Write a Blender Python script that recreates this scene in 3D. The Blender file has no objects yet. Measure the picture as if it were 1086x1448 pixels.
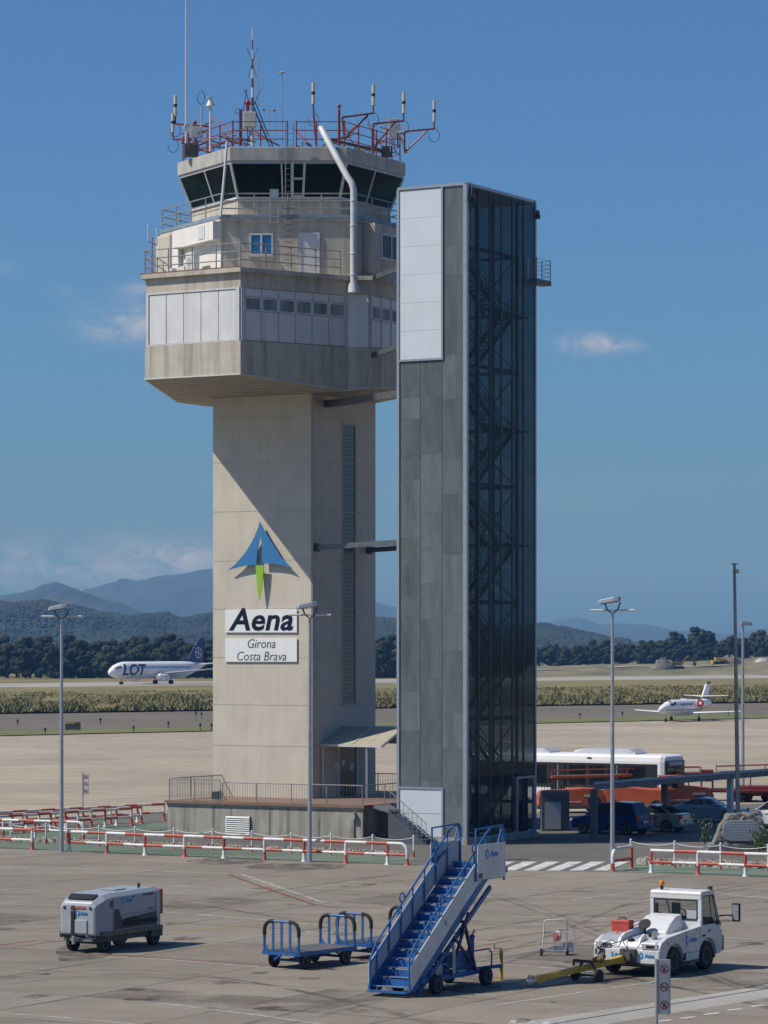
import bpy, bmesh, math, random
from math import sin, cos, pi, radians, sqrt, atan2
from mathutils import Vector as V, Matrix, noise
random.seed(7)
C = bpy.context.scene.collection
SC = bpy.context.scene

# ---------------------------------------------------------------- camera, sky, sun, exposure
FPX, HZ, CX, CH = 4400.0, 911.0, 543.0, 9.7          # focal length (photo px), horizon row, centre column, camera height
cam_d = bpy.data.cameras.new('camera'); cam = bpy.data.objects.new('camera', cam_d); C.objects.link(cam)
cam.location = (0, 0, CH); cam.rotation_euler = (pi/2, 0, 0)
cam_d.sensor_fit = 'HORIZONTAL'; cam_d.sensor_width = 36; cam_d.lens = 36*FPX/1086
cam_d.shift_y = (HZ-724)/1086; cam_d.clip_start = 1; cam_d.clip_end = 60000
SC.camera = cam
SUN_EL = radians(50); SUN_DIR = V((-.98, -.195, 0)).normalized()*cos(SUN_EL) + V((0, 0, sin(SUN_EL)))
W = bpy.data.worlds.new('World'); SC.world = W; W.use_nodes = True
wn, wl = W.node_tree.nodes, W.node_tree.links
wn.clear()
out = wn.new('ShaderNodeOutputWorld'); bg = wn.new('ShaderNodeBackground'); sky = wn.new('ShaderNodeTexSky')
sky.sky_type = 'NISHITA'; sky.sun_disc = False; sky.sun_elevation = SUN_EL
sky.sun_rotation = atan2(SUN_DIR.x, SUN_DIR.y) % (2*pi)
sky.air_density = 1.0; sky.dust_density = 1.2; sky.ozone_density = 2.5
bg.inputs['Strength'].default_value = .08
# clouds far away, placed by compass direction and elevation
tc = wn.new('ShaderNodeTexCoord')
def wmath(op, a, b=None, c=None):
    n = wn.new('ShaderNodeMath'); n.operation = op
    for i, x in enumerate((a, b, c)):
        if x is None: continue
        if isinstance(x, (int, float)): n.inputs[i].default_value = x
        else: wl.new(x, n.inputs[i])
    return n.outputs[0]
sep = wn.new('ShaderNodeSeparateXYZ'); wl.new(tc.outputs['Generated'], sep.inputs[0])
az = wmath('DIVIDE', sep.outputs[0], sep.outputs[1]); el = wmath('DIVIDE', sep.outputs[2], sep.outputs[1])
front = wmath('GREATER_THAN', sep.outputs[1], 0.0)
cmb = wn.new('ShaderNodeCombineXYZ'); wl.new(az, cmb.inputs[0]); wl.new(wmath('MULTIPLY', el, 1.7), cmb.inputs[1])
cn = wn.new('ShaderNodeTexNoise'); cn.inputs['Scale'].default_value = 75; cn.inputs['Detail'].default_value = 9; cn.inputs['Roughness'].default_value = .64; cn.inputs['Distortion'].default_value = .6
wl.new(cmb.outputs[0], cn.inputs['Vector'])
tot = None
for (px, py, rx, ry, amp) in ((178, 456, 62, 26, .85), (205, 408, 40, 12, .4), (835, 487, 40, 14, .9), (885, 491, 26, 8, .45), (200, 800, 150, 36, .6),
                              (255, 782, 50, 16, .5), (20, 800, 70, 28, .4), (90, 412, 22, 10, .15), (5, 380, 18, 14, .2), (800, 700, 200, 25, .08)):
    a0, e0 = (px-CX)/FPX, (HZ-py)/FPX
    dx = wmath('DIVIDE', wmath('SUBTRACT', az, a0), rx/FPX); dy = wmath('DIVIDE', wmath('SUBTRACT', el, e0), ry/FPX)
    g = wmath('EXPONENT', wmath('MULTIPLY', wmath('ADD', wmath('MULTIPLY', dx, dx), wmath('MULTIPLY', dy, dy)), -1.1))
    g = wmath('MULTIPLY', g, amp)
    tot = g if tot is None else wmath('ADD', tot, g)
cr = wn.new('ShaderNodeMapRange'); cr.inputs[1].default_value = .36; cr.inputs[2].default_value = .62
wl.new(cn.outputs[0], cr.inputs[0])
cmask = wmath('MULTIPLY', wmath('MULTIPLY', tot, cr.outputs[0]), front); cmask = wmath('MINIMUM', cmask, .8)
mixc = wn.new('ShaderNodeMixRGB'); wl.new(cmask, mixc.inputs[0])
SKYTINT = wn.new('ShaderNodeMixRGB'); SKYTINT.blend_type = 'MULTIPLY'; SKYTINT.inputs[0].default_value = 1; SKYTINT.inputs[2].default_value = (.48, .80, 1.21, 1)
wl.new(sky.outputs[0], SKYTINT.inputs[1]); wl.new(SKYTINT.outputs[0], mixc.inputs[1]); mixc.inputs[2].default_value = (6.2, 6.3, 6.9, 1)
wl.new(mixc.outputs[0], bg.inputs[0]); wl.new(bg.outputs[0], out.inputs[0])
sl = bpy.data.lights.new('sun', 'SUN'); sun = bpy.data.objects.new('sun', sl); C.objects.link(sun)
sl.energy = 4.5; sl.angle = radians(.5); sl.color = (1, .94, .83)
sun.rotation_euler = SUN_DIR.to_track_quat('Z', 'Y').to_euler(); sun.location = SUN_DIR*300
SC.view_settings.view_transform = 'Standard'; SC.view_settings.look = 'None'; SC.view_settings.gamma = 1
SC.view_settings.exposure = 0
SC.render.engine = 'CYCLES'
SC.cycles.use_denoising = True; SC.cycles.max_bounces = 8; SC.cycles.transparent_max_bounces = 24; SC.cycles.volume_bounces = 0
SC.cycles.caustics_reflective = False; SC.cycles.caustics_refractive = False

# ---------------------------------------------------------------- pixel helpers (photo pixel + true distance -> world)
def at(px, py, Y): return V(((px-CX)/FPX*Y, Y, CH-(py-HZ)/FPX*Y))
def gp(px, py, z=0.0):
    Y = (CH-z)*FPX/(py-HZ); return V(((px-CX)/FPX*Y, Y, z))
def onplane(px, py, p, n):
    d = V(((px-CX)/FPX, 1, -(py-HZ)/FPX)); o = V((0, 0, CH)); t = (V(p)-o).dot(n)/d.dot(n); return o+d*t
UU = V((cos(radians(30)), -sin(radians(30)), 0)); VV = V((sin(radians(30)), cos(radians(30)), 0)); ZZ = V((0, 0, 1))

# ---------------------------------------------------------------- object helpers
class MB:
    def __init__(s): s.bm = bmesh.new(); s.mi = 0
    def face(s, vs):
        try:
            f = s.bm.faces.new(vs); f.material_index = s.mi; return f
        except ValueError: return None
    def poly(s, pts): return s.face([s.bm.verts.new(p) for p in pts])
    def loft(s, rings, cap=True, closed=True):
        vr = [[s.bm.verts.new(p) for p in r] for r in rings]; n = len(vr[0])
        for a, b in zip(vr, vr[1:]):
            for i in range(n if closed else n-1):
                j = (i+1) % n; s.face((a[i], a[j], b[j], b[i]))
        if cap: s.face(vr[0][::-1]); s.face(vr[-1])
        return s
    def prism(s, pts, vec):
        vec = V(vec); return s.loft([[V(p) for p in pts], [V(p)+vec for p in pts]])
    def box(s, c, size, rz=0, R=None):
        c = V(c); R = R or Matrix.Rotation(rz, 3, 'Z'); x, y, z = (d/2 for d in size)
        return s.loft([[c+R@V(p) for p in ((-x, -y, k), (x, -y, k), (x, y, k), (-x, y, k))] for k in (-z, z)])
    def bb(s, x0, x1, y0, y1, z0, z1): return s.box(((x0+x1)/2, (y0+y1)/2, (z0+z1)/2), (x1-x0, y1-y0, z1-z0))
    def bar(s, a, b, w, h=None, up=ZZ):
        a, b = V(a), V(b); h = h or w; d = (b-a).normalized(); side = d.cross(up)
        if side.length < 1e-4: side = d.cross(V((1, 0, 0)))
        side.normalize(); u = side.cross(d)
        q = [side*(i*w/2)+u*(j*h/2) for i, j in ((-1, -1), (1, -1), (1, 1), (-1, 1))]
        return s.loft([[a+k for k in q], [b+k for k in q]])
    def tube(s, pts, r, n=8, cap=True, closed=False):
        pts = [V(p) for p in pts]; rings = []; up = None; m = len(pts)
        for i, p in enumerate(pts):
            if closed: d = (pts[(i+1) % m]-pts[i-1]).normalized()
            else: d = (pts[min(i+1, m-1)]-pts[max(i-1, 0)]).normalized()
            if up is None:
                up = d.orthogonal().normalized()
            else:
                up = (up-d*up.dot(d)); up = up.normalized() if up.length > 1e-5 else d.orthogonal().normalized()
            v = d.cross(up); rr = r[i] if isinstance(r, (list, tuple)) else r
            rings.append([p+(up*cos(2*pi*k/n)+v*sin(2*pi*k/n))*rr for k in range(n)])
        if closed: rings.append(rings[0]); cap = False
        return s.loft(rings, cap)
    def cyl(s, a, b, r, r2=None, n=14): return s.tube([a, b], [r, r if r2 is None else r2], n)
    def lathe(s, prof, o=(0, 0, 0), ax=(0, 0, 1), n=20):
        o, ax = V(o), V(ax).normalized(); u = ax.orthogonal().normalized(); v = ax.cross(u)
        return s.loft([[o+ax*h+(u*cos(2*pi*k/n)+v*sin(2*pi*k/n))*max(r, .001) for k in range(n)] for r, h in prof])
    def ball(s, c, r, sc=(1, 1, 1), n=10):
        c = V(c)
        return s.loft([[c+V((sin(pi*i/n)*cos(2*pi*k/(2*n))*r*sc[0], sin(pi*i/n)*sin(2*pi*k/(2*n))*r*sc[1], -cos(pi*i/n)*r*sc[2])) for k in range(2*n)] for i in range(n+1) if True], cap=False)
    def build(s, name, mats, parent=None, smooth=False, bevel=0, world=False, loc=None, kind=None):
        bmesh.ops.remove_doubles(s.bm, verts=s.bm.verts, dist=1e-5)
        bmesh.ops.recalc_face_normals(s.bm, faces=s.bm.faces)
        off = V((0, 0, 0))
        if world:
            q = parent
            while q is not None: off += q.location; q = q.parent
        if loc is not None: off += V(loc)
        if off.length: bmesh.ops.translate(s.bm, verts=s.bm.verts, vec=-off)
        me = bpy.data.meshes.new(name); s.bm.to_mesh(me); s.bm.free()
        for m in (mats if isinstance(mats, (list, tuple)) else [mats]): me.materials.append(m)
        if smooth:
            me.polygons.foreach_set('use_smooth', [True]*len(me.polygons)); me.set_sharp_from_angle(angle=radians(38))
        o = bpy.data.objects.new(name, me); C.objects.link(o)
        if parent is not None: o.parent = parent
        if loc is not None: o.location = loc
        if bevel:
            b = o.modifiers.new('bevel', 'BEVEL'); b.width = bevel; b.segments = 2; b.limit_method = 'ANGLE'; b.angle_limit = radians(40)
        if kind: o['kind'] = kind
        return o
def tag(o, label, cat, group=None):
    o['label'] = label; o['category'] = cat
    if group: o['group'] = group
    return o
def thing(name, label, cat, loc=(0, 0, 0), rz=0, group=None):
    o = bpy.data.objects.new(name, None); C.objects.link(o); o.location = loc; o.rotation_euler = (0, 0, rz); o.empty_display_size = .3
    return tag(o, label, cat, group)
def dup(o, parent=None):
    c = o.copy(); C.objects.link(c)
    if parent is not None: c.parent = parent
    for ch in list(o.children): dup(ch, c)
    return c
def text_mesh(s, size, shear=0, off=0, align='CENTER', ext=.004, space=1.0):
    cu = bpy.data.curves.new('t', 'FONT'); cu.body = s; cu.size = size; cu.shear = shear; cu.offset = off; cu.align_x = align; cu.align_y = 'CENTER'
    cu.extrude = ext; cu.space_character = space; cu.resolution_u = 4
    o = bpy.data.objects.new('t', cu); C.objects.link(o)
    me = bpy.data.meshes.new_from_object(o.evaluated_get(bpy.context.evaluated_depsgraph_get()))
    bpy.data.objects.remove(o); return me
def put_text(name, s, size, m, parent, o, xdir, up, shear=0, off=0, space=1.0, scale_x=1.0, ext=.004):
    """lettering standing on a surface: o centre, xdir reading direction, up"""
    me = text_mesh(s, size, shear, off, space=space, ext=ext); x, u = V(xdir).normalized(), V(up).normalized(); n = x.cross(u)
    M4 = Matrix((x*scale_x, u, n)).transposed().to_4x4(); M4.translation = V(o)
    me.transform(M4); me.materials.clear(); me.materials.append(m); me.name = name
    ob = bpy.data.objects.new(name, me); C.objects.link(ob); ob.parent = parent; return ob

# ---------------------------------------------------------------- materials
def mat(name, col, rough=.6, metal=0.0, var=.12, scale=3.0, bump=0.0, dirt=0.0, dirtcol=(.05, .045, .04), streak=False, spec=.5, rnd=0.0, coat=0.0):
    """principled surface with tonal variation, optional dirt patches / rain streaks"""
    m = bpy.data.materials.new(name); m.use_nodes = True; n, l = m.node_tree.nodes, m.node_tree.links
    b = n['Principled BSDF']; b.inputs['Roughness'].default_value = rough; b.inputs['Metallic'].default_value = metal
    b.inputs['Specular IOR Level'].default_value = spec; b.inputs['Coat Weight'].default_value = coat
    t = n.new('ShaderNodeTexCoord'); nz = n.new('ShaderNodeTexNoise'); nz.inputs['Scale'].default_value = scale; nz.inputs['Detail'].default_value = 6
    l.new(t.outputs['Object'], nz.inputs['Vector'])
    r = n.new('ShaderNodeMapRange'); r.inputs[1].default_value = .3; r.inputs[2].default_value = .7; r.inputs[3].default_value = 1-var; r.inputs[4].default_value = 1+var
    l.new(nz.outputs[0], r.inputs[0])
    mx = n.new('ShaderNodeVectorMath'); mx.operation = 'SCALE'; mx.inputs[0].default_value = col; l.new(r.outputs[0], mx.inputs['Scale'])
    c = mx.outputs[0]
    if rnd:
        oi = n.new('ShaderNodeObjectInfo'); rr = n.new('ShaderNodeMapRange'); rr.inputs[3].default_value = 1-rnd; rr.inputs[4].default_value = 1+rnd
        l.new(oi.outputs['Random'], rr.inputs[0]); m2 = n.new('ShaderNodeVectorMath'); m2.operation = 'SCALE'; l.new(c, m2.inputs[0]); l.new(rr.outputs[0], m2.inputs['Scale']); c = m2.outputs[0]
    if dirt:
        d = n.new('ShaderNodeTexNoise'); d.inputs['Scale'].default_value = 1.0; d.inputs['Detail'].default_value = 8; d.inputs['Roughness'].default_value = .65
        mp = n.new('ShaderNodeMapping'); mp.inputs['Scale'].default_value = (2.2, 2.2, .13) if streak else (scale*.35,)*3
        l.new(t.outputs['Object'], mp.inputs[0]); l.new(mp.outputs[0], d.inputs['Vector'])
        dr = n.new('ShaderNodeMapRange'); dr.inputs[1].default_value = .47 if streak else .5; dr.inputs[2].default_value = .68 if streak else .75; dr.inputs[4].default_value = dirt; l.new(d.outputs[0], dr.inputs[0])
        mm = n.new('ShaderNodeMixRGB'); l.new(dr.outputs[0], mm.inputs[0]); l.new(c, mm.inputs[1]); mm.inputs[2].default_value = (*dirtcol, 1); c = mm.outputs[0]
    l.new(c, b.inputs['Base Color'])
    if bump:
        bp = n.new('ShaderNodeBump'); bp.inputs['Strength'].default_value = bump; bp.inputs['Distance'].default_value = .05
        nb = n.new('ShaderNodeTexNoise'); nb.inputs['Scale'].default_value = scale*4; nb.inputs['Detail'].default_value = 5; l.new(t.outputs['Object'], nb.inputs['Vector'])
        l.new(nb.outputs[0], bp.inputs['Height']); l.new(bp.outputs[0], b.inputs['Normal'])
    return m
def paint_mat(name, col, wear=.5, scale=1.4):
    """worn road paint: flakes away where a noise says so"""
    m = mat(name, col, .75, var=.15, scale=2); n, l = m.node_tree.nodes, m.node_tree.links; b = n['Principled BSDF']
    t = n.new('ShaderNodeTexCoord'); z = n.new('ShaderNodeTexNoise'); z.inputs['Scale'].default_value = scale; z.inputs['Detail'].default_value = 9; z.inputs['Roughness'].default_value = .75
    l.new(t.outputs['Object'], z.inputs['Vector'])
    r = n.new('ShaderNodeMapRange'); r.inputs[1].default_value = wear-.12; r.inputs[2].default_value = wear+.1; r.inputs[3].default_value = .15; r.inputs[4].default_value = .95; l.new(z.outputs[0], r.inputs[0])
    l.new(r.outputs[0], b.inputs['Alpha']); return m
def glass_mat(name, tint, diff, f_trans, rough=.06, dust=1.0, grime=.5):
    """tinted pane: part see-through, part dusty film that catches light, plus reflection"""
    m = bpy.data.materials.new(name); m.use_nodes = True; n, l = m.node_tree.nodes, m.node_tree.links; n.clear()
    o = n.new('ShaderNodeOutputMaterial'); tr = n.new('ShaderNodeBsdfTransparent'); tr.inputs[0].default_value = (*tint, 1)
    df = n.new('ShaderNodeBsdfDiffuse'); gl = n.new('ShaderNodeBsdfGlossy'); gl.inputs['Roughness'].default_value = rough; gl.inputs[0].default_value = (.8, .85, .9, 1)
    t = n.new('ShaderNodeTexCoord'); z = n.new('ShaderNodeTexNoise'); z.inputs['Scale'].default_value = .7; z.inputs['Detail'].default_value = 8; z.inputs['Distortion'].default_value = .4; z.inputs['Roughness'].default_value = .65
    oi = n.new('ShaderNodeObjectInfo'); ad = n.new('ShaderNodeVectorMath'); sc = n.new('ShaderNodeVectorMath'); sc.operation = 'SCALE'; sc.inputs['Scale'].default_value = 40
    cx = n.new('ShaderNodeCombineXYZ')
    for i in range(3): l.new(oi.outputs['Random'], cx.inputs[i])
    l.new(cx.outputs[0], sc.inputs[0]); l.new(t.outputs['Object'], ad.inputs[0]); l.new(sc.outputs[0], ad.inputs[1]); gm = n.new('ShaderNodeMapping'); gm.inputs['Scale'].default_value = (2.2, 2.2, .45); gm.inputs['Rotation'].default_value = (.25, .35, 0); l.new(ad.outputs[0], gm.inputs[0]); l.new(gm.outputs[0], z.inputs['Vector'])
    r = n.new('ShaderNodeMapRange'); r.inputs[1].default_value = .3; r.inputs[2].default_value = .75; r.inputs[3].default_value = 1-grime; r.inputs[4].default_value = 1+grime; l.new(z.outputs[0], r.inputs[0])
    rr = n.new('ShaderNodeMapRange'); rr.inputs[3].default_value = .85; rr.inputs[4].default_value = 1.15; l.new(oi.outputs['Random'], rr.inputs[0])
    ml = n.new('ShaderNodeMath'); ml.operation = 'MULTIPLY'; l.new(r.outputs[0], ml.inputs[0]); l.new(rr.outputs[0], ml.inputs[1])
    dc = n.new('ShaderNodeVectorMath'); dc.operation = 'SCALE'; dc.inputs[0].default_value = diff; l.new(ml.outputs[0], dc.inputs['Scale']); l.new(dc.outputs[0], df.inputs[0])
    mx = n.new('ShaderNodeMixShader'); mx.inputs[0].default_value = f_trans; l.new(df.outputs[0], mx.inputs[1]); l.new(tr.outputs[0], mx.inputs[2])
    fr = n.new('ShaderNodeLayerWeight'); fr.inputs[0].default_value = .07
    m2 = n.new('ShaderNodeMixShader'); l.new(fr.outputs['Fresnel'], m2.inputs[0]); l.new(mx.outputs[0], m2.inputs[1]); l.new(gl.outputs[0], m2.inputs[2])
    l.new(m2.outputs[0], o.inputs[0]); return m
M = {}
M['concrete'] = mat('tower_concrete', (.57, .515, .425), .85, var=.06, scale=.8, bump=.1, dirt=.18, dirtcol=(.25, .22, .18), streak=True)
M['headconc'] = mat('head_concrete', (.51, .465, .39), .85, var=.10, scale=1.5, bump=.12, dirt=.58, dirtcol=(.20, .17, .13), streak=True)
M['parapet'] = mat('parapet_concrete', (.42, .41, .38), .85, var=.12, scale=2.0, bump=.15, dirt=.6, dirtcol=(.15, .14, .13), streak=True)
M['plinth'] = mat('terrace_concrete', (.36, .34, .29), .9, var=.12, scale=1.5, bump=.15, dirt=.8, dirtcol=(.10, .09, .075), streak=True)
M['cladding'] = mat('white_cladding', (.68, .68, .67), .5, var=.05, scale=1.0, dirt=.25, dirtcol=(.33, .31, .28), streak=True)
M['joint'] = mat('joint_strip', (.38, .355, .315), .7, var=.2, scale=6)
M['whitewall'] = mat('white_render', (.72, .70, .66), .8, var=.05, dirt=.25, dirtcol=(.3, .27, .23), streak=True)
M['white'] = mat('white_paint', (.61, .61, .61), .4, var=.06, scale=3, dirt=.6, dirtcol=(.35, .33, .3))
M['signwhite'] = mat('sign_white', (.80, .80, .80), .5, var=.02, dirt=.12, dirtcol=(.5, .48, .45), streak=True)
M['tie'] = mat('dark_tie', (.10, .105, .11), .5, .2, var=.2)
M['offwhite'] = mat('offwhite_paint', (.6, .6, .58), .5, var=.06, scale=3, dirt=.25, dirtcol=(.25, .23, .2))
M['soffit'] = mat('soffit_boards', (.40, .365, .295), .8, var=.15, scale=2, dirt=.4, dirtcol=(.16, .14, .11))
M['steel'] = mat('galvanised_steel', (.40, .42, .44), .45, .6, var=.12, scale=6)
M['alu'] = mat('aluminium_frame', (.33, .36, .40), .4, .35, var=.06, scale=3)
M['rail'] = mat('grey_rail', (.27, .27, .26), .55, .2, var=.25, scale=5, dirt=.35, dirtcol=(.16, .08, .045))
M['darksteel'] = mat('dark_steel', (.06, .065, .075), .5, .3, var=.2)
M['red'] = mat('red_paint', (.19, .025, .02), .5, var=.2, scale=6, dirt=.3, dirtcol=(.12, .03, .02))
M['barred'] = mat('barrier_red', (.44, .085, .05), .5, var=.2, scale=4, dirt=.55, dirtcol=(.25, .08, .05))
M['barwhite'] = mat('barrier_white', (.68, .68, .66), .5, var=.08, scale=4, dirt=.55, dirtcol=(.34, .31, .27))
M['blue'] = mat('blue_paint', (.018, .105, .30), .45, var=.25, scale=6, dirt=.45, dirtcol=(.06, .06, .07))
M['navy'] = mat('navy_paint', (.012, .022, .08), .4, var=.1)
M['ink'] = mat('sign_ink', (.006, .010, .03), .7, var=.05, spec=.2)
M['greyink'] = mat('grey_ink', (.08, .085, .10), .5, var=.05)
M['emblue'] = mat('emblem_blue', (.04, .19, .42), .4, var=.08)
M['emgreen'] = mat('emblem_green', (.26, .50, .03), .4, var=.06)
M['logo'] = mat('sticker_blue', (.03, .20, .48), .4, var=.05)
M['black'] = mat('black_rubber', (.016, .016, .017), .8, var=.25, scale=5)
M['blackgloss'] = mat('black_plastic', (.02, .02, .022), .35, var=.15)
M['rim'] = mat('wheel_rim', (.22, .22, .22), .5, .3, var=.2, scale=8)
M['cabglass'] = glass_mat('cab_glass', (.55, .64, .60), (.022, .032, .029), .66, .04, grime=.6)
M['winglass'] = glass_mat('window_glass', (.2, .25, .3), (.02, .05, .09), .35, .05, grime=.4)
M['stripglass'] = glass_mat('strip_glass', (.3, .33, .36), (.32, .36, .38), .2, .12, grime=.5)
M['dustglass'] = glass_mat('frosted_tower_glass', (.66, .74, .77), (.235, .272, .272), .50, .08, grime=.28)
M['clearglass'] = glass_mat('clear_tower_glass', (.70, .76, .78), (.058, .067, .072), .70, .05, grime=.6)
M['carglass'] = glass_mat('car_glass', (.85, .88, .88), (.02, .025, .027), .9, .03, grime=.2)
M['tile'] = mat('terracotta_tile', (.22, .14, .10), .8, var=.15, scale=4)
M['yellow'] = mat('yellow_paint', (.50, .33, .03), .5, var=.2, scale=5, dirt=.5, dirtcol=(.10, .07, .03))
M['orange'] = mat('orange_paint', (.42, .085, .025), .5, var=.2, dirt=.5, dirtcol=(.2, .06, .03))
M['amber'] = mat('amber_plastic', (.75, .22, .02), .3, var=.1)
M['redbox'] = mat('red_box', (.45, .07, .05), .5, var=.15, scale=6, dirt=.3, dirtcol=(.2, .05, .04))
M['redlamp'] = mat('red_lamp', (.30, .02, .015), .3, var=.05)
M['cream'] = mat('cream_tube', (.58, .53, .40), .5, var=.06)
M['carblue'] = mat('car_blue', (.007, .032, .16), .25, .2, var=.05, coat=.6)
M['carbeige'] = mat('car_beige', (.33, .31, .25), .3, .3, var=.05, coat=.6)
M['carsilver'] = mat('car_silverblue', (.22, .30, .36), .3, .4, var=.05, coat=.6)
M['carwhite'] = mat('car_white', (.75, .75, .75), .3, .0, var=.04, coat=.6)
M['taillight'] = mat('tail_light', (.40, .01, .012), .25, var=.1)
M['headlight'] = mat('headlight_lens', (.6, .62, .64), .2, var=.05)
M['bodygrey'] = mat('equipment_white', (.32, .345, .375), .38, var=.06, scale=2, dirt=.45, dirtcol=(.3, .29, .27))
M['chassis'] = mat('chassis_grey', (.07, .068, .062), .6, var=.3, scale=6, dirt=.4, dirtcol=(.16, .14, .11))
M['deckgrey'] = mat('deck_grey', (.10, .10, .105), .7, var=.25, scale=5, dirt=.4, dirtcol=(.2, .18, .15))
M['greypanel'] = mat('grey_panel', (.40, .42, .46), .5, var=.06, scale=3, dirt=.2, dirtcol=(.2, .19, .18))
M['blueblack'] = mat('recess_shade', (.03, .032, .036), .5, var=.3, scale=7)
M['rock'] = mat('rough_granite', (.20, .185, .165), .95, var=.35, scale=4, bump=.8, dirt=.5, dirtcol=(.07, .065, .055))
M['plaque'] = mat('stone_plaque', (.27, .29, .31), .5, var=.08, scale=3)
M['plaqueink'] = mat('plaque_engraving', (.48, .50, .51), .6, var=.1)
M['leafy'] = mat('shrub_leaf', (.07, .13, .03), .7, var=.4, scale=5)
M['bark'] = mat('bark', (.09, .07, .05), .9, var=.3, scale=3)
M['plane'] = mat('aircraft_white', (.80, .80, .80), .35, var=.03, scale=.6)
M['planeblue'] = mat('aircraft_navy', (.012, .025, .11), .35, var=.05)
M['planegrey'] = mat('aircraft_grey', (.40, .42, .45), .4, .2, var=.06)
M['gold'] = mat('gold_stripe', (.38, .22, .07), .4, var=.05)
M['darkglass'] = mat('dark_window', (.015, .018, .022), .15, var=.2)
M['ridgedust'] = mat('spoil_heap', (.26, .22, .16), .95, var=.3, scale=.5, bump=.4)
M['shedgrey'] = mat('shed_grey', (.10, .112, .125), .7, var=.1, dirt=.3, dirtcol=(.07, .07, .07))
M['doorpanel'] = mat('silver_panel', (.62, .66, .70), .45, .1, var=.04, scale=.8)

# glass blocks
def block_mat():
    m = mat('glass_blocks', (.1, .11, .11), .25); n, l = m.node_tree.nodes, m.node_tree.links; b = n['Principled BSDF']
    t = n.new('ShaderNodeTexCoord'); mp = n.new('ShaderNodeMapping'); mp.inputs['Rotation'].default_value = (0, 0, radians(-60))
    l.new(t.outputs['Object'], mp.inputs[0]); s = n.new('ShaderNodeSeparateXYZ'); l.new(mp.outputs[0], s.inputs[0]); c = n.new('ShaderNodeCombineXYZ'); l.new(s.outputs[0], c.inputs[0]); l.new(s.outputs[2], c.inputs[1])
    k = n.new('ShaderNodeTexBrick'); k.offset = 0; k.inputs['Scale'].default_value = 1; k.inputs['Brick Width'].default_value = .21; k.inputs['Row Height'].default_value = .21
    k.inputs['Mortar Size'].default_value = .022; k.inputs['Color1'].default_value = (.10, .115, .11, 1); k.inputs['Color2'].default_value = (.16, .175, .165, 1); k.inputs['Mortar'].default_value = (.035, .035, .032, 1)
    l.new(c.outputs[0], k.inputs['Vector']); l.new(k.outputs[0], b.inputs['Base Color']); return m
M['blocks'] = block_mat()

# apron concrete: slabs, joints, oil, tyre rubber
def apron_mat(name, base, slab=5.0, joint=.05, jd=.55, streaky=.25, spots=.5):
    m = bpy.data.materials.new(name); m.use_nodes = True; n, l = m.node_tree.nodes, m.node_tree.links; b = n['Principled BSDF']; b.inputs['Roughness'].default_value = .85
    b.inputs['Specular IOR Level'].default_value = .3
    def mt(op, *a):
        q = n.new('ShaderNodeMath'); q.operation = op
        for i, x in enumerate(a):
            if isinstance(x, (int, float)): q.inputs[i].default_value = x
            else: l.new(x, q.inputs[i])
        return q.outputs[0]
    t = n.new('ShaderNodeTexCoord'); mp = n.new('ShaderNodeMapping'); mp.inputs['Rotation'].default_value = (0, 0, radians(30)); l.new(t.outputs['Object'], mp.inputs[0])
    s = n.new('ShaderNodeSeparateXYZ'); l.new(mp.outputs[0], s.inputs[0])
    gx, gy = mt('DIVIDE', s.outputs[0], slab), mt('DIVIDE', s.outputs[1], slab)
    def nz(scale, det, mapping=(1, 1, 1), ro=.6, v=None):
        z = n.new('ShaderNodeTexNoise'); z.inputs['Scale'].default_value = scale; z.inputs['Detail'].default_value = det; z.inputs['Roughness'].default_value = ro
        g = n.new('ShaderNodeMapping'); g.inputs['Scale'].default_value = mapping; l.new(v or mp.outputs[0], g.inputs[0]); l.new(g.outputs[0], z.inputs['Vector']); return z.outputs[0]
    def rng(x, a, c, lo, hi):
        r = n.new('ShaderNodeMapRange'); r.inputs[1].default_value = a; r.inputs[2].default_value = c; r.inputs[3].default_value = lo; r.inputs[4].default_value = hi; l.new(x, r.inputs[0]); return r.outputs[0]
    lines = None
    for g in (gx, gy):
        d = mt('MULTIPLY', mt('PINGPONG', g, .5), slab); k = rng(d, joint*.5, joint, 1, 0)
        lines = k if lines is None else mt('MAXIMUM', lines, k)
    brk = rng(nz(.35, 4), .4, .6, .25, 1); lines = mt('MULTIPLY', lines, brk)
    fl = n.new('ShaderNodeCombineXYZ'); l.new(mt('FLOOR', gx), fl.inputs[0]); l.new(mt('FLOOR', gy), fl.inputs[1])
    wnn = n.new('ShaderNodeTexWhiteNoise'); l.new(fl.outputs[0], wnn.inputs['Vector']); slabv = rng(wnn.outputs['Value'], 0, 1, .93, 1.06)
    fine = rng(nz(9, 6), .3, .7, .90, 1.10); mid = rng(nz(.5, 5), .3, .7, .88, 1.10); big = rng(nz(.045, 4), .3, .7, .86, 1.12)
    st1 = rng(nz(.25, 7, (.12, 2.2, 1), .7, t.outputs['Object']), .48, .75, 1, 1-streaky)
    oil = rng(nz(.55, 6, (1, 1, 1), .7), .62, .76, 1, 1-spots)
    f = mt('MULTIPLY', mt('MULTIPLY', fine, mid), mt('MULTIPLY', big, slabv)); f = mt('MULTIPLY', mt('MULTIPLY', f, st1), oil)
    f = mt('MULTIPLY', f, mt('SUBTRACT', 1, mt('MULTIPLY', lines, jd)))
    sc = n.new('ShaderNodeVectorMath'); sc.operation = 'SCALE'; sc.inputs[0].default_value = base; l.new(f, sc.inputs['Scale']); l.new(sc.outputs[0], b.inputs['Base Color'])
    bp = n.new('ShaderNodeBump'); bp.inputs['Strength'].default_value = .25; bp.inputs['Distance'].default_value = .02; l.new(nz(25, 4), bp.inputs['Height']); l.new(bp.outputs[0], b.inputs['Normal'])
    return m
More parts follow.
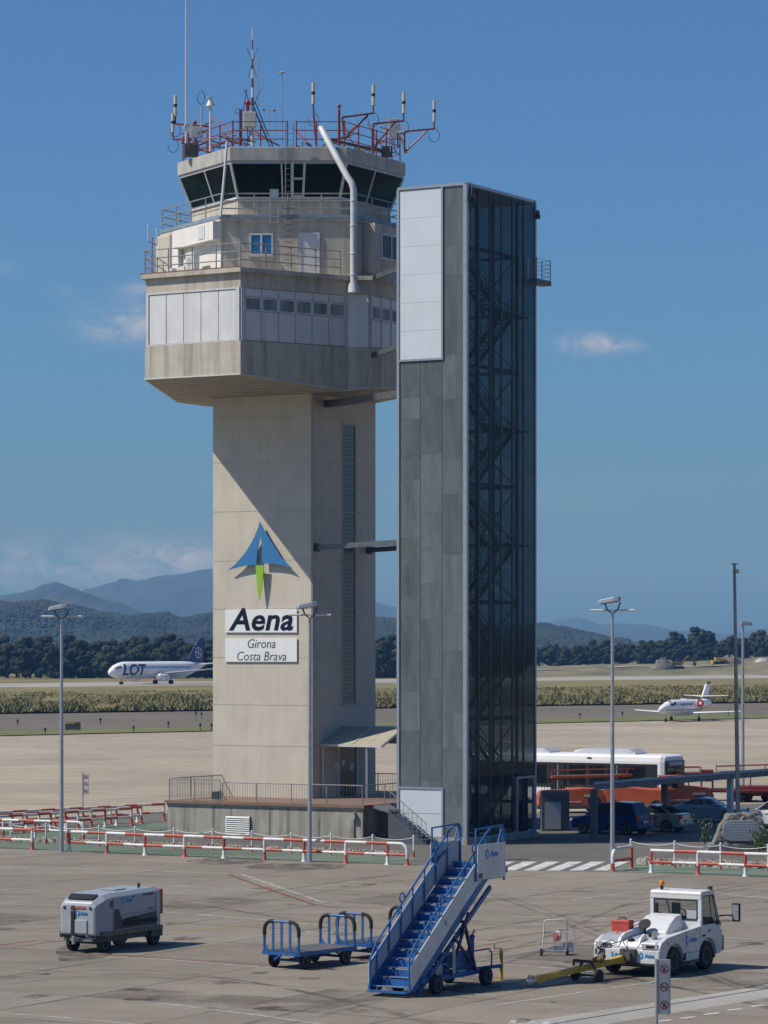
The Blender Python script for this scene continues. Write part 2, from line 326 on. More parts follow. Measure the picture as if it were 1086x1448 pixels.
M['apron'] = apron_mat('apron_concrete', (.242, .207, .163), joint=.065, jd=.75, spots=.6)
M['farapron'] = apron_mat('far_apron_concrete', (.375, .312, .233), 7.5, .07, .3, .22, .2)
M['asphalt'] = apron_mat('taxiway_asphalt', (.16, .134, .10), 12, .1, .3, .25, .2)
M['carpark'] = apron_mat('access_asphalt', (.15, .138, .12), 50, .05, .2, .2, .4)
M['runway'] = apron_mat('runway_asphalt', (.36, .335, .30), 30, .2, .2, .2, .1)
M['strip'] = apron_mat('drain_concrete', (.33, .312, .28), 4, .03, .4, .15, .2)
M['green'] = apron_mat('green_paint', (.145, .19, .14), 60, .05, .1, .4, .6)
M['field'] = mat('dry_meadow', (.19, .155, .048), .95, var=.35, scale=.06, dirt=.7, dirtcol=(.15, .15, .045))
M['verge'] = mat('green_verge', (.13, .14, .04), .95, var=.3, scale=.2, dirt=.6, dirtcol=(.2, .17, .07))
M['grassblade'] = mat('tall_grass', (.19, .165, .06), .9, var=.4, scale=.12, dirt=.95, dirtcol=(.10, .125, .035))
M['mound'] = mat('earth_bank', (.16, .145, .075), .95, var=.35, scale=.08, dirt=.8, dirtcol=(.27, .22, .14), bump=.3)
M['track'] = mat('dirt_track', (.36, .31, .23), .95, var=.15, scale=.2)
M['crown'] = mat('tree_foliage', (.03, .04, .015), .9, var=.55, scale=.35, rnd=.35)
M['forest'] = mat('hill_forest', (.021, .032, .013), .95, var=.4, scale=.012, dirt=.4, dirtcol=(.10, .09, .04))
M['mountain'] = mat('mountain', (.028, .042, .022), .95, var=.3, scale=.004, dirt=.4, dirtcol=(.09, .09, .05))

# ---------------------------------------------------------------- ground
def sheet(name, pts, z, m, kind='structure', sub=0):
    b = MB(); b.poly([(p[0], p[1], z) for p in pts]); return b.build(name, m, kind=kind)
b = MB(); b.poly([(-9000, -400, 0), (9000, -400, 0), (9000, 16000, 0), (-9000, 16000, 0)]); b.build('ground', M['field'], kind='structure')
def line_pts(p, q, x0, x1):   # a photo line on the ground, prolonged to columns x0..x1 in true space
    a, c = gp(*p), gp(*q); d = (c-a).normalized(); return a-d*x0, c+d*x1
APR = line_pts((0, 1040), (1086, 1015), 700, 900)       # far edge of the concrete apron
TX0 = line_pts((0, 1034), (1086, 1009), 700, 900)       # near edge of taxiway
TX1 = line_pts((0, 1010), (1086, 994), 700, 900)        # far edge of taxiway
RW0 = line_pts((0, 972), (1086, 959), 900, 1200)
RW1 = line_pts((0, 966.5), (1086, 954), 900, 1200)
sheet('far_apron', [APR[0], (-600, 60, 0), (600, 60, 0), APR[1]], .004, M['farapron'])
sheet('taxiway', [TX0[0], TX0[1], TX1[1], TX1[0]], .008, M['asphalt'])
sheet('runway', [RW0[0], RW0[1], RW1[1], RW1[0]], .012, M['runway'])
sheet('grass_verge', [APR[0], APR[1], TX0[1], TX0[0]], .006, M['verge'])
# near apron (darker concrete) in front of the barriers
fe = [gp(-400, 1184), gp(0, 1199), gp(330, 1214.5), gp(600, 1223), gp(720, 1232), gp(870, 1233.5), gp(1086, 1240.5), gp(1500, 1252)]
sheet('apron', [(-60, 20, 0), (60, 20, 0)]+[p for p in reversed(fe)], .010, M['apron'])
sheet('painted_strip', [gp(-400, 1172), gp(-400, 1183.8), gp(0, 1198.8), gp(330, 1214.2), gp(577, 1222), gp(590, 1212), gp(330, 1203.5), gp(0, 1188)], .014, M['green'])
sheet('painted_strip', [gp(862, 1233), gp(1086, 1240), gp(1500, 1251), gp(1500, 1238), gp(1086, 1228), gp(885, 1222.5)], .014, M['green'])
sheet('painted_strip', [gp(-200, 1197), gp(120, 1186), gp(240, 1172), gp(240, 1164), gp(120, 1170), gp(-200, 1183)], .0195, M['green'])
# asphalt access road and car park round the towers
sheet('access_road', [gp(560, 1221.5), gp(720, 1231.5), gp(862, 1233), gp(1500, 1226), V((70, 200, 0)), gp(1086, 1136), gp(790, 1148), gp(560, 1160)], .007, M['carpark'])
sheet('access_road', [gp(-300, 1181), gp(0, 1187.5), gp(330, 1203), gp(590, 1211.5), gp(600, 1172), gp(240, 1150), gp(-300, 1172)], .0065, M['carpark'])
WP, YP, RP = paint_mat('white_line_paint', (.52, .51, .48), .50), paint_mat('yellow_line_paint', (.46, .31, .06), .5), paint_mat('red_line_paint', (.26, .07, .05), .52)
WP2 = paint_mat('crossing_paint', (.62, .62, .6), .42)
def mark(name, pts, w, m, z=.018):
    b = MB(); P = [gp(*p) for p in pts]
    L, R = [], []
    for i, p in enumerate(P):
        d = (P[min(i+1, len(P)-1)]-P[max(i-1, 0)]).normalized(); s = V((-d.y, d.x, 0))*w/2; L.append(p+s); R.append(p-s)
    for i in range(len(P)-1): b.poly([(q.x, q.y, z) for q in (L[i], R[i], R[i+1], L[i+1])])
    return b.build(name, m, kind='structure')
mark('red_line', [(-150, 1352), (0, 1337), (55, 1330), (90, 1332)], .16, RP); mark('red_line', [(147, 1350), (385, 1366), (480, 1371)], .14, RP)
mark('red_line', [(322, 1237), (380, 1258), (445, 1280), (475, 1284), (545, 1285)], .2, RP); mark('white_line', [(342, 1237), (400, 1257), (455, 1276), (540, 1281)], .16, WP)
mark('yellow_line', [(232, 1321.5), (295, 1314), (368, 1307), (500, 1298), (560, 1290)], .16, YP)
mark('white_line', [(0, 1225), (170, 1230), (322, 1236.5)], .16, WP); mark('white_line', [(232, 1290), (368, 1301), (470, 1310)], .16, WP)
mark('white_line', [(-50, 1277), (80, 1281)], .16, WP); mark('white_line', [(150, 1354), (230, 1357), (380, 1369.5)], .12, WP)
mark('white_line', [(221, 1419), (370, 1437), (460, 1450)], .14, WP); mark('white_line', [(0, 1433), (90, 1440), (190, 1449)], .12, WP)
mark('red_line', [(690, 1331), (720, 1325), (800, 1315), (860, 1309)], .14, RP); mark('red_line', [(690, 1347), (720, 1342), (770, 1335), (840, 1331)], .14, RP)
mark('red_line', [(640, 1345), (725, 1330)], .14, RP)
mark('white_line', [(809, 1273), (850, 1268), (885, 1263), (926, 1262)], .12, WP); mark('white_line', [(893, 1277), (930, 1270)], .12, WP)
mark('white_line', [(620, 1250), (720, 1256), (926, 1262.5)], .14, WP); mark('white_line', [(1000, 1262), (1086, 1271), (1200, 1284)], .16, WP)
mark('white_line', [(720, 1296), (900, 1301)], .14, WP); mark('white_line', [(1000, 1325), (1086, 1330)], .14, WP)
mark('white_line', [(700, 1422), (764, 1413), (828, 1403), (919, 1390), (962, 1384)], .13, WP)
mark('white_line', [(600, 1401), (700, 1409)], .12, WP); mark('white_line', [(700, 1363), (850, 1376)], .10, WP)
for p, q in (((929, 1445.5), (949, 1443)), ((962, 1441), (983, 1438.5)), ((996, 1435.5), (1017, 1433)), ((1029, 1429.5), (1050, 1427)), ((1062, 1424), (1081, 1422))): mark('dashed_line', [p, q], .16, WP2)
for x0 in (720, 748, 768, 790): mark('faded_letter', [(x0, 1452), (x0+8, 1443), (x0+22, 1444)], .16, WP)
sheet('drain_strip', [gp(700, 1452), gp(821, 1434), gp(1086, 1394), gp(1300, 1366), gp(1300, 1380), gp(1086, 1412), gp(865, 1448), gp(800, 1462)], .015, M['strip'])
mark('drain_slot', [(760, 1453), (804, 1445), (1086, 1398.5), (1300, 1370)], .07, M['blackgloss'], .02)
for x0 in (676, 708, 740, 772, 804, 838): 
    b = MB(); b.poly([V((p.x, p.y, .018)) for p in (gp(x0, 1231.5), gp(x0+20, 1231.5), gp(x0+52, 1219), gp(x0+32, 1219))]); b.build('crossing_stripe', WP2, kind='structure')
for pts, w in (([(60, 1090), (118, 1091.5), (145, 1092.5)], .5), ([(-100, 1128), (0, 1129), (25, 1128)], .4), ([(760, 1031.5), (830, 1032)], .5), ([(930, 1036), (1086, 1034)], .6), ([(1000, 1066), (1086, 1063)], .5), ([(200, 1084), (300, 1083)], .3), ([(540, 1080), (570, 1079)], .35)):
    mark('yellow_line', pts, w, YP, .012)
mark('white_line', [(0, 1054), (150, 1051), (300, 1046)], .9, paint_mat('pale_concrete', (.5, .47, .42), .45, .4), .011)

# tyre marks, repaired slabs and oil on the apron
def stain_mat(name, col, amt, scale=1.0):
    m = mat(name, col, .8, var=.2, scale=2); n, l = m.node_tree.nodes, m.node_tree.links; b = n['Principled BSDF']
    t = n.new('ShaderNodeTexCoord'); z = n.new('ShaderNodeTexNoise'); z.inputs['Scale'].default_value = scale; z.inputs['Detail'].default_value = 8; z.inputs['Roughness'].default_value = .7; l.new(t.outputs['Object'], z.inputs['Vector'])
    r = n.new('ShaderNodeMapRange'); r.inputs[1].default_value = .38; r.inputs[2].default_value = .68; r.inputs[3].default_value = 0; r.inputs[4].default_value = amt; l.new(z.outputs[0], r.inputs[0]); l.new(r.outputs[0], b.inputs['Alpha']); return m
TM_ = stain_mat('tyre_rubber', (.05, .046, .042), .34, .8); OM_ = stain_mat('oil_stain', (.035, .032, .028), .65, 1.6); PM_ = stain_mat('slab_patch', (.12, .105, .088), .5, .5); LM_ = stain_mat('pale_patch', (.42, .39, .34), .55, .5)
rs = random.Random(31)
def smooth_path(P, n=14):
    o = []
    for i in range(len(P)-1):
        p0, p1, p2, p3 = P[max(i-1, 0)], P[i], P[i+1], P[min(i+2, len(P)-1)]
        for k in range(n):
            t_ = k/n; o.append(tuple(.5*((2*p1[j])+(-p0[j]+p2[j])*t_+(2*p0[j]-5*p1[j]+4*p2[j]-p3[j])*t_*t_+(-p0[j]+3*p1[j]-3*p2[j]+p3[j])*t_**3) for j in (0, 1)))
    return o+[P[-1]]
for P in ([(-60, 1390), (150, 1372), (330, 1385), (520, 1425), (640, 1460)], [(-50, 1265), (200, 1270), (420, 1300), (620, 1310), (900, 1290), (1150, 1250)], [(300, 1460), (520, 1405), (760, 1330), (900, 1275), (1040, 1248)], [(200, 1240), (420, 1243), (650, 1255), (860, 1330), (1100, 1420)], [(-40, 1310), (160, 1300), (380, 1262), (560, 1236)], [(560, 1350), (760, 1362), (960, 1398), (1140, 1440)]):
    S = smooth_path(P)
    for d_ in (0, 1): 
        Q = [(x+(34 if d_ else 0), y+(6 if d_ else 0)) for x, y in S]; mark('tyre_mark', Q, .24, TM_, .013+.0005*d_)
gu, gv = V((cos(radians(30)), -sin(radians(30)), 0)), V((sin(radians(30)), cos(radians(30)), 0))
for (px, py, a, c, m) in ((60, 1300, 5, 5, PM_), (300, 1410, 5, 2.5, PM_), (450, 1340, 5, 5, LM_), (820, 1350, 5, 5, PM_), (1010, 1300, 5, 2.5, LM_), (640, 1270, 5, 5, PM_), (160, 1262, 5, 5, LM_), (520, 1432, 2.5, 5, PM_), (1060, 1378, 5, 5, PM_), (760, 1262, 5, 5, LM_), (30, 1420, 5, 5, LM_), (380, 1282, 2.5, 5, PM_)):
    p = gp(px, py); gx_, gy_ = math.floor(p.dot(gu)/5)*5, math.floor(p.dot(gv)/5)*5; o_ = gu*gx_+gv*gy_
    sheet('slab_patch', [o_+gu*.05+gv*.05, o_+gu*(a-.05)+gv*.05, o_+gu*(a-.05)+gv*(c-.05), o_+gu*.05+gv*(c-.05)], .012, m)
for k in range(46):
    p = gp(rs.uniform(-20, 1100), rs.uniform(1238, 1446)); r_ = rs.uniform(.12, .6); sheet('oil_stain', [p+V((cos(2*pi*i/14)*r_*rs.uniform(.6, 1.2), sin(2*pi*i/14)*r_*rs.uniform(.7, 1.5), 0)) for i in range(14)], .0145+k*.00003, OM_)
for (px, py, rx, ry) in ((320, 1218, 2.0, .5), (420, 1226, 2.2, .55), (590, 1396, .9, .5), (860, 1372, 1.2, .8), (660, 1392, .9, .7), (120, 1345, 1.0, .8)):
    p = gp(px, py); sheet('oil_stain', [p+V((cos(2*pi*i/18)*rx*rs.uniform(.8, 1.1), sin(2*pi*i/18)*ry*4*rs.uniform(.8, 1.1), 0)) for i in range(18)], .0165, OM_)
# ---------------------------------------------------------------- control tower
TC = V((-4.95, 166.4, 0))
TW = thing('control_tower', 'tall beige concrete control tower with a dark glazed cab on top', 'control tower', TC)
TZ = 1.66
sc0 = V((-3.79, 162, 0)); su, sv = -UU*6.1, VV*6.66          # shaft: near corner, to the left, to the back
def shaft_pt(u, v, z): return sc0-UU*u+VV*v+ZZ*z             # u metres left along the front face, v metres back
b = MB(); b.prism([shaft_pt(0, 0, TZ), shaft_pt(6.1, 0, TZ), shaft_pt(6.1, 6.66, TZ), shaft_pt(0, 6.66, TZ)], (0, 0, 22.4)); b.build('shaft', M['concrete'], TW, world=True)
b = MB()
for z in (4.35, 6.5, 9.0, 11.55, 14.1, 16.7, 19.3, 21.6):      # formwork joints
    b.prism([shaft_pt(-.008, -.008, z), shaft_pt(6.108, -.008, z), shaft_pt(6.108, 6.668, z), shaft_pt(-.008, 6.668, z)], (0, 0, .025))
b.build('formwork_joint', M['joint'], TW, world=True)
HP = [V((-12.17, 159.9, 0)), V((-7.23, 156.8, 0)), V((-1.9, 160.5, 0)), V((-.73, 160.4, 0)), V((2.3, 165.6, 0)), V((1.2, 169.6, 0)), V((-2, 173, 0)), V((-7, 172.6, 0)), V((-9.6, 170, 0)), V((-10.97, 167, 0))]
def offs(P, d):
    """grow an outline outward by d metres"""
    n = len(P); o = []
    for i in range(n):
        a, q, c = P[i-1], P[i], P[(i+1) % n]; e1, e2 = (q-a).normalized(), (c-q).normalized()
        n1, n2 = V((e1.y, -e1.x, 0)), V((e2.y, -e2.x, 0)); m = (n1+n2).normalized(); o.append(q+m*(d/max(.3, m.dot(n1))))
    return o
def ring(P, z): return [V((p.x, p.y, z if isinstance(z, (int, float)) else z[i])) for i, p in enumerate(P)]
def slab(name, P, z0, z1, m, par=TW, **k):
    b = MB(); b.loft([ring(P, z0), ring(P, z1)]); return b.build(name, m, par, world=True, **k)
# lower band with sloping soffit: lowest where the arms meet the shaft
low = [23.28, 23.28, 22.76, 22.9, 23.28, 23.2, 22.8, 22.8, 22.7, 22.68]
PB = offs(HP, .10)
b = MB(); b.loft([ring(PB, low), ring(PB, 25.0)], cap=False); b.build('lower_band', M['headconc'], TW, world=True)
# soffit: boards from the outer edge down to the shaft
sh = [shaft_pt(6.1, 0, 22.72), shaft_pt(0, 0, 22.74), shaft_pt(0, 6.66, 22.72), shaft_pt(6.1, 6.66, 22.7)]
o = ring(PB, [z+.0 for z in low])
b = MB()
fan = {0: 0, 1: 1, 2: 1, 3: 1, 4: 2, 5: 2, 6: 2, 7: 3, 8: 3, 9: 0}
for i in range(10):
    j = (i+1) % 10; a, c = sh[fan[i]], sh[fan[j]]
    b.poly([o[i], o[j], a])
    if fan[i] != fan[j]: b.poly([o[j], c, a])
def board_mat():
    m = mat('soffit_boards_lined', (.42, .385, .31), .8, var=.12, scale=2, dirt=.4, dirtcol=(.16, .14, .11)); n, l = m.node_tree.nodes, m.node_tree.links; p = n['Principled BSDF']
    t = n.new('ShaderNodeTexCoord'); w = n.new('ShaderNodeTexWave'); w.bands_direction = 'Y'; w.inputs['Scale'].default_value = .55; w.inputs['Distortion'].default_value = 0
    g = n.new('ShaderNodeMapping'); g.inputs['Rotation'].default_value = (0, 0, radians(30)); l.new(t.outputs['Object'], g.inputs[0]); l.new(g.outputs[0], w.inputs[0])
    bp = n.new('ShaderNodeBump'); bp.inputs['Strength'].default_value = 1; bp.inputs['Distance'].default_value = .12; l.new(w.outputs[1], bp.inputs['Height']); l.new(bp.outputs[0], p.inputs['Normal'])
    r = n.new('ShaderNodeMapRange'); r.inputs[1].default_value = .0; r.inputs[2].default_value = .25; r.inputs[3].default_value = .45; r.inputs[4].default_value = 1; l.new(w.outputs[1], r.inputs[0])
    src = p.inputs['Base Color'].links[0].from_socket; s = n.new('ShaderNodeVectorMath'); s.operation = 'SCALE'; l.new(src, s.inputs[0]); l.new(r.outputs[0], s.inputs['Scale']); l.new(s.outputs[0], p.inputs['Base Color']); return m
b.build('soffit', board_mat(), TW, world=True)
b = MB()
for i in range(10):
    b.bar(o[i]+V((0, 0, .03)), o[(i+1) % 10]+V((0, 0, .03)), .09, .06)
b.build('drip_edge', M['offwhite'], TW, world=True)
slab('panel_core', HP, 25.0, 27.7, mat('panel_seam', (.52, .515, .50), .7, var=.25, scale=5))
slab('parapet_band', offs(HP, .06), 27.7, 28.45, M['headconc'])
slab('roof_slab', offs(HP, .28), 28.45, 28.67, M['headconc'])
# white cladding panels on the head
def face_frame(i):
    a, c = HP[i], HP[(i+1) % 10]; d = (c-a).normalized(); return a, d, V((d.y, -d.x, 0)), (c-a).length
def fbox(b, i, s0, s1, z0, z1, o0, o1):
    a, d, nn, L = face_frame(i)
    b.prism([a+d*s0+nn*o0+ZZ*z0, a+d*s1+nn*o0+ZZ*z0, a+d*s1+nn*o0+ZZ*z1, a+d*s0+nn*o0+ZZ*z1], nn*(o1-o0))
a, d, nn, L = face_frame(0)
w = (L-.42)/5
for k in range(5):
    b = MB(); fbox(b, 0, .18+k*w+.018, .18+(k+1)*w-.018, 25.06, 27.6, .005, .06); b.build('cladding_panel', M['cladding'], TW, world=True, bevel=.012)
b = MB()
for s0, s1, z0, z1 in ((.0, .15, 25.0, 27.7), (L-.22, L-.02, 25.0, 27.7), (.15, L-.22, 27.62, 27.7), (.15, L-.22, 25.0, 25.05)): fbox(b, 0, s0, s1, z0, z1, .0, .1)
b.build('panel_frame', M['white'], TW, world=True)
a, d, nn, L = face_frame(1)
w = (L-.35)/6
for k in range(6):
    s0, s1 = .2+k*w, .2+(k+1)*w
    b = MB(); fbox(b, 1, s0+.035, s1-.035, 25.05, 26.52, .005, .05); b.build('cladding_panel', M['cladding'], TW, world=True, bevel=.01)
    b = MB(); fbox(b, 1, s0+.035, s1-.035, 27.26, 27.66, .005, .05); b.build('cladding_panel', M['cladding'], TW, world=True, bevel=.01)
    b = MB()
    for q in ((s0, s1, 26.54, 26.62), (s0, s1, 27.17, 27.24), (s0, s0+.09, 26.62, 27.17), (s1-.09, s1, 26.62, 27.17)): fbox(b, 1, *q, .0, .075)
    wf = b.build('window', M['offwhite'], TW, world=True)
    b = MB(); fbox(b, 1, s0+.09, s1-.09, 26.62, 27.17, .01, .03); b.build('pane', M['stripglass'], wf, world=True)
b = MB(); fbox(b, 1, 0, .18, 25, 27.7, 0, .09); fbox(b, 1, L-.14, L, 25, 27.7, 0, .09); b.build('panel_frame', M['white'], TW, world=True)
b = MB(); fbox(b, 2, .05, 1.1, 25.0, 27.7, .005, .06); b.build('cladding_panel', M['cladding'], TW, world=True)
a, d, nn, L = face_frame(3); w = L/6
for k in range(6):
    s0, s1 = .1+k*w, .1+(k+1)*w-.1
    b = MB(); fbox(b, 3, s0+.03, s1, 25.05, 26.42, .005, .05); b.build('cladding_panel', M['cladding'], TW, world=True); b = MB(); fbox(b, 3, s0+.03, s1, 27.2, 27.66, .005, .05); b.build('cladding_panel', M['cladding'], TW, world=True)
    b = MB()
    for q in ((s0, s1, 26.46, 26.54), (s0, s1, 27.1, 27.18), (s0, s0+.08, 26.54, 27.1), (s1-.08, s1, 26.54, 27.1)): fbox(b, 3, *q, .0, .075)
    wf = b.build('window', M['offwhite'], TW, world=True)
    b = MB(); fbox(b, 3, s0+.08, s1-.08, 26.54, 27.1, .01, .03); b.build('pane', M['stripglass'], wf, world=True)
# upper storey: hexagon
def hexa(R, z, rot=0): return [TC+V((R*cos(radians(60*k+rot)), R*sin(radians(60*k+rot)), z)) for k in range(6)]
def hexslab(name, R0, z0, R1, z1, m, cap=True, **k):
    b = MB(); b.loft([hexa(R0, z0), hexa(R1, z1)], cap); return b.build(name, m, TW, world=True, **k)
hexslab('upper_storey', 6.85, 28.67, 6.85, 31.5, M['headconc'])
hexslab('gallery_slab', 7.0, 31.5, 7.0, 31.78, M['headconc'])
def hface(k, R):
    a, c = hexa(R, 0)[k], hexa(R, 0)[(k+1) % 6]; d = (c-a).normalized(); return a, d, V((d.y, -d.x, 0)), (c-a).length
def hbox(b, k, R, s0, s1, z0, z1, o0, o1):
    a, d, nn, L = hface(k, R)
    b.prism([a+d*s0+nn*o0+ZZ*z0, a+d*s1+nn*o0+ZZ*z0, a+d*s1+nn*o0+ZZ*z1, a+d*s0+nn*o0+ZZ*z1], nn*(o1-o0))
# face 3 is left, 4 front, 5 right (vertices run anticlockwise)
b = MB(); hbox(b, 3, 6.85, 2.6, 6.85, 28.67, 30.55, .004, .05); hbox(b, 3, 6.85, 2.3, 6.85, 30.55, 31.5, .004, .5); b.build('rendered_wall', M['whitewall'], TW, world=True)
b = MB(); hbox(b, 3, 6.85, 1.55, 2.3, 28.67, 31.5, .004, .25); b.build('rendered_wall', M['whitewall'], TW, world=True)
b = MB(); hbox(b, 3, 6.85, -.3, 1.5, 28.67, 31.5, .004, .35); b.build('stair_wall', M['headconc'], TW, world=True, bevel=.12)
b = MB(); hbox(b, 3, 6.85, 5.2, 5.9, 30.7, 31.4, .5, .53); b.build('wall_hatch', M['white'], TW, world=True)
b = MB(); hbox(b, 5, 6.85, .9, 4.3, 28.67, 31.5, .004, .7); b.build('bay', M['headconc'], TW, world=True)
b = MB()
for k in range(6): hbox(b, k, 7.0, 0.02, 6.98, 31.66, 31.84, .0, .04)
b.build('gallery_fascia', mat('blue_fascia', (.19, .27, .33), .5, var=.2, dirt=.5, dirtcol=(.2, .2, .2)), TW, world=True)
fr = TC.y-.866*6.85                                           # plane of the front wall
def fx(px, Y=fr): return (px-CX)/FPX*Y
def fz(py, Y=fr): return CH-(py-HZ)/FPX*Y
# front wall: window, door, stains are in the material
x0, x1, z0, z1 = fx(353), fx(386), fz(361.5), fz(330)
b = MB()
for q in ((x0, x1, z0, z0+.09), (x0, x1, z1-.09, z1), (x0, x0+.08, z0+.09, z1-.09), (x1-.08, x1, z0+.09, z1-.09), ((x0+x1)/2-.05, (x0+x1)/2+.05, z0+.09, z1-.09)): b.bb(q[0], q[1], fr-.07, fr+.02, q[2], q[3])
wf = b.build('window', M['white'], TW, world=True)
for e0, e1 in ((x0+.08, (x0+x1)/2-.05), ((x0+x1)/2+.05, x1-.08)):
    b = MB(); b.bb(e0, e1, fr-.04, fr-.01, z0+.09, z1-.09); b.build('pane', mat('blue_blind', (.03, .17, .36), .2, var=.15), wf, world=True)
b = MB(); b.bb(x0-.06, x1+.06, fr-.14, fr, z0-.09, z0-.01); b.build('sill', M['joint'], wf, world=True)
x0, x1, z0, z1 = fx(423), fx(452), 28.67, fz(329)
b = MB()
for q in ((x0, x0+.1, z0, z1), (x1-.1, x1, z0, z1), (x0+.1, x1-.1, z1-.1, z1)): b.bb(q[0], q[1], fr-.08, fr+.02, q[2], q[3])
df = b.build('door', M['offwhite'], TW, world=True)
b = MB(); b.bb(x0+.1, x1-.1, fr-.05, fr-.01, z0+.03, z1-.1); b.build('door_leaf', M['white'], df, world=True)
b = MB(); b.tube([(x1-.22, fr-.05, z0+1.05), (x1-.22, fr-.11, z0+1.05), (x1-.36, fr-.11, z0+1.05)], .018, 6); b.build('handle', M['steel'], df, world=True)
# window in the bay (right face)
b = MB(); ro = .7
for q in ((1.5, 3.6, 29.7, 29.8), (1.5, 3.6, 30.95, 31.05), (1.5, 1.58, 29.8, 30.95), (3.52, 3.6, 29.8, 30.95), (2.5, 2.6, 29.8, 30.95)): hbox(b, 5, 6.85, *q, ro-.02, ro+.06)
wf = b.build('window', M['offwhite'], TW, world=True)
b = MB(); hbox(b, 5, 6.85, 1.58, 2.5, 29.8, 30.95, ro, ro+.02); hbox(b, 5, 6.85, 2.6, 3.52, 29.8, 30.95, ro, ro+.02); b.build('pane', M['darkglass'], wf, world=True)
# cab
hexslab('cab_wall', 5.35, 31.78, 5.3, 32.85, M['headconc'])
hexslab('cab_sill', 5.42, 32.85, 5.42, 32.95, M['offwhite'])
hexslab('cab_ceiling', 6.0, 34.6, 6.0, 34.74, M['greypanel'])
hexslab('cab_roof', 6.1, 34.74, 6.1, 35.45, M['parapet'], bevel=.03)
for k in range(6):
    A, B2 = hexa(5.3, 32.95), hexa(5.98, 34.6); j = (k+1) % 6
    b = MB(); b.bar(A[k], B2[k], .12, .12); b.build('mullion', M['offwhite'], TW, world=True)
    a0, a1, c0, c1 = A[k], A[j], B2[k], B2[j]
    P = lambda s, t: (a0.lerp(a1, s)).lerp(c0.lerp(c1, s), t)
    splits = [0, .5, 1] if k != 4 else [0, .44, .53, .64, 1]
    for s0, s1 in zip(splits, splits[1:]):
        b = MB(); q = [P(s0+.012, .01), P(s1-.012, .01), P(s1-.012, .99), P(s0+.012, .99)]; nn = (q[1]-q[0]).cross(q[3]-q[0]).normalized(); b.prism(q, -nn*.03); b.build('cab_window', M['cabglass'], TW, world=True)
        if s0 > 0:
            b = MB(); b.bar(P(s0, 0), P(s0, 1), .07, .09); b.build('mullion', M['offwhite'], TW, world=True)
    if k == 4:
        b = MB()
        for u0, u1 in (((.53, .0), (.53, 1)), ((.64, .0), (.64, 1)), ((.53, .55), (.64, .55)), ((.53, .03), (.64, .03))): b.bar(P(*u0)+V((0, -.05, 0)), P(*u1)+V((0, -.05, 0)), .11, .1)
        b.build('cab_door_frame', M['offwhite'], TW, world=True)
# consoles and screens seen dimly inside the cab
b = MB()
for k in (3, 4, 5):
    a, d, nn, L = hface(k, 4.6); b.prism([a+d*.4+ZZ*32.7, a+d*(L-.4)+ZZ*32.7, a+d*(L-.4)+ZZ*33.15, a+d*.4+ZZ*33.15], -nn*.7)
b.build('console', M['darksteel'], TW, world=True)
b = MB(); b.bb(TC.x-.7, TC.x+.7, TC.y-.7, TC.y+.7, 32.86, 34.6); b.build('cab_core', M['greypanel'], TW, world=True)
# railings
def railing(name, path, z, h, m, n_rails=3, sp=1.5, closed=False, r=.03, par=TW, posts=True, bars=0, world=True):
    b = MB(); pts = list(path)+([path[0]] if closed else [])
    for k in range(n_rails):
        zz = z+h*(k+1)/n_rails
        for p, q in zip(pts, pts[1:]): b.cyl((p.x, p.y, zz), (q.x, q.y, zz), r, n=6)
    for p, q in zip(pts, pts[1:]):
        L = (q-p).length; nn = max(1, round(L/sp))
        for i in range(nn+1):
            c = p.lerp(q, i/nn); b.cyl((c.x, c.y, z), (c.x, c.y, z+h), r*1.15, n=6)
        if bars:
            nb = int(L/bars)
            for i in range(1, nb): c = p.lerp(q, i/nb); b.cyl((c.x, c.y, z+.08), (c.x, c.y, z+h), .011, n=4)
    return b.build(name, m, par, world=world)
railing('gallery_railing', hexa(6.92, 0), 31.78, 1.15, M['rail'], 3, 1.75, True)
Bp = offs(HP, .1)
railing('balcony_railing', [Bp[9]+V((-.4, -1, 0)), Bp[0], Bp[1], Bp[1].lerp(Bp[2], .93)], 28.67, 1.25, M['rail'], 3, 1.4)
b = MB(); fbox(b, 0, -.3, 5.9, 28.67, 28.74, .1, .27); b.build('slab_flashing', mat('rusty_flashing', (.22, .12, .07), .8, var=.3), TW, world=True)
# white duct and thin waste pipe
b = MB(); Yd = 159.7; b.tube([at(454, 181, 161.3), at(462, 196, 160.8), at(490, 248, 159.9), at(497, 258, Yd), at(500, 268, Yd), at(500, 300, Yd), at(500, 404, Yd)], .17, 14)
b.cyl(at(500, 401, Yd), at(500, 414, Yd), .24, .34, 14)
b.build('ventilation_duct', M['white'], TW, world=True, smooth=True)
b = MB()
for py in (285, 320, 360, 390): b.lathe([(.17, 0), (.195, .01), (.195, .08), (.17, .09)], at(500, py, Yd), n=14)
b.build('duct_collar', M['offwhite'], TW, world=True)
b = MB(); b.tube([at(321, 200, 160.6), at(318, 240, 160.5), at(312, 306, 160.2)], .07, 8); b.build('waste_pipe', M['white'], TW, world=True, smooth=True)
b = MB()
for s in (-.2, .2): b.cyl((fx(409)+s, 160.9, 32.0), (fx(409)+s, 160.75, 36.6), .025, n=6)
for i in range(15): b.cyl((fx(409)-.2, 160.9-.0105*i*.3, 32.2+.3*i), (fx(409)+.2, 160.9-.0105*i*.3, 32.2+.3*i), .018, n=6)
b.build('roof_ladder', M['rail'], TW, world=True)
b = MB()
for s in (-.2, .2): b.cyl((fx(388)+s, fr-.3, 31.3), (fx(388)+s, fr-.3, 33.1), .022, n=6)
for i in range(6): b.cyl((fx(388)-.2, fr-.3, 31.4+.3*i), (fx(388)+.2, fr-.3, 31.4+.3*i), .018, n=6)
b.bb(fx(388)-.22, fx(388)+.22, fr-.5, fr-.2, 32.7, 33.1)
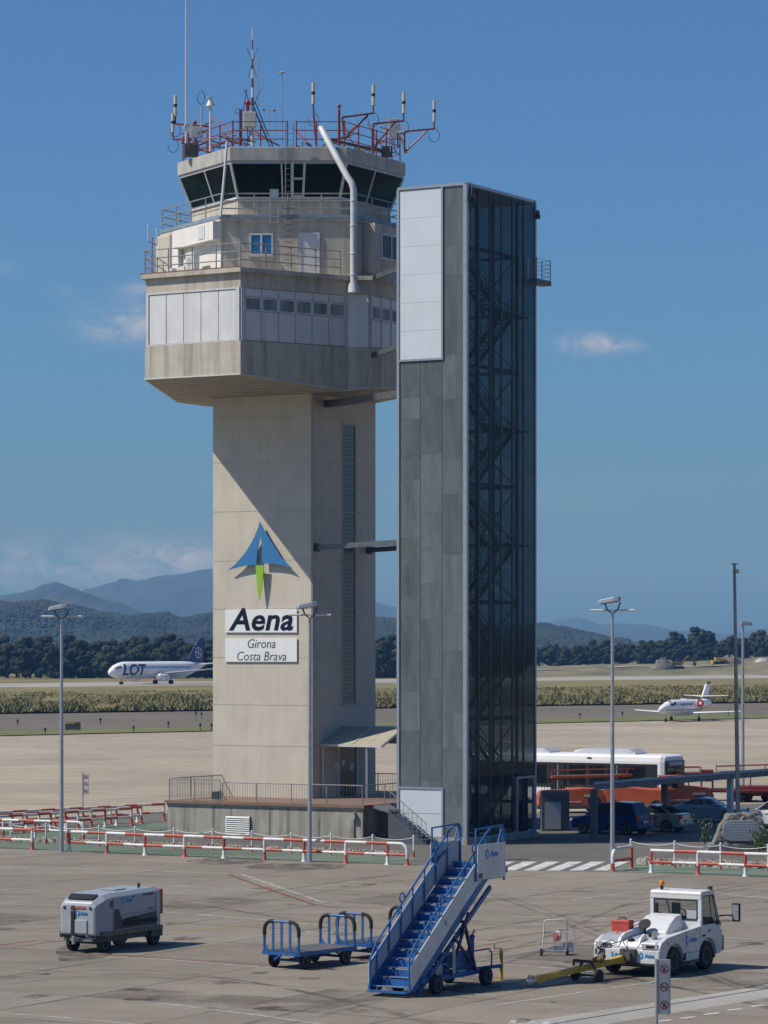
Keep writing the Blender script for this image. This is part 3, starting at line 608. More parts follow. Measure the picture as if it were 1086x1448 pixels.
b.build('gallery_ladder', M['steel'], TW, world=True)
b = MB()
for i in range(10): b.bb(fx(404), fx(414), fr-.16, fr-.13, 28.9+.3*i, 28.93+.3*i)
b.build('wall_rungs', mat('rust', (.22, .07, .035), .9, var=.4), TW, world=True)
b = MB(); b.cyl(shaft_pt(-.05, .05, TZ), shaft_pt(-.05, .05, 22.6), .05, n=8); b.build('drain_pipe', M['joint'], TW, world=True)
# glass-block strip on the right face of the shaft
v0, v1 = 3.25, 4.45
b = MB(); b.prism([shaft_pt(-.006, v0, 6.55), shaft_pt(-.006, v1, 6.55), shaft_pt(-.006, v1, 21.3), shaft_pt(-.006, v0, 21.3)], -UU*.1); b.build('glass_block_strip', M['blocks'], TW, world=True)
b = MB()
for q in ((v0-.08, v0, 6.45, 21.4), (v1, v1+.08, 6.45, 21.4), (v0, v1, 21.3, 21.4), (v0, v1, 6.45, 6.55)):
    b.prism([shaft_pt(-.05, q[0], q[2]), shaft_pt(-.05, q[1], q[2]), shaft_pt(-.05, q[1], q[3]), shaft_pt(-.05, q[0], q[3])], UU*-.06)
b.build('strip_frame', M['joint'], TW, world=True)
# entrance: door, lean-to canopy
def rbox(b, v0, v1, z0, z1, o0, o1): b.prism([shaft_pt(-o0, v0, z0), shaft_pt(-o0, v1, z0), shaft_pt(-o0, v1, z1), shaft_pt(-o0, v0, z1)], UU*(o1-o0))
b = MB(); rbox(b, 2.6, 2.75, TZ, 4.5, .0, .1); rbox(b, 4.5, 4.65, TZ, 4.5, 0, .1); rbox(b, 2.75, 4.5, 4.35, 4.5, 0, .1); df = b.build('entrance_door', M['offwhite'], TW, world=True)
b = MB(); rbox(b, 2.75, 4.5, TZ, 4.35, .01, .05); b.build('door_leaf', M['darkglass'], df, world=True)
b = MB(); rbox(b, 3.0, 3.3, 3.3, 3.55, .05, .06); rbox(b, 3.9, 4.2, 3.0, 3.4, .05, .06); b.build('notice', M['white'], df, world=True)
b = MB(); rbox(b, 2.3, 2.55, 3.0, 3.5, .0, .12); b.build('intercom_box', M['offwhite'], TW, world=True)
LC = 3.7
b = MB(); b.prism([shaft_pt(0, .95, 4.42), shaft_pt(-LC, .95, 4.42), shaft_pt(-LC, 3.2, 5.3), shaft_pt(0, 3.2, 5.3)], (0, 0, .06))
b.prism([shaft_pt(0, 3.24, 5.3), shaft_pt(-LC, 3.24, 5.3), shaft_pt(-LC, 5.6, 4.4), shaft_pt(0, 5.6, 4.4)], (0, 0, .06))
cp = b.build('canopy', mat('canopy_sheet', (.40, .36, .27), .6, var=.1, dirt=.4, dirtcol=(.15, .13, .1)), TW, world=True)
b = MB(); b.bar(shaft_pt(0, .93, 4.42), shaft_pt(-LC, .93, 4.42), .07, .12); b.bar(shaft_pt(-LC, .95, 4.4), shaft_pt(-LC, 3.2, 5.28), .06, .1); b.bar(shaft_pt(0, 3.22, 5.38), shaft_pt(-LC, 3.22, 5.38), .08, .06); b.bar(shaft_pt(-1.9, .95, 4.5), shaft_pt(-1.9, 3.2, 5.38), .04, .04); b.build('canopy_frame', M['offwhite'], cp, world=True)
for u in (-.12, -2.75):
    b = MB(); b.bar(shaft_pt(u, 1.0, TZ), shaft_pt(u, 1.0, 4.4), .1, .1); b.build('canopy_post', M['white'], cp, world=True)

# emblem and sign boards on the shaft front
nF = -VV
fp = shaft_pt(0, 0, 0)
def F(px, py, o=0.0): return onplane(px, py, fp+nF*o, nF)
def Z4(x, y): return (280+x/3.29, 560+y/3.29)
em = thing('wall_emblem', 'blue and green paper-plane emblem standing off the shaft above the name boards', 'emblem', F(368, 800))
def fpoly(name, pts, o, th, m, ridge=None):
    P = [F(*Z4(*p), o) for p in pts]; b = MB(); b.prism(P, nF*th); return b.build(name, m, em, world=True)
fpoly('wing', [(289, 585), (282, 612), (264, 655), (240, 700), (213, 740), (180, 778), (140, 811), (165, 803), (195, 795), (235, 787), (273, 785), (276, 740), (283, 690), (291, 652), (288, 625)], .22, .04, M['emblue'])
fpoly('wing', [(289, 585), (310, 625), (328, 655), (350, 690), (385, 745), (412, 775), (440, 803), (400, 788), (350, 781), (301, 780), (299, 720), (296, 680), (292, 640)], .22, .04, M['emblue'])
fpoly('tail', [(269, 787), (308, 787), (304, 840), (296, 900), (287, 951), (281, 915), (274, 850)], .25, .04, M['emgreen'])
b = MB()
for p in ((235, 770), (350, 765), (290, 800)): b.cyl(F(*Z4(*p), 0), F(*Z4(*p), .23), .03, n=6)
b.build('bracket', M['steel'], em, world=True)
def board(name, px0, py0, px1, py1, label, lines):
    A, B2, D = F(px0, py1, .03), F(px1, py1, .03), F(px0, py0, .03)
    wd, ht = (B2-A).length, D.z-A.z; c = F((px0+px1)/2, (py0+py1)/2, .03)
    t = thing(name, label, 'sign', c-V((0, 0, ht/2)))
    b = MB(); b.prism([A, B2, B2+ZZ*ht, A+ZZ*ht], nF*.05); b.build('board', M['signwhite'], t, world=True, bevel=.01)
    for (s, sz, zc, sh, off, sx, m, sp) in lines:
        put_text('lettering', s, sz, m, t, c-t.location+ZZ*zc+nF*.058, UU, ZZ, sh, off, sp, sx)
    return t
board('name_board', 319, 862, 420.5, 894.5, 'white name board with bold dark blue italic lettering, just under the emblem', [('Aena', 1.62, .03, .20, .036, 1.13, M['ink'], 1.03)])
board('name_board', 319, 903, 420.5, 936, 'white board with thin grey two-line place name, under the bold lettered one', [('Girona', .68, .33, .22, -.004, .93, M['greyink'], 1), ('Costa Brava', .68, -.33, .22, -.004, .93, M['greyink'], 1)])
# ---------------------------------------------------------------- roof equipment of the control tower
RZ = 35.45
b = MB()
hx = hexa(5.8, 0)
for k in range(3):
    zz = RZ+(.45, .9, 1.35)[k]
    for i in range(6):
        p, q = hx[i], hx[(i+1) % 6]
        if i == 4:
            m0, m1 = p.lerp(q, .49), p.lerp(q, .57)
            b.cyl((p.x, p.y, zz), (m0.x, m0.y, zz), .026, n=6); b.cyl((m1.x, m1.y, zz), (q.x, q.y, zz), .026, n=6)
        else: b.cyl((p.x, p.y, zz), (q.x, q.y, zz), .026, n=6)
for i in range(6):
    for s in (0, .25, .49, .57, .75): c = hx[i].lerp(hx[(i+1) % 6], s); b.cyl((c.x, c.y, RZ-.3), (c.x, c.y, RZ+1.4), .036, n=6)
b.build('roof_railing', M['red'], TW, world=True)
# cable trays and conduits crossing the roof
rr = random.Random(3)
for k in range(46):
    a = TC+V((rr.uniform(-4.8, 4.8), rr.uniform(-3.9, 3.6), RZ+rr.uniform(.1, .9))); c = a+V((rr.uniform(-1.6, 1.6), rr.uniform(-.9, .9), rr.uniform(-.2, .6))); b = MB(); b.cyl(a, c, .03, n=5); b.build('roof_conduit', M['darksteel'] if k % 3 else M['red'], TW, world=True)
b = MB(); b.bar(TC+V((2, -4.3, RZ+.55)), TC+V((5.2, -1, RZ+.35)), .25, .12)
b.build('cable_tray', M['darksteel'], TW, world=True)
for (p, q) in (((258, 200), (290, 186)), ((262, 190), (285, 212)), ((274, 182), (300, 210)), ((312, 170), (345, 205)), ((340, 180), (395, 206)), ((520, 176), (545, 214)), ((538, 180), (572, 190)), ((484, 170), (500, 205)), ((415, 182), (440, 205)), ((256, 190), (300, 172)), ((262, 214), (318, 190)), ((272, 216), (330, 198)), ((300, 165), (330, 205)), ((545, 178), (560, 215)), ((470, 205), (520, 165)), ((505, 215), (560, 190)), ((560, 176), (575, 216))):
    b = MB(); b.cyl(at(*p, 166.5), at(*q, 165), .04, n=5); b.build('roof_brace', M['red'], TW, world=True)
AG = 'antennas on the cab roof'
def dipole(px, ptop, pbot, Y, foot, label):
    """cream tube antenna with a black band on a short stalk; foot = photo points of its red carrier"""
    base = at(px, pbot, Y); t = thing('tube_antenna', label, 'antenna', base, group=AG); h = (pbot-ptop)/FPX*Y
    b = MB(); b.cyl((0, 0, 0), (0, 0, h*.44), .085, n=10); b.cyl((0, 0, h*.58), (0, 0, h), .085, n=10); b.build('tube', M['cream'], t, smooth=True)
    b = MB(); b.cyl((0, 0, h*.44), (0, 0, h*.58), .095, n=10); b.build('band', M['black'], t, smooth=True)
    b = MB(); b.cyl((-.05, 0, h), (.28, 0, h+.02), .02, n=5); b.cyl((-.25, 0, .0), (.05, 0, 0), .02, n=5); b.build('cross_arm', M['joint'], t)
    b = MB(); P = [base]+[at(*f) for f in foot]
    b.cyl(P[0], P[1], .045, n=6)
    for p, q in zip(P[1:], P[2:]): b.cyl(p, q, .05, n=6)
    b.build('carrier', M['red'], t, world=True)
    e = at(*foot[0]); b = MB(); b.tube([e+V((.15+.3*sin(a)*.6, 0, -.25-.35*(1-cos(a)))) if False else e+V((.28*sin(a), 0, -.35+.35*cos(a))) for a in [i*pi/7 for i in range(12)]], .015, 5); b.build('cable_loop', M['black'], t, world=True)
dipole(248, 135, 164, 166, [(248, 175, 166), (296, 179, 165), (296, 214, 165)], 'upper cream tube antenna at the far left of the cab roof')
dipole(244.5, 160, 187, 166, [(245, 197, 166), (268, 197, 165.5), (268, 214, 165.5), (256, 200, 166)], 'lower cream tube antenna at the far left edge of the cab roof')
dipole(443, 117, 147, 162, [(443.5, 160, 162), (447, 205, 162)], 'cream tube antenna standing upright above the middle of the roof railing')
dipole(528, 120, 149, 163, [(528, 160, 163), (484, 166, 162), (487, 197, 162), (520, 163, 162.8)], 'cream tube antenna on the slanting arm right of the red light')
dipole(571, 131, 160, 165, [(570.5, 171, 165), (528, 175, 163.5), (528, 213, 163.5), (535, 200, 163.6), (560, 172, 164.6)], 'second cream tube antenna from the right on the cab roof')
dipole(614, 142.5, 172, 166, [(614, 182, 166), (572, 186, 166), (572, 216, 166), (605, 184, 166)], 'rightmost cream tube antenna on a long red outrigger')
def whip(px, y0, y1, Y, r0, r1, label, m=M['steel'], xt=0):
    base = at(px, y1, Y); h = (y1-y0)/FPX*Y; t = MB(); t.tube([base, base+V((xt, 0, h))], [r0, r1], 6); o = t.build('whip_antenna', m, None, world=True, loc=base); tag(o, label, 'antenna', AG); return o
whip(263, -30, 222, 165, .06, .035, 'very tall thin whip antenna at the left edge of the cab roof', M['offwhite'])
o = whip(398.5, 104, 206, 163, .04, .03, 'thin grey pole antenna with a small flat tip, right of the striped mast'); 
b = MB(); b.lathe([(.02, 0), (.16, .02), (.16, .06), (.02, .12)], (0, 0, 102/FPX*163)); b.build('tip', M['joint'], o)
whip(365, 78, 150, 166, .03, .02, 'fine grey whip antenna close beside the striped mast')
for (px_, y0_, y1_, Y_, lab_) in ((302, 160, 206, 165, 'short thin grey whip just right of the white cone'), (330, 158, 206, 166, 'thin short grey whip between the cone and the stubby red post'), (389, 150, 206, 167, 'thin grey whip right of the wind sensor'), (430, 172, 206, 165, 'very short thin whip left of the middle tube antenna'), (505, 158, 210, 167, 'thin grey whip between the red lamp and the slanting arm antenna'), (546, 165, 212, 166, 'second thin whip to the left of the panel antenna'), (552, 163, 214, 164, 'thin whip nearest the panel antenna, just left of it')):
    whip(px_, y0_, y1_, Y_, .028, .018, lab_)
# striped mast with junction box
mb = at(357, 206, 165); t = thing('striped_mast', 'tall red and white striped antenna mast with a grey junction box', 'antenna mast', mb)
ys = [206, 180, 165, 150, 138, 124, 111, 98, 84, 70, 56, 39]
for i, (y0, y1) in enumerate(zip(ys, ys[1:])):
    b = MB(); r0 = .10-.008*i; z0, z1 = (206-y0)/FPX*165, (206-y1)/FPX*165; b.cyl((0, 0, z0), (0, 0, z1), max(r0, .035), max(r0-.008, .03), 8); b.build('mast_section', M['red'] if i % 2 else M['offwhite'], t, smooth=True)
b = MB(); b.bb(-.45, .2, -.3, .3, .95, 1.75); b.build('junction_box', mat('box_grey', (.5, .47, .40), .6, var=.06, dirt=.2), t, bevel=.03)
b = MB()
for s in (-1, 1): b.tube([(.0, 0, 2.0), (s*.45, 0, 3.0)], .02, 5); b.tube([(0, 0, 4.4), (s*.28, 0, 5.2)], .015, 5); b.tube([(0, 0, 4.4), (s*.22, 0, 3.6)], .015, 5)
b.bar((-.3, 0, 3.0), (-.5, 0, 1.8), .04); b.build('side_rod', M['darksteel'], t)
b = MB(); b.cyl((0, 0, 2.2), (.95, 0, -.1), .04, n=6); b.cyl((.15, .0, 2.3), (1.1, 0, -.1), .03, n=6); b.cyl((0, 0, 1.0), (-.4, .4, -.1), .04, n=6); b.build('strut', M['darksteel'], t)
o = at(350, 147, 164.8); b = MB(); b.ball((0, 0, .05), .15, n=7); b.cyl((0, 0, -.35), (0, 0, -.05), .1, n=8); b.cyl((0, 0, -2.1), (0, 0, -.3), .03, n=6); o2 = b.build('obstruction_lamp', M['redlamp'], None, smooth=True, loc=None); o2.location = o; tag(o2, 'small red obstruction lamp on a rod just left of the striped mast', 'warning lamp', 'red lamps on the cab roof')
def redlamp(px, y0, y1, Y, label):
    base = at(px, y1, Y); h = (y1-y0)/FPX*Y; t = thing('obstruction_lamp', label, 'warning lamp', base, group='red lamps on the cab roof')
    b = MB(); b.cyl((0, 0, 0), (0, 0, h-.35), .07, n=8); b.build('stand', M['red'], t); b = MB(); b.cyl((0, 0, h-.35), (0, 0, h-.25), .05, n=8); b.ball((0, 0, h-.12), .11, n=7); b.build('lens', M['redlamp'], t, smooth=True)
redlamp(479.5, 147, 205, 162, 'red lamp on a tall red post in the middle right of the roof railing')
redlamp(275.5, 170, 190, 165, 'small red lamp low at the left end of the roof, beside the tall whip')
# white cone antenna, loop antenna, wind sensor, floodlights, dish panels
base = at(297.5, 214, 163.5); t = thing('cone_antenna', 'white cone-shaped antenna on a pale pole at the left of the roof', 'antenna', base, group=AG)
b = MB(); b.cyl((0, 0, 0), (0, 0, 2.4), .07, .05, 8); b.build('pole', M['offwhite'], t); b = MB(); b.lathe([(.02, 2.3), (.24, 2.36), (.22, 2.44), (.06, 2.75), (.05, 2.8), (.2, 2.82), (.2, 2.84), (.02, 2.86)]); b.build('cone', M['white'], t, smooth=True)
base = at(285, 190, 165); t = thing('loop_antenna', 'dark wire loop antenna on a thin post left of the white cone', 'antenna', base, group=AG)
b = MB(); b.cyl((0, 0, 0), (0, 0, 1.5), .05, n=6); b.build('post', M['joint'], t); b = MB(); b.tube([(-.02+.2*cos(a), 0, 1.95+.36*sin(a)) for a in [i*pi/8 for i in range(16)]], .02, 5, closed=True); b.build('loop', M['darksteel'], t)
base = at(380.5, 206, 163); t = thing('wind_sensor', 'small T-shaped wind sensor on a thin grey post', 'wind sensor', base)
b = MB(); b.cyl((0, 0, 0), (0, 0, 1.85), .025, n=6); b.cyl((-.28, 0, 1.85), (.28, 0, 1.85), .02, n=6); b.build('post', M['steel'], t); b = MB(); b.ball((-.28, 0, 1.88), .06, n=5); b.ball((.28, 0, 1.84), .06, n=5); b.build('cups', M['darksteel'], t)
base = at(340, 206, 162.5); b = MB(); b.cyl((0, 0, 0), (0, 0, 1.9), .085, n=8); b.tube([(-.15+.13*cos(a), 0, 1.8+.13*sin(a)) for a in [i*pi/6 for i in range(12)]], .02, 5, closed=True); o = b.build('red_post', M['red']); o.location = base; tag(o, 'stubby red post with a small hoop, left of the striped mast', 'post')
for (px, py, w, h, lab) in ((278, 190, .32, .6, 'grey flat box antenna at the left of the cab roof behind the red frame'), (557, 192, .3, 1.1, 'tall flat grey panel antenna at the right end of the roof')):
    base = at(px, py+16, 165); t = thing('panel_antenna', lab, 'antenna', base, group=AG); b = MB(); b.bb(-w, w, -.1, .1, .4, .4+h); b.build('panel', M['greypanel'], t, bevel=.03); b = MB(); b.cyl((0, .15, 0), (0, .15, .5+h), .04, n=6); b.build('post', M['steel'], t)
for (px, py, lab) in ((266, 184, 'white round floodlight on the left corner of the cab roof'), (562.5, 185, 'white round floodlight on the right corner of the cab roof')):
    base = at(px, py, 164.2); t = thing('floodlight', lab, 'floodlight', base); b = MB(); b.lathe([(.1, -.2), (.2, -.05), (.26, .1), (.24, .14), (.02, .12)], (0, 0, .1), (.2, -1, .1), 14); b.build('housing', M['white'], t, smooth=True); b = MB(); b.cyl((0, .1, -.9), (0, .1, .1), .04, n=6); b.build('post', M['red'], t)
for i, (px, py, w_, h_, lab) in enumerate(((270, 206, .35, .7, 'dark equipment cabinet at the left end of the cab roof'), (322, 205, .25, .5, 'small dark equipment box left of the stubby red post'), (416, 204, .2, .55, 'small grey equipment box right of the thin pole antenna'), (547, 210, .3, .55, 'dark equipment box by the right roof railing'))):
    p = at(px, py, 165); t = thing('equipment_cabinet', lab, 'cabinet', (p.x, p.y, RZ)); b = MB(); b.bb(-w_, w_, -.2, .2, .1, .1+h_); b.build('casing', M['chassis'] if i != 2 else M['greypanel'], t, bevel=.02); b = MB(); b.bb(-w_*.8, w_*.8, -.21, -.2, .2, h_); b.build('door', M['darksteel'], t); b = MB(); b.bb(-w_, -w_+.06, -.2, .2, 0, .1); b.bb(w_-.06, w_, -.2, .2, 0, .1); b.build('foot', M['red'], t)
# balcony antennas and air-conditioning units
base = at(215, 388, 160.5); t = thing('fork_antenna', 'two-pronged rusty antenna pole at the left end of the balcony railing', 'antenna', base)
b = MB(); b.cyl((0, 0, .0), (0, 0, 1.9), .05, n=6); b.cyl((-.2, 0, 1.7), (.25, 0, 1.5), .03, n=6); b.build('pole', M['rail'], t); b = MB()
for x, z0, z1 in ((-.2, 1.7, 2.5), (.25, 1.5, 2.3)): b.cyl((x, 0, z0), (x, 0, z1), .035, n=6); b.ball((x, 0, z1), .06, n=5)
b.build('prong', M['offwhite'], t)
a3, d3, n3, L3 = hface(3, 6.85)
def acunit(s, o, w, h, lab):
    p = a3+d3*s+n3*o; t = thing('air_conditioner', lab, 'air conditioner', (p.x, p.y, 28.67), atan2(d3.y, d3.x), 'air conditioners on the balcony')
    b = MB(); b.bb(-w/2, w/2, -.17, .17, .1, h); b.build('casing', M['white'], t, bevel=.02)
    b = MB()
    for k in range(2 if h > 1.1 else 1): b.lathe([(.24, 0), (.24, .025), (.05, .03)], (-.08, -.17, .42+.5*k), (0, -1, 0), 14)
    b.build('fan_grille', M['joint'], t); b = MB(); b.bb(-w/2+.05, -w/2+.12, -.15, .15, 0, .1); b.bb(w/2-.12, w/2-.05, -.15, .15, 0, .1); b.build('foot', M['darksteel'], t)
acunit(5.0, .75, .95, 1.4, 'tall two-fan white air conditioner on the balcony, nearest the corner')
acunit(3.6, .6, .9, .8, 'low single-fan white air conditioner in the middle of the balcony')
acunit(2.45, .7, .7, .8, 'narrow white air conditioner on the balcony beside the grey stair wall')

# ---------------------------------------------------------------- terrace (plinth) round the foot of the tower
c0, c1 = V((-1.06, 155.2, 0)), V((-11.16, 160.5, 0)); back = VV*17
tr = thing('terrace', 'stained concrete terrace with a tiled deck round the foot of the control tower', 'terrace', (-4, 162, 0))
P4 = [c1, c0, c0+VV*14, c1+VV*14]
b = MB(); b.prism([p+V((0, 0, -.1)) for p in P4], (0, 0, 1.62)); b.build('wall', M['plinth'], tr, world=True)
PD = offs(P4, .12); b = MB(); b.prism([p+ZZ*1.52 for p in PD], (0, 0, .14)); b.build('deck', M['tile'], tr, world=True)
PE = offs(P4, .05); b = MB(); b.prism([p+ZZ*1.42 for p in PE], (0, 0, .1)); b.build('coping', mat('coping', (.43, .37, .28), .8, var=.1), tr, world=True)
PR = offs(P4, -.06)
railing('terrace_railing', [PR[0]+VV*8, PR[0], PR[0].lerp(PR[1], .27)], 1.66, 1.12, M['rail'], 1, 2.0, par=tr, bars=.16, r=.026)
railing('terrace_railing', [PR[0].lerp(PR[1], .28), PR[1], PR[1]+VV*13.5, PR[0]+VV*13.5], 1.66, .98, M['rail'], 1, 2.2, par=tr, bars=.15, r=.026)
df = (c0-c1).normalized(); dn = V((df.y, -df.x, 0))
def tbox(b, s0, s1, z0, z1, o0, o1): b.prism([c1+df*s0+dn*o0+ZZ*z0, c1+df*s1+dn*o0+ZZ*z0, c1+df*s1+dn*o0+ZZ*z1, c1+df*s0+dn*o0+ZZ*z1], dn*(o1-o0))
b = MB(); tbox(b, 3.5, 4.95, -.05, .95, .005, .05)
vent = b.build('louvre_vent', M['darksteel'], tr, world=True)
b = MB()
for k in range(9): z = .02+k*.105; b.prism([c1+df*3.52+dn*.05+ZZ*z, c1+df*3.52+dn*.12+ZZ*(z-.02), c1+df*3.52+dn*.12+ZZ*(z+.0), c1+df*3.52+dn*.05+ZZ*(z+.075)], df*1.41)
b.build('slat', M['offwhite'], vent, world=True)
b = MB(); tbox(b, 8.9, 8.93, 0, .9, 0, .01); b.build('wall_crack', M['darksteel'], tr, world=True); b = MB(); tbox(b, 6.05, 6.09, 0, 1.5, .0, .01); b.build('wall_joint', M['darksteel'], tr, world=True)
b = MB(); tbox(b, 10.85, 11.05, .95, 1.3, .005, .2); b.build('meter_box', M['joint'], tr, world=True); b = MB(); tbox(b, 10.93, 10.97, 0, .95, .005, .05); b.build('conduit', M['darksteel'], tr, world=True)
b = MB(); b.prism([c0+VV*1.6+UU*.02+ZZ*.3, c0+VV*2.2+UU*.02+ZZ*.3, c0+VV*2.2+UU*.02+ZZ*1.2, c0+VV*1.6+UU*.02+ZZ*1.2], UU*.04); b.prism([c0+VV*2.9+UU*.02+ZZ*.7, c0+VV*3.9+UU*.02+ZZ*.7, c0+VV*3.9+UU*.02+ZZ*1.25, c0+VV*2.9+UU*.02+ZZ*1.25], UU*.04); b.build('wall_grille', M['darksteel'], tr, world=True)
# bench-like cabinet on the deck
p = gp(310, 1140, 1.66)
pp = onplane(306, 1124, c0-dn*1.2, dn); t = thing('junction_box', 'small dark box standing on the deck behind the terrace railing', 'box', (pp.x, pp.y, 1.66), atan2(df.y, df.x)); b = MB(); b.bb(-.22, .22, -.15, .15, .05, .45); b.build('casing', M['darksteel'], t, bevel=.02); b = MB(); b.tube([(.1, 0, .45), (.3, 0, .5), (.5, 0, .1), (.6, 0, .02)], .02, 6); b.build('cable', M['black'], t)
GN0 = V((3.95, 150.3, 0))
# steps with handrail going down in front of the glass tower
st = thing('outside_steps', 'narrow dark steps with a thin grey handrail in front of the glass tower', 'steps', (0.8, 151.6, 0))
s0 = GN0-UU*3.74-VV*1.0
b = MB()
N = 8
for k in range(N): b.prism([s0+UU*(.25*k)+VV*.08+ZZ*(1.56-.19*k), s0+UU*(.25*k+.26)+VV*.08+ZZ*(1.56-.19*k), s0+UU*(.25*k+.26)+VV*.8+ZZ*(1.56-.19*k), s0+UU*(.25*k)+VV*.8+ZZ*(1.56-.19*k)], (0, 0, .04))
b.build('tread', M['shedgrey'], st, world=True)
b = MB(); b.prism([s0+ZZ*1.62, s0+UU*2.1+ZZ*.05, s0+UU*2.1, s0+ZZ*0], VV*.05); b.build('side_plate', mat('shade_side_plate', (.075, .085, .10), .6, var=.15), st, world=True)  # plate coloured dark to carry the shade on the stair side
b = MB(); b.prism([q+ZZ*1.5 for q in (c0+VV*.9, s0, s0+VV*.95, c0+VV*2.6)], (0, 0, .14)); b.build('landing', M['shedgrey'], st, world=True)
b = MB()
for k in range(0, N+1): q = s0+UU*(.25*k+.1); z = max(0, 1.6-.19*k); b.cyl(q+ZZ*z, q+ZZ*(z+1.0), .014, n=5)
b.cyl(s0+ZZ*2.6, s0+UU*2.1+ZZ*1.05, .026, n=6); b.build('handrail', M['rail'], st, world=True)

# ---------------------------------------------------------------- glass stair and lift tower
GN = V((3.95, 150.3, 0)); GW, GD, GH = 3.74, 7.3, 31.9
GT = thing('glass_tower', 'tall slim glass stair tower with a white panel high on its front', 'stair tower', GN)
def G(u, v, z): return GN-UU*u+VV*v+ZZ*z
b = MB(); b.prism([G(-.15, -.15, -.05), G(GW+.15, -.15, -.05), G(GW+.15, GD+.15, -.05), G(-.15, GD+.15, -.05)], (0, 0, .3)); b.build('base_kerb', M['plinth'], GT, world=True)
b = MB(); z0, z1 = .25, GH
for (u, v, w) in ((0, 0, .2), (GW, 0, .14), (0, GD, .12), (GW, GD, .14)): b.bar(G(u, v, z0), G(u, v, z1), w, w, up=UU)
for (p, q) in (((0, 0), (GW, 0)), ((0, 0), (0, GD)), ((GW, 0), (GW, GD)), ((0, GD), (GW, GD))):
    b.bar(G(*p, z1+.05), G(*q, z1+.05), .16, .14); b.bar(G(*p, z0+.05), G(*q, z0+.05), .14, .12)
b.build('corner_frame', M['alu'], GT, world=True)
b = MB(); b.prism([G(.1, .1, z1-.1), G(GW-.1, .1, z1-.1), G(GW-.1, GD-.1, z1-.1), G(.1, GD-.1, z1-.1)], (0, 0, .1)); b.build('roof', M['greypanel'], GT, world=True)
wt = 23.5; cw = (GW-.12)/3
def lbox(b, u0, u1, za, zb, o0, o1): b.prism([G(u0, -o0, za), G(u1, -o0, za), G(u1, -o0, zb), G(u0, -o0, zb)], VV*-(o1-o0))
def rboxg(b, v0, v1, za, zb, o0, o1): b.prism([G(-o0, v0, za), G(-o0, v1, za), G(-o0, v1, zb), G(-o0, v0, zb)], UU*(o1-o0))
zs = lambda y, Y: CH-(y-HZ)/FPX*Y
for k in range(6):
    za = wt+.1+(z1-wt-.15)*k/6; zb = wt+.1+(z1-wt-.15)*(k+1)/6; b = MB(); lbox(b, cw+.12, GW-.08, za+.004, zb-.004, -.02, .03); b.build('white_panel', M['doorpanel'], GT, world=True)
b = MB(); lbox(b, cw+.02, cw+.12, wt, z1, -.02, .08); lbox(b, cw+.12, GW-.07, wt, wt+.1, -.02, .08); b.build('panel_frame', M['alu'], GT, world=True)
dt = 2.75
b = MB(); lbox(b, cw+.1, GW-.08, .28, 1.45, -.02, .03); lbox(b, cw+.1, GW-.08, 1.47, dt-.1, -.02, .03); dr = b.build('service_door', M['doorpanel'], GT, world=True)
b = MB(); lbox(b, cw+.0, cw+.1, .28, dt, -.02, .07); lbox(b, cw+.1, GW-.07, dt-.1, dt, -.02, .07); b.build('door_frame', M['alu'], dr, world=True)
cols = {2: [0, 102, 290, 382, 658, 930, 1098, 1375, 1560, 1820], 1: [0, 265, 540, 705, 872, 1040, 1318, 1610, 1790], 0: [-960, -700, -560, -190, 18, 297, 460, 738, 1015, 1187, 1470, 1640, 1900, 2010]}
for ci, ys in cols.items():
    u0, u1 = .1+ci*cw, .1+(ci+1)*cw-.02
    if ci == 0: u0 = .12
    Zs = [zs(560+y/3.29, 151) for y in ys]; top = z1-.03 if ci == 0 else wt; bot = .3 if ci == 0 else dt
    Zs = sorted({round(min(max(q, bot), top), 3) for q in Zs} | {bot, top})
    for za, zb in zip(Zs, Zs[1:]):
        if zb-za < .2: continue
        b = MB(); lbox(b, u0+.012, u1-.012, za+.012, zb-.012, -.01, .015); b.build('glass_panel', M['dustglass'], GT, world=True)
b = MB()
for ci in (1, 2): u = .1+ci*cw-.01; b.prism([G(u-.035, .02, dt if ci else .3), G(u+.035, .02, dt), G(u+.035, .02, wt if True else z1), G(u-.035, .02, wt)], VV*.08)
for ci, ys in cols.items():
    for y in ys:
        z = zs(560+y/3.29, 151)
        if .3 < z < z1 and not (ci and (z > wt or z < dt)): b.prism([G(.1+ci*cw, .01, z-.02), G(.1+(ci+1)*cw-.03, .01, z-.02), G(.1+(ci+1)*cw-.03, .01, z+.02), G(.1+ci*cw, .01, z+.02)], VV*.06)
b.build('glazing_bar', M['alu'], GT, world=True)
# right face: six columns of glazing with a doorway at the far end
rw = (GD-.2)/6; rg = random.Random(11)
b2 = MB()
dv0, dv1, dh = GD-2.0, GD-.25, 3.0
for ci in range(6):
    v0, v1 = .1+ci*rw, .1+(ci+1)*rw; z = .3 if v1 < dv0+.2 else dh+.1; lim = z1-.05
    if ci > 0: b2.bar(G(-.0, v0, .3), G(-.0, v0, lim), .09, .09, up=UU)
    first = True
    while z < lim-.3:
        h = rg.choice((1.72, 2.87, 2.87, 3.4)); zb = min(z+h, lim)
        if lim-zb < 1.0: zb = lim
        b = MB(); rboxg(b, v0+.03, v1-.03, z+.012, zb-.012, .02, .045); b.build('glass_panel', M['clearglass'], GT, world=True); z = zb
b2.build('mullion', M['darksteel'], GT, world=True)
b = MB(); rboxg(b, dv0-.12, dv0, .25, dh+.1, -.05, .1); rboxg(b, dv0, dv1+.1, dh, dh+.1, -.05, .1); rboxg(b, dv1, dv1+.1, .25, dh, -.05, .1); dw = b.build('doorway', M['alu'], GT, world=True)
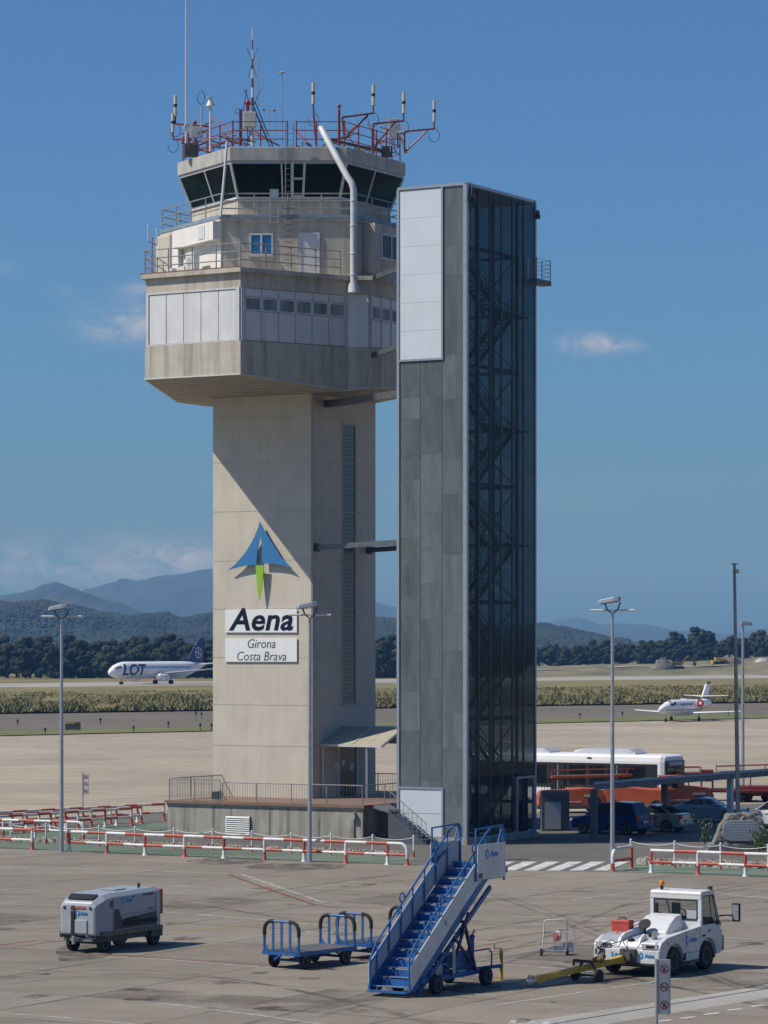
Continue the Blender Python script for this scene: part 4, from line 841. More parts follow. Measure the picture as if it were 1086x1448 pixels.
b = MB(); rboxg(b, dv0+.02, dv1-.02, .26, dh-.02, -.30, -.26); b.build('door_leaf', M['darkglass'], dw, world=True)  # dark leaf fills the opening, standing in for the shade inside
# back and left faces
b = MB(); b.prism([G(GW+.02, .1, .3), G(GW+.02, GD-.1, .3), G(GW+.02, GD-.1, z1-.1), G(GW+.02, .1, z1-.1)], UU*-.02); b.build('glass_wall', M['clearglass'], GT, world=True)
b = MB(); b.prism([G(.1, GD, .3), G(GW-.1, GD, .3), G(GW-.1, GD, z1-.1), G(.1, GD, z1-.1)], VV*.02); b.build('glass_wall', M['clearglass'], GT, world=True)
# inside: lift shaft frame, stair flights zigzagging along the right face
b = MB()
for (u, v) in ((1.75, .4), (3.45, .4), (1.75, 2.3), (3.45, 2.3), (.25, 1.55), (.25, 5.8), (3.4, 5.8), (1.6, 5.8), (1.6, 1.55)): b.bar(G(u, v, .3), G(u, v, z1-.1), .13, .13, up=UU)
for k in range(11):
    z = .3+2.87*k
    for (p, q) in (((1.75, .4), (3.45, .4)), ((1.75, 2.3), (3.45, 2.3)), ((1.75, .4), (1.75, 2.3)), ((.25, 1.55), (.25, 5.8)), ((3.4, 5.8), (.25, 5.8))): b.bar(G(*p, z), G(*q, z), .1, .16)
b.build('inner_frame', M['darksteel'], GT, world=True)
b = MB(); b.prism([G(1.85, .5, .3), G(3.35, .5, .3), G(3.35, 2.2, .3), G(1.85, 2.2, .3)], (0, 0, 31)); b.build('lift_shaft', mat('lift_dark', (.07, .085, .09), .6, var=.2), GT, world=True)
for k in range(11):
    z = .3+2.87*k
    va, vb = (1.5, 5.6) if k % 2 == 0 else (5.6, 1.5); u = .28 if k % 2 == 0 else 1.15
    b = MB(); lv = (.3, 1.45) if k % 2 == 0 else (5.65, 7.0); b.prism([G(.2, lv[0], z-.08), G(2.0, lv[0], z-.08), G(2.0, lv[1], z-.08), G(.2, lv[1], z-.08)], (0, 0, .1)); b.build('landing', M['shedgrey'], GT, world=True)
    if k == 10: break
    za, zb = z, z+2.87
    b = MB(); b.bar(G(u, va, za), G(u, vb, zb), .05, .24); b.bar(G(u+.8, va, za), G(u+.8, vb, zb), .05, .24)
    for i in range(14):
        f = (i+.5)/14; b.prism([G(u, va+(vb-va)*f, za+(zb-za)*f), G(u+.8, va+(vb-va)*f, za+(zb-za)*f), G(u+.8, va+(vb-va)*f+.2, za+(zb-za)*f), G(u, va+(vb-va)*f+.2, za+(zb-za)*f)], (0, 0, .03))
    for du in (0, .8):
        for h in (.35, .65, .98): b.cyl(G(u+du, va, za+h), G(u+du, vb, zb+h), .022, n=5)
        for i in range(7): f = i/6; b.cyl(G(u+du, va+(vb-va)*f, za+(zb-za)*f), G(u+du, va+(vb-va)*f, za+(zb-za)*f+.98), .018, n=5)
    b.build('stair_flight', M['shedgrey'], GT, world=True)
    b = MB(); b.cyl(G(.25, 1.55, z), G(.25, 5.8, z+2.87), .035, n=6); b.cyl(G(.25, 5.8, z), G(3.4, 5.8, z+2.87), .035, n=6); b.build('cross_brace', M['darksteel'], GT, world=True)
# ties back to the control tower
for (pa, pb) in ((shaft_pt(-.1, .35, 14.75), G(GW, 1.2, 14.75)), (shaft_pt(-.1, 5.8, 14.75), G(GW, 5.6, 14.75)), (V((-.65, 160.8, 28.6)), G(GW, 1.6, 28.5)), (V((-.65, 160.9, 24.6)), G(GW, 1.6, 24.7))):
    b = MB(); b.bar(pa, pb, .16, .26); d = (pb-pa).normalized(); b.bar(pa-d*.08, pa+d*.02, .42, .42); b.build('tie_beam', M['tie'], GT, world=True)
b = MB(); b.bar(shaft_pt(-.1, 1.5, 22.3), G(GW, 2.6, 22.3), .4, .35); b.build('tie_beam', M['tie'], GT, world=True)  # dark colour stands in for the tower head's shade on this beam
# small steel balcony at the back right
b = MB(); zc = 27.75; b.prism([G(-.05, GD-1.0, zc), G(-.62, GD-1.0, zc), G(-.62, GD+.6, zc), G(-.05, GD+.6, zc)], (0, 0, .22)); bl = b.build('balcony', M['shedgrey'], GT, world=True)
b = MB(); pts = [G(-.1, GD-.95, 0), G(-.59, GD-.95, 0), G(-.59, GD+.55, 0), G(-.1, GD+.55, 0)]
for k in range(6):
    for p, q in zip(pts, pts[1:]): b.cyl(p+ZZ*(zc+.25+.2*k), q+ZZ*(zc+.25+.2*k), .016, n=5)
for p in pts: b.cyl(p+ZZ*zc, p+ZZ*(zc+1.3), .03, n=6)
b.build('balcony_railing', M['steel'], bl, world=True)
# warning lamps on the top corners
for (u, v, lab) in ((-.12, .35, 'red warning lamp at the near top corner of the glass tower'), (-.12, GD-.15, 'red warning lamp at the right top corner of the glass tower')):
    p = G(u, v, GH-.55); t = thing('warning_lamp', lab, 'warning lamp', p, group='red lamps on the glass tower')
    b = MB(); b.bar((0, 0, -.25), (0, 0, .65), .07); b.bar((0, 0, .65), (-.45, .25, .65), .07); b.build('bracket', M['alu'], t)
    b = MB(); b.cyl((.1, -.06, -.28), (.1, -.06, -.06), .13, n=10); b.build('lamp_base', M['blackgloss'], t); b = MB(); b.lathe([(.10, -.06), (.11, .02), (.09, .12), (.04, .17), (.01, .18)], (.1, -.06, 0), n=12); b.build('lens', M['redlamp'], t, smooth=True)
# grey enclosure beside the glass tower
e0 = G(0, GD, 0)+VV*.3
p0 = gp(764, 1176); t = thing('fenced_enclosure', 'dark grey walled enclosure with a barred top, right of the glass tower', 'enclosure', p0)
A = p0+V((.1, .4, 0)); dX = V((1, .12, 0)).normalized()
b = MB(); b.prism([A, A+dX*1.45, A+dX*1.45+V((0, 1.6, 0)), A+V((0, 1.6, 0))], (0, 0, 2.0)); b.build('wall', M['shedgrey'], t, world=True)
b = MB(); b.prism([A+dX*.15+V((0, -.03, .1)), A+dX*1.0+V((0, -.03, .1)), A+dX*1.0+V((0, -.03, 1.5)), A+dX*.15+V((0, -.03, 1.5))], (0, -.03, 0)); b.build('door', M['greypanel'], t, world=True)
b = MB()
for i in range(11): q = A+dX*(i*.145); b.cyl(q+ZZ*2, q+ZZ*2.7, .015, n=5)
for h in (2.1, 2.7): b.cyl(A+ZZ*h, A+dX*1.45+ZZ*h, .03, n=6)
b.build('bars', M['darksteel'], t, world=True)
# ---------------------------------------------------------------- wheels
def wheel(par, c, r, w, side=1, rimr=.58, name='wheel', ax=(0, 1, 0)):
    """tyre with shoulders; the rim is a part of it. side: which way the outer face looks along ax"""
    b = MB(); h = w/2; b.lathe([(r*rimr, -h*.8), (r*.86, -h), (r*.97, -h*.75), (r, -h*.3), (r, h*.3), (r*.97, h*.75), (r*.86, h), (r*rimr, h*.8)], (0, 0, 0), ax, 24)
    o = b.build(name, M['black'], par, smooth=True); o.location = c
    b = MB(); s = side; a = V(ax)
    b.lathe([(.001, h*.45), (r*.18, h*.5), (r*.2, h*.3), (r*.45, h*.25), (r*.5, h*.78), (r*rimr+.005, h*.82), (r*rimr+.005, h*.2)], (0, 0, 0), a*s, 20)
    b.build('rim', M['rim'], o, smooth=True); return o
def badge(par, o, xdir, up, s, word=True, m=None):
    """round blue sticker with the operator's word beside it (as on the photo's equipment)"""
    x, u = V(xdir).normalized(), V(up).normalized(); n = x.cross(u); o = V(o)
    b = MB(); R = Matrix((x, u, n)).transposed()
    rg = [[o+R@V((s*.36*cos(2*pi*k/20)*.85, s*.5*sin(2*pi*k/20), z)) for k in range(20)] for z in (0, .006)]; b.loft(rg); b.build('sticker', m or M['logo'], par)
    b = MB(); b.prism([o+R@V(q) for q in ((-.03*s, -.3*s, .007), (.12*s, -.18*s, .007), (.03*s, .32*s, .007), (-.1*s, .1*s, .007))], n*.003); b.build('sticker_mark', M['white'], par)
    if word: put_text('lettering', 'Aena', s*.72, m or M['logo'], par, o+x*s*1.35+n*.003, x, u, .1, .01)

# ---------------------------------------------------------------- ground power unit
t = thing('ground_power_unit', 'light grey towable ground power unit with a red box on its rear', 'power unit', (-8.756, 99.24, 0), radians(-120))
def prof(b, pts, y0, y1): b.loft([[V((x, y0, z)) for x, z in pts], [V((x, y1, z)) for x, z in pts]])
b = MB()
sec = [(1.68, .55, .62, 1.0), ]
def gsec(x, z0, z1, hw, c): return [V((x, -hw, z0)), V((x, hw, z0)), V((x, hw*1.0, z1-c)), V((x, hw-c*1.3, z1)), V((x, -hw+c*1.3, z1)), V((x, -hw, z1-c))]
b.loft([gsec(1.74, .60, 1.50, .60, .10), gsec(1.70, .56, 1.60, .68, .12), gsec(1.30, .52, 1.80, .78, .14), gsec(.95, .5, 1.84, .78, .14), gsec(-1.55, .62, 1.88, .78, .13), gsec(-1.78, .66, 1.84, .76, .13)])
b.build('housing', M['bodygrey'], t, bevel=.03)
b = MB(); b.prism([V((.85, .785, .70)), V((.85, .785, 1.33)), V((.62, .785, 1.33)), V((.45, .785, 1.0)), V((-1.5, .785, 1.12)), V((-1.5, .785, .70))], (0, .012, 0)); b.build('painted_recess', M['blueblack'], t)  # flat dark sheet standing in for the depth and shade of a recess
b = MB(); b.bb(.35, -1.5, .79, .83, .78, .92); b.bb(.2, -.4, .79, .85, .96, 1.0); b.build('hose', M['black'], t)
b = MB(); b.prism([V((1.62, -.48, 1.685)), V((1.62, .48, 1.685)), V((1.34, .52, 1.815)), V((1.34, -.52, 1.815))], (0.01, 0, .02)); b.build('air_grille', M['blackgloss'], t)
b = MB()
for k in range(7): x = 1.60-.04*k; z = 1.712+.0186*k; b.bar((x, -.47, z), (x, .47, z), .012, .012)
b.build('grille_slat', M['chassis'], t)
b = MB(); b.bb(1.70, 1.78, -.3, .38, .62, 1.05); b.build('front_panel', M['bodygrey'], t, bevel=.02)
b = MB(); b.bb(1.74, 1.80, -.22, -.1, .45, 1.32); b.tube([(1.77, -.16+.06*cos(a), 1.4+.08*sin(a)) for a in [i*pi/5 for i in range(10)]], .02, 5, closed=True); b.build('drawbar_stowed', M['blackgloss'], t)
b = MB(); b.bb(1.76, 1.765, -.15, .32, 1.4, 1.46); b.build('sticker_strip', M['redbox'], t)
badge(t, (1.755, .02, 1.26), (0, 1, 0), (0, 0, 1), .17)
badge(t, (.35, .787, 1.58), (-1, 0, 0), (0, 0, 1), .24)
b = MB(); b.bb(-.75, -1.35, .781, .787, 1.66, 1.74); b.build('sticker_strip', M['greyink'], t); b = MB(); b.bb(-1.0, -1.35, .781, .787, 1.2, 1.27); b.build('sticker_strip', M['redbox'], t); b = MB(); b.bb(.9, 1.1, .781, .787, 1.4, 1.62); b.build('sticker_strip', M['greyink'], t)
for x_, z_ in ((.93, .62), (-1.45, .66)): b = MB(); b.bb(x_-.008, x_+.008, .776, .786, z_, 1.70); b.build('panel_gap', M['black'], t)
b = MB(); b.bb(-1.45, .93, .776, .786, 1.345, 1.357) if False else b.bb(-1.45, .45, .776, .787, 1.14, 1.15); b.build('panel_gap', M['black'], t)
for x_ in (-1.2, -.2): b = MB(); b.bb(x_-.05, x_+.05, .78, .80, 1.66, 1.70); b.build('latch', M['blackgloss'], t)
b = MB(); b.bb(-.5, .1, -.3, .3, 1.865, 1.90); b.build('roof_hatch', M['bodygrey'], t, bevel=.01)
b = MB(); b.cyl((-1.2, .3, 1.86), (-1.2, .3, 2.02), .05, n=10); b.build('exhaust', M['darksteel'], t)
b = MB(); b.bb(-1.72, 1.5, -.72, .72, .34, .56); b.bb(-1.8, 1.55, .70, .84, .52, .66); b.bb(-1.8, 1.55, -.84, -.70, .52, .66); b.bb(-1.85, -1.2, -.78, .8, .3, .62); b.build('chassis', M['chassis'], t, bevel=.015)
b = MB()
for k in range(20): x = -1.7+.16*k; b.prism([V((x, .841, .53)), V((x+.07, .841, .53)), V((x+.11, .841, .65)), V((x+.04, .841, .65))], (0, .004, 0))
b.build('hazard_strip', mat('hazard_dull', (.30, .25, .12), .7, var=.2), t)
b = MB(); b.bb(-1.95, -1.78, .1, .74, 1.0, 1.8); b.build('rear_box', M['redlamp'], t, bevel=.02)
b = MB(); b.bar((1.5, 0, .45), (1.95, 0, .42), .12, .1); b.bar((1.6, -.35, .42), (1.6, .5, .42), .1, .1); b.cyl((1.95, 0, .3), (1.95, 0, .55), .06, n=8); b.bar((1.4, .5, .4), (1.75, .35, .55), .05); b.build('tow_hitch', M['steel'], t)
b = MB()
for y in (-.5, .5): b.cyl((1.73, y*1.0, 1.42), (1.76, y, 1.42), .05, n=10); b.cyl((1.66, y*1.3, .52), (1.72, y*1.3, .52), .06, n=8)
b.build('lamp', M['blackgloss'], t)
for x, y, s in ((1.2, -.55, -1), (1.2, .62, 1), (-1.55, .62, 1), (-1.55, -.62, -1)): wheel(t, (x, y, .3), .3, .2, s)
b = MB(); b.cyl((1.2, -.55, .3), (1.2, .62, .3), .05); b.cyl((-1.55, -.6, .3), (-1.55, .6, .3), .05); b.ball((.2, .5, .3), .2, (1.4, .8, .9)); b.build('axle', M['chassis'], t)

# ---------------------------------------------------------------- baggage dollies
def dolly(loc, rz, lab):
    t = thing('baggage_dolly', lab, 'baggage cart', loc, rz, 'blue hooped baggage dollies')
    L, w = 2.7, 1.4
    b = MB(); b.bb(-L/2, L/2, -w/2, w/2, .50, .54); b.build('deck', M['deckgrey'], t, bevel=.008)
    b = MB()
    for y in (-w/2, w/2): b.bb(-L/2-.02, L/2+.02, y-.03, y+.03, .42, .52)
    for x in (-L/2, -.95, 0, .95, L/2): b.bb(x-.04, x+.04, -w/2+.03, w/2-.03, .42, .5)
    for x in (-.95, .95):
        for y in (-.5, .5): b.bar((x-.35, y, .42), (x, y, .25), .05); b.bar((x+.35, y, .42), (x, y, .25), .05)
        b.cyl((x, -.6, .24), (x, .6, .24), .04, n=8)
    b.bar((-.95, 0, .27), (.95, 0, .27), .06); b.bar((L/2, 0, .42), (L/2+.3, 0, .3), .06)
    b.build('frame', M['blue'], t)
    for sx in (1, -1):
        b = MB(); x = sx*(L/2-.03); R = .28; H = 1.42; hw = w/2-.03
        P = [(x, -hw, .5), (x, -hw, H-R)]+[(x, -hw+R-R*cos(a), H-R+R*sin(a)) for a in [pi/2*i/5 for i in range(1, 6)]]+[(x, hw-R+R*sin(a), H-R+R*cos(a)) for a in [pi/2*i/5 for i in range(0, 6)]]+[(x, hw, .5)]
        b.tube(P, .042, 8)
        for y in (-.33, 0, .33): b.bar((x, y, .5), (x, y, H), .075, .035, up=V((1, 0, 0)))
        b.bb(x-.03, x+.03, -hw, hw, .44, .54)
        for s in (-1, 1): b.prism([V((x, s*hw, .5)), V((x, s*(hw-.22), .5)), V((x, s*hw, .78))], (.02, 0, 0))
        hp = b.build('end_hoop', M['blue'], t, smooth=True)
        for s in (-1, 1): b = MB(); b.tube([(x, s*hw, H-.42), (x, s*hw, H-R)]+[(x, s*(hw-R+R*cos(a)), H-R+R*sin(a)) for a in [pi/2*i/5 for i in range(1, 6)]]+[(x, s*(hw-R-.08), H)], .058, 8); b.build('rubber_guard', M['black'], hp, smooth=True)
    for x in (-.95, .95):
        for y in (-.6, .6): wheel(t, (x, y, .24), .24, .12, 1 if y > 0 else -1)
    return t
dolly((-2.24, 93.9, 0), radians(-128.3), 'empty blue baggage dolly nearest the camera, dark deck and two barred end hoops')
dolly((-.1, 96.7, 0), radians(-128.3), 'second blue baggage dolly, half hidden behind the boarding stairs')

# ---------------------------------------------------------------- mobile boarding stairs
t = thing('boarding_stairs', 'blue mobile passenger boarding stairs with white side panels', 'boarding stairs', (.57, 86.65, 0), radians(58))
X0, Z0, X1, Z1, HW, YC = -1.0, .28, 3.05, 3.28, .62, -.2
N = 14
def sy(s): return YC+s*HW
b = MB()
for s in (-1, 1):
    y = sy(s*1.05); b.prism([V((X0-.15, y-.03, Z0-.12)), V((X0-.15, y-.03, Z0+.02)), V((X1+.1, y-.03, Z1+.0)), V((X1+1.2, y-.03, Z1+.0)), V((X1+1.2, y-.03, Z1-.16)), V((X1+.2, y-.03, Z1-.2)), V((X0+.15, y-.03, Z0-.14))], (0, .06, 0))
    b.bar((X0+.3, y*1.0, Z0-.18), (X1+.25, y, Z1-.52), .08, .12)
b.build('stringer', M['blue'], t)
for k in range(N):
    f = k/(N-1); x = X0+(X1-X0)*f; z = Z0+(Z1-Z0)*f; b = MB(); b.bb(x-.02, x+.30, sy(-1), sy(1), z-.03, z); b.bb(x+.275, x+.29, sy(-1), sy(1), z, z+.17); st = b.build('step', M['blue'], t)
    b = MB(); b.bb(x-.03, x-.012, sy(-1)+.02, sy(1)-.02, z-.02, z+.005); b.build('nosing', M['alu'], st)
b = MB(); b.bb(X1+.2, X1+1.25, sy(-1), sy(1), Z1-.06, Z1); b.build('platform', M['blue'], t); b = MB(); b.bb(X0-.3, X0, sy(-1), sy(1), Z0-.16, Z0-.12); b.build('bottom_tread', M['blue'], t)
slope = (Z1-Z0)/(X1-X0)
for s in (-1, 1):
    y = sy(s*1.08); b = MB()
    def zl(x): return Z0+(x-X0)*slope
    q = [(X0-.1, zl(X0-.1)+.0), (X0-.1, zl(X0)+.62), (X1-.6, zl(X1-.6)+.68), (X1-.6, zl(X1-.6)+.02)]
    b.prism([V((x, y, z)) for x, z in q], (0, .025*s, 0)); b.build('side_panel', M['offwhite'] if s < 0 else M['greypanel'], t)
    b = MB(); q = [(X1-.56, zl(X1-.56)-.0), (X1-.56, zl(X1-.56)+.66), (X1+.25, Z1+.5), (X1+.25, Z1-.1)]
    b.prism([V((x, y*1.0, z)) for x, z in q], (0, .025*s, 0)); b.build('side_panel', M['offwhite'] if s < 0 else M['greypanel'], t)
    b = MB(); yy = y-.04*s
    b.tube([(X0-.12, yy, zl(X0)+.0), (X0-.12, yy, zl(X0)+.72), (X0+.2, yy, zl(X0+.2)+1.0), (X1+.1, yy, zl(X1)+1.05), (X1+.3, yy, zl(X1)+1.15)], .03, 8)
    b.tube([(X0-.1, yy, zl(X0)+.62), (X1+.1, yy, zl(X1)+.68)], .022, 6)
    for i in range(7): x = X0+.25+(X1-X0)*i/6.4; b.cyl((x, yy, zl(x)-.05), (x, yy, zl(x)+1.0), .024, n=6)
    for x in (X0+1.6, X1-.65): b.tube([(x+.13*cos(a), yy+.02*s, zl(x)+1.12+.13*sin(a)) for a in [i*pi/6 for i in range(12)]], .022, 6, closed=True)
    b.build('handrail', M['blue'], t, smooth=True)
    # upper side guards with panels
    xa, xb, za, zb = 2.35, 3.95, 3.02, 4.02
    yo = sy(s*1.22); b = MB()
    b.prism([V((xa, yo, za)), V((xb, yo, za)), V((xb, yo, zb)), V((xa, yo, zb))], (0, .03*s, 0)); up = b.build('guard_panel', M['offwhite'] if s < 0 else M['greypanel'], t)
    b = MB(); yb = yo-.03*s
    b.tube([(xa, yb, za-.05), (xa, yb, 4.45), (xb-.1, yb, 4.5), (xb, yb, 4.4), (xb, yb, za-.1)], .032, 8); b.tube([(xa, yb, za), (xb, yb, za)], .03, 6); b.tube([(xb-.35, yb, zb), (xb-.1, yb, 4.5)], .024, 6); b.tube([(xb-.25+.2*cos(a), yb, 4.26+.2*sin(a)) for a in [-pi/2+i*pi/7 for i in range(9)]], .022, 6)
    b.build('guard_rail', M['blue'], t, smooth=True)
    if s < 0:
        badge(t, (2.88, yo-.034, 3.72), (1, 0, 0), ZZ, .30); 
        b = MB(); b.bb(2.4, 2.62, yo-.036, yo-.03, 3.05, 3.2); b.build('sticker_strip', M['greyink'], t)
        badge(t, (.75, y-.03, zl(.75)+.34), (1, 0, slope), (-slope, 0, 1), .17, word=False)
# chassis, lifting legs and gear
b = MB()
for y in (-.9, .05): b.bar((-.6, y, .42), (2.9, y, .42), .09, .14)
for x in (-.5, .6, 1.7, 2.8): b.bar((x, -.92, .42), (x, .1, .42), .09, .12)
b.bb(.9, 2.6, -.75, .0, .5, .62); b.bb(.9, 1.9, -.85, -.15, .62, 1.0); b.bar((2.9, -.5, .42), (4.2, -.69, .42), .1, .1)
b.build('chassis', M['blue'], t, bevel=.01)
b = MB()
for y in (-.95, .1): b.bar((2.3, y, .45), (1.65, y, zl(1.65)-.35), .08, .08); b.bar((.9, y, .45), (1.9, y, zl(1.9)-.3), .07, .07); b.bar((2.3, y, .5), (1.1, y, zl(1.1)-.32), .06, .06)
b.bar((1.65, -.95, zl(1.65)-.35), (1.65, .1, zl(1.65)-.35), .08); b.build('lifting_leg', M['navy'], t)
b = MB(); b.cyl((.55, -.8, .62), (.55, -.2, .62), .2, n=14); b.cyl((1.0, -1.0, .5), (1.0, -1.0, 1.3), .05); b.build('air_tank', M['steel'], t)
b = MB(); b.cyl((2.45, -.75, .45), (2.45, -.75, 1.35), .06, n=8); b.ball((2.45, -.75, 1.4), .08, n=6); b.build('jack', M['blue'], t)
b = MB(); b.bb(2.3, 2.7, -.62, -.3, .6, .98); b.bar((2.6, -.5, .95), (3.0, -.5, 1.55), .03); b.bb(2.1, 2.3, -.7, -.5, .55, .85); b.build('pump_unit', M['chassis'], t)
b = MB(); b.tube([(2.0, -.95, .6), (2.0, -.95, 1.02), (3.05, -.95, 1.02), (3.2, -.95, .9), (3.2, -.95, .45)], .025, 6); b.tube([(.9, -.95, 1.05), (2.0, -.95, 1.05)], .02, 6); b.build('guard_hoop', M['blue'], t)
b = MB(); b.cyl((4.2, -.69, .02), (4.2, -.69, .85), .06, n=8); b.bar((4.2, -.69, .85), (4.2, -.69, .93), .03); b.bar((4.2, -.69, .92), (4.05, -.55, .92), .025); b.bar((4.05, -.55, .92), (4.05, -.55, 1.05), .025); b.build('jockey_jack', M['yellow'], t)
for x, y, s in ((0, -1.02, -1), (0, .2, 1), (2.75, -1.02, -1), (2.75, .2, 1)): wheel(t, (x, y, .27), .27, .2, s)

# ---------------------------------------------------------------- tow tractor
t = thing('tow_tractor', 'white low aircraft tow tractor with a small cab and amber beacon', 'tow tractor', (7.08, 90.8, 0), radians(57))
HWT = 1.1
def tsec(x, z0, z1, hw, c=.08): return [V((x, -hw, z0)), V((x, hw, z0)), V((x, hw, z1-c)), V((x, hw-c, z1)), V((x, -hw+c, z1)), V((x, -hw, z1-c))]
# side skirts with wheel arches
arch = lambda xc, r, n=9: [(xc-r*cos(pi*i/n), .38+r*sin(pi*i/n)) for i in range(n+1)]
sk = [(0, .34), (.38, .34)]+arch(.95, .57)[1:-1]+[(1.52, .36), (2.45, .36)]+arch(3.05, .58)[1:-1]+[(3.63, .42), (3.95, .46), (4.02, .8), (3.98, 1.12), (3.5, 1.36), (2.6, 1.34), (1.4, 1.24), (.45, 1.14), (.12, 1.02), (0, .9)]
for s in (-1, 1):
    b = MB(); b.loft([[V((x, s*HWT, z)) for x, z in sk], [V((x, s*(HWT-.14), z)) for x, z in sk]]); b.build('side_body', M['white'], t, bevel=.025)
b = MB(); b.loft([tsec(.02, .36, .88, .96), tsec(.12, .36, 1.0, .96), tsec(.45, .5, 1.06, .96), tsec(1.4, .62, 1.12, .96), tsec(2.5, .62, 1.22, .96), tsec(3.9, .5, 1.28, .96), tsec(4.0, .5, 1.0, .96)]); b.build('body', M['white'], t)
b = MB(); b.bb(-.03, .06, -HWT+.02, HWT-.02, .36, .80); b.build('rear_bumper', M['white'], t, bevel=.02)
b = MB(); b.bb(-.02, .05, .55, 1.02, .84, .98); b.build('lamp_panel', M['greypanel'], t); b = MB(); b.bb(-.02, .05, -1.02, -.5, .84, .98); b.build('lamp_panel', M['greypanel'], t)
b = MB(); b.bb(-.03, -.01, .62, .8, .88, .95); b.bb(-.03, -.01, -.92, -.65, .87, .95); b.build('tail_lamp', M['blackgloss'], t)
# deck: left box, kerbs and well
b = MB(); b.loft([[V((.1, .38, .95)), V((.1, 1.0, .95)), V((.12, 1.0, 1.02)), V((.12, .38, 1.02))], [V((.45, .38, 1.0)), V((.45, 1.0, 1.0)), V((.45, 1.0, 1.18)), V((.45, .38, 1.18))], [V((1.75, .38, 1.1)), V((1.75, 1.0, 1.1)), V((1.75, 1.0, 1.3)), V((1.75, .38, 1.3))]]); b.build('deck_cover', M['bodygrey'], t, bevel=.02)
for y, w_ in ((.30, .1), (-.36, .09)):
    b = MB(); L = 1.75 if y > 0 else .55; b.loft([[V((x, y-w_/2, z0)), V((x, y+w_/2, z0)), V((x, y+w_/2, z1)), V((x, y-w_/2, z1))] for x, z0, z1 in ((.02, .84, .92), (.15, .9, 1.12), (.4, 1.0, 1.24), (L-.15, 1.05, 1.38 if y > 0 else 1.24), (L, 1.05, 1.3 if y > 0 else 1.1))]); b.build('deck_kerb', M['white'], t, bevel=.02)
b = MB(); b.loft([[V((x, -.30, z-.05)), V((x, .24, z-.05)), V((x, .24, z)), V((x, -.30, z))] for x, z in ((.12, .9), (.6, 1.09), (1.5, 1.15), (2.0, 1.2))]); b.build('deck_well', M['bodygrey'], t)
b = MB(); b.lathe([(.02, 0), (.2, .02), (.2, .05), (.02, .08)], (1.35, .12, 1.4), (-.7, 0, .7), 14); b.bar((1.35, .12, 1.15), (1.38, .12, 1.42), .05); b.build('folded_seat', M['black'], t, smooth=True); b = MB(); b.ball((.25, -.02, 1.05), .09, (1.2, 1.2, .8), 7); b.build('coupling_knob', M['black'], t, smooth=True); b = MB(); b.ball((.7, -.42, 1.2), .08, n=6); b.build('fitting', M['black'], t, smooth=True)
b = MB(); b.bb(.5, .75, -.62, -.56, 1.0, 1.3); b.build('fitting', M['steel'], t)
# hood wedge behind the cab
b = MB(); b.loft([[V((x, y0, 1.1)), V((x, y1, 1.1)), V((x, y1-.06, z)), V((x, y0+.06, z))] for x, z, y0, y1 in ((1.5, 1.2, -.55, .62), (1.8, 1.42, -.55, .62), (2.2, 1.6, -.52, .6), (2.62, 1.66, -.5, .58))]); b.build('hood', M['white'], t, bevel=.03)
# cab
cx0, cx1, cy0, cy1, cz0, cz1 = 2.62, 3.95, -HWT+.02, .62, 1.2, 2.28
b = MB()
roofp = [(cx0, cz1), (cx0+.05, cz1+.06), (3.3, cz1+.08), (3.5, cz1+.02), (3.5, cz1-.07), (cx0, cz1-.07)]
b.loft([[V((x, cy0, z)) for x, z in roofp], [V((x, cy1, z)) for x, z in roofp]]); b.build('cab_roof', M['white'], t, bevel=.02)
b = MB()
for y in (cy0+.05, cy1-.05):
    b.bar((cx0+.06, y, cz0), (cx0+.06, y, cz1), .12, .10); b.bar((cx1-.05, y, 1.25), (3.44, y, cz1), .07, .09)
b.bar((cx0+.05, cy0, 1.36), (cx0+.05, cy1, 1.36), .1, .3); b.bar((cx0+.05, cy0, cz1-.1), (cx0+.05, cy1, cz1-.1), .1, .16); b.bar((cx1-.04, cy0, 1.28), (cx1-.04, cy1, 1.28), .1, .1)
b.bb(cx0, cx1-.02, cy0, cy0+.06, 1.2, 1.36); b.bb(cx0, cx1-.02, cy1-.06, cy1, 1.2, 1.36)
b.build('cab_frame', M['white'], t, bevel=.015)
b = MB(); b.prism([V((cx0+.13, cy0+.03, 1.38)), V((cx1-.12, cy0+.03, 1.38)), V((3.42, cy0+.03, cz1-.1)), V((cx0+.13, cy0+.03, cz1-.1))], (0, .012, 0)); sw = b.build('side_window', M['carglass'], t)
b = MB(); P = [(cx0+.13, 1.36), (cx1-.1, 1.36), (3.44, cz1-.08), (cx0+.13, cz1-.08)]; b.tube([(x, cy0+.02, z) for x, z in P], .022, 6, closed=True); b.bar((3.35, cy0+.02, 1.38), (3.2, cy0+.02, cz1-.1), .02); b.build('window_seal', M['black'], sw)
b = MB(); b.prism([V((cx0+.13, cy1-.04, 1.38)), V((cx1-.12, cy1-.04, 1.38)), V((3.42, cy1-.04, cz1-.1)), V((cx0+.13, cy1-.04, cz1-.1))], (0, .012, 0)); b.build('side_window', M['carglass'], t)
b = MB(); b.prism([V((cx1-.06, cy0+.1, 1.34)), V((cx1-.06, cy1-.1, 1.34)), V((3.46, cy1-.1, cz1-.08)), V((3.46, cy0+.1, cz1-.08))], (.012, 0, 0)); b.build('windscreen', M['carglass'], t)
b = MB(); b.tube([(cx0+.0, y, z) for y, z in ((cy0+.14, 1.5), (cy1-.14, 1.5), (cy1-.14, cz1-.2), (cy0+.14, cz1-.2))], .026, 6, closed=True); b.build('rear_window_seal', M['black'], t)
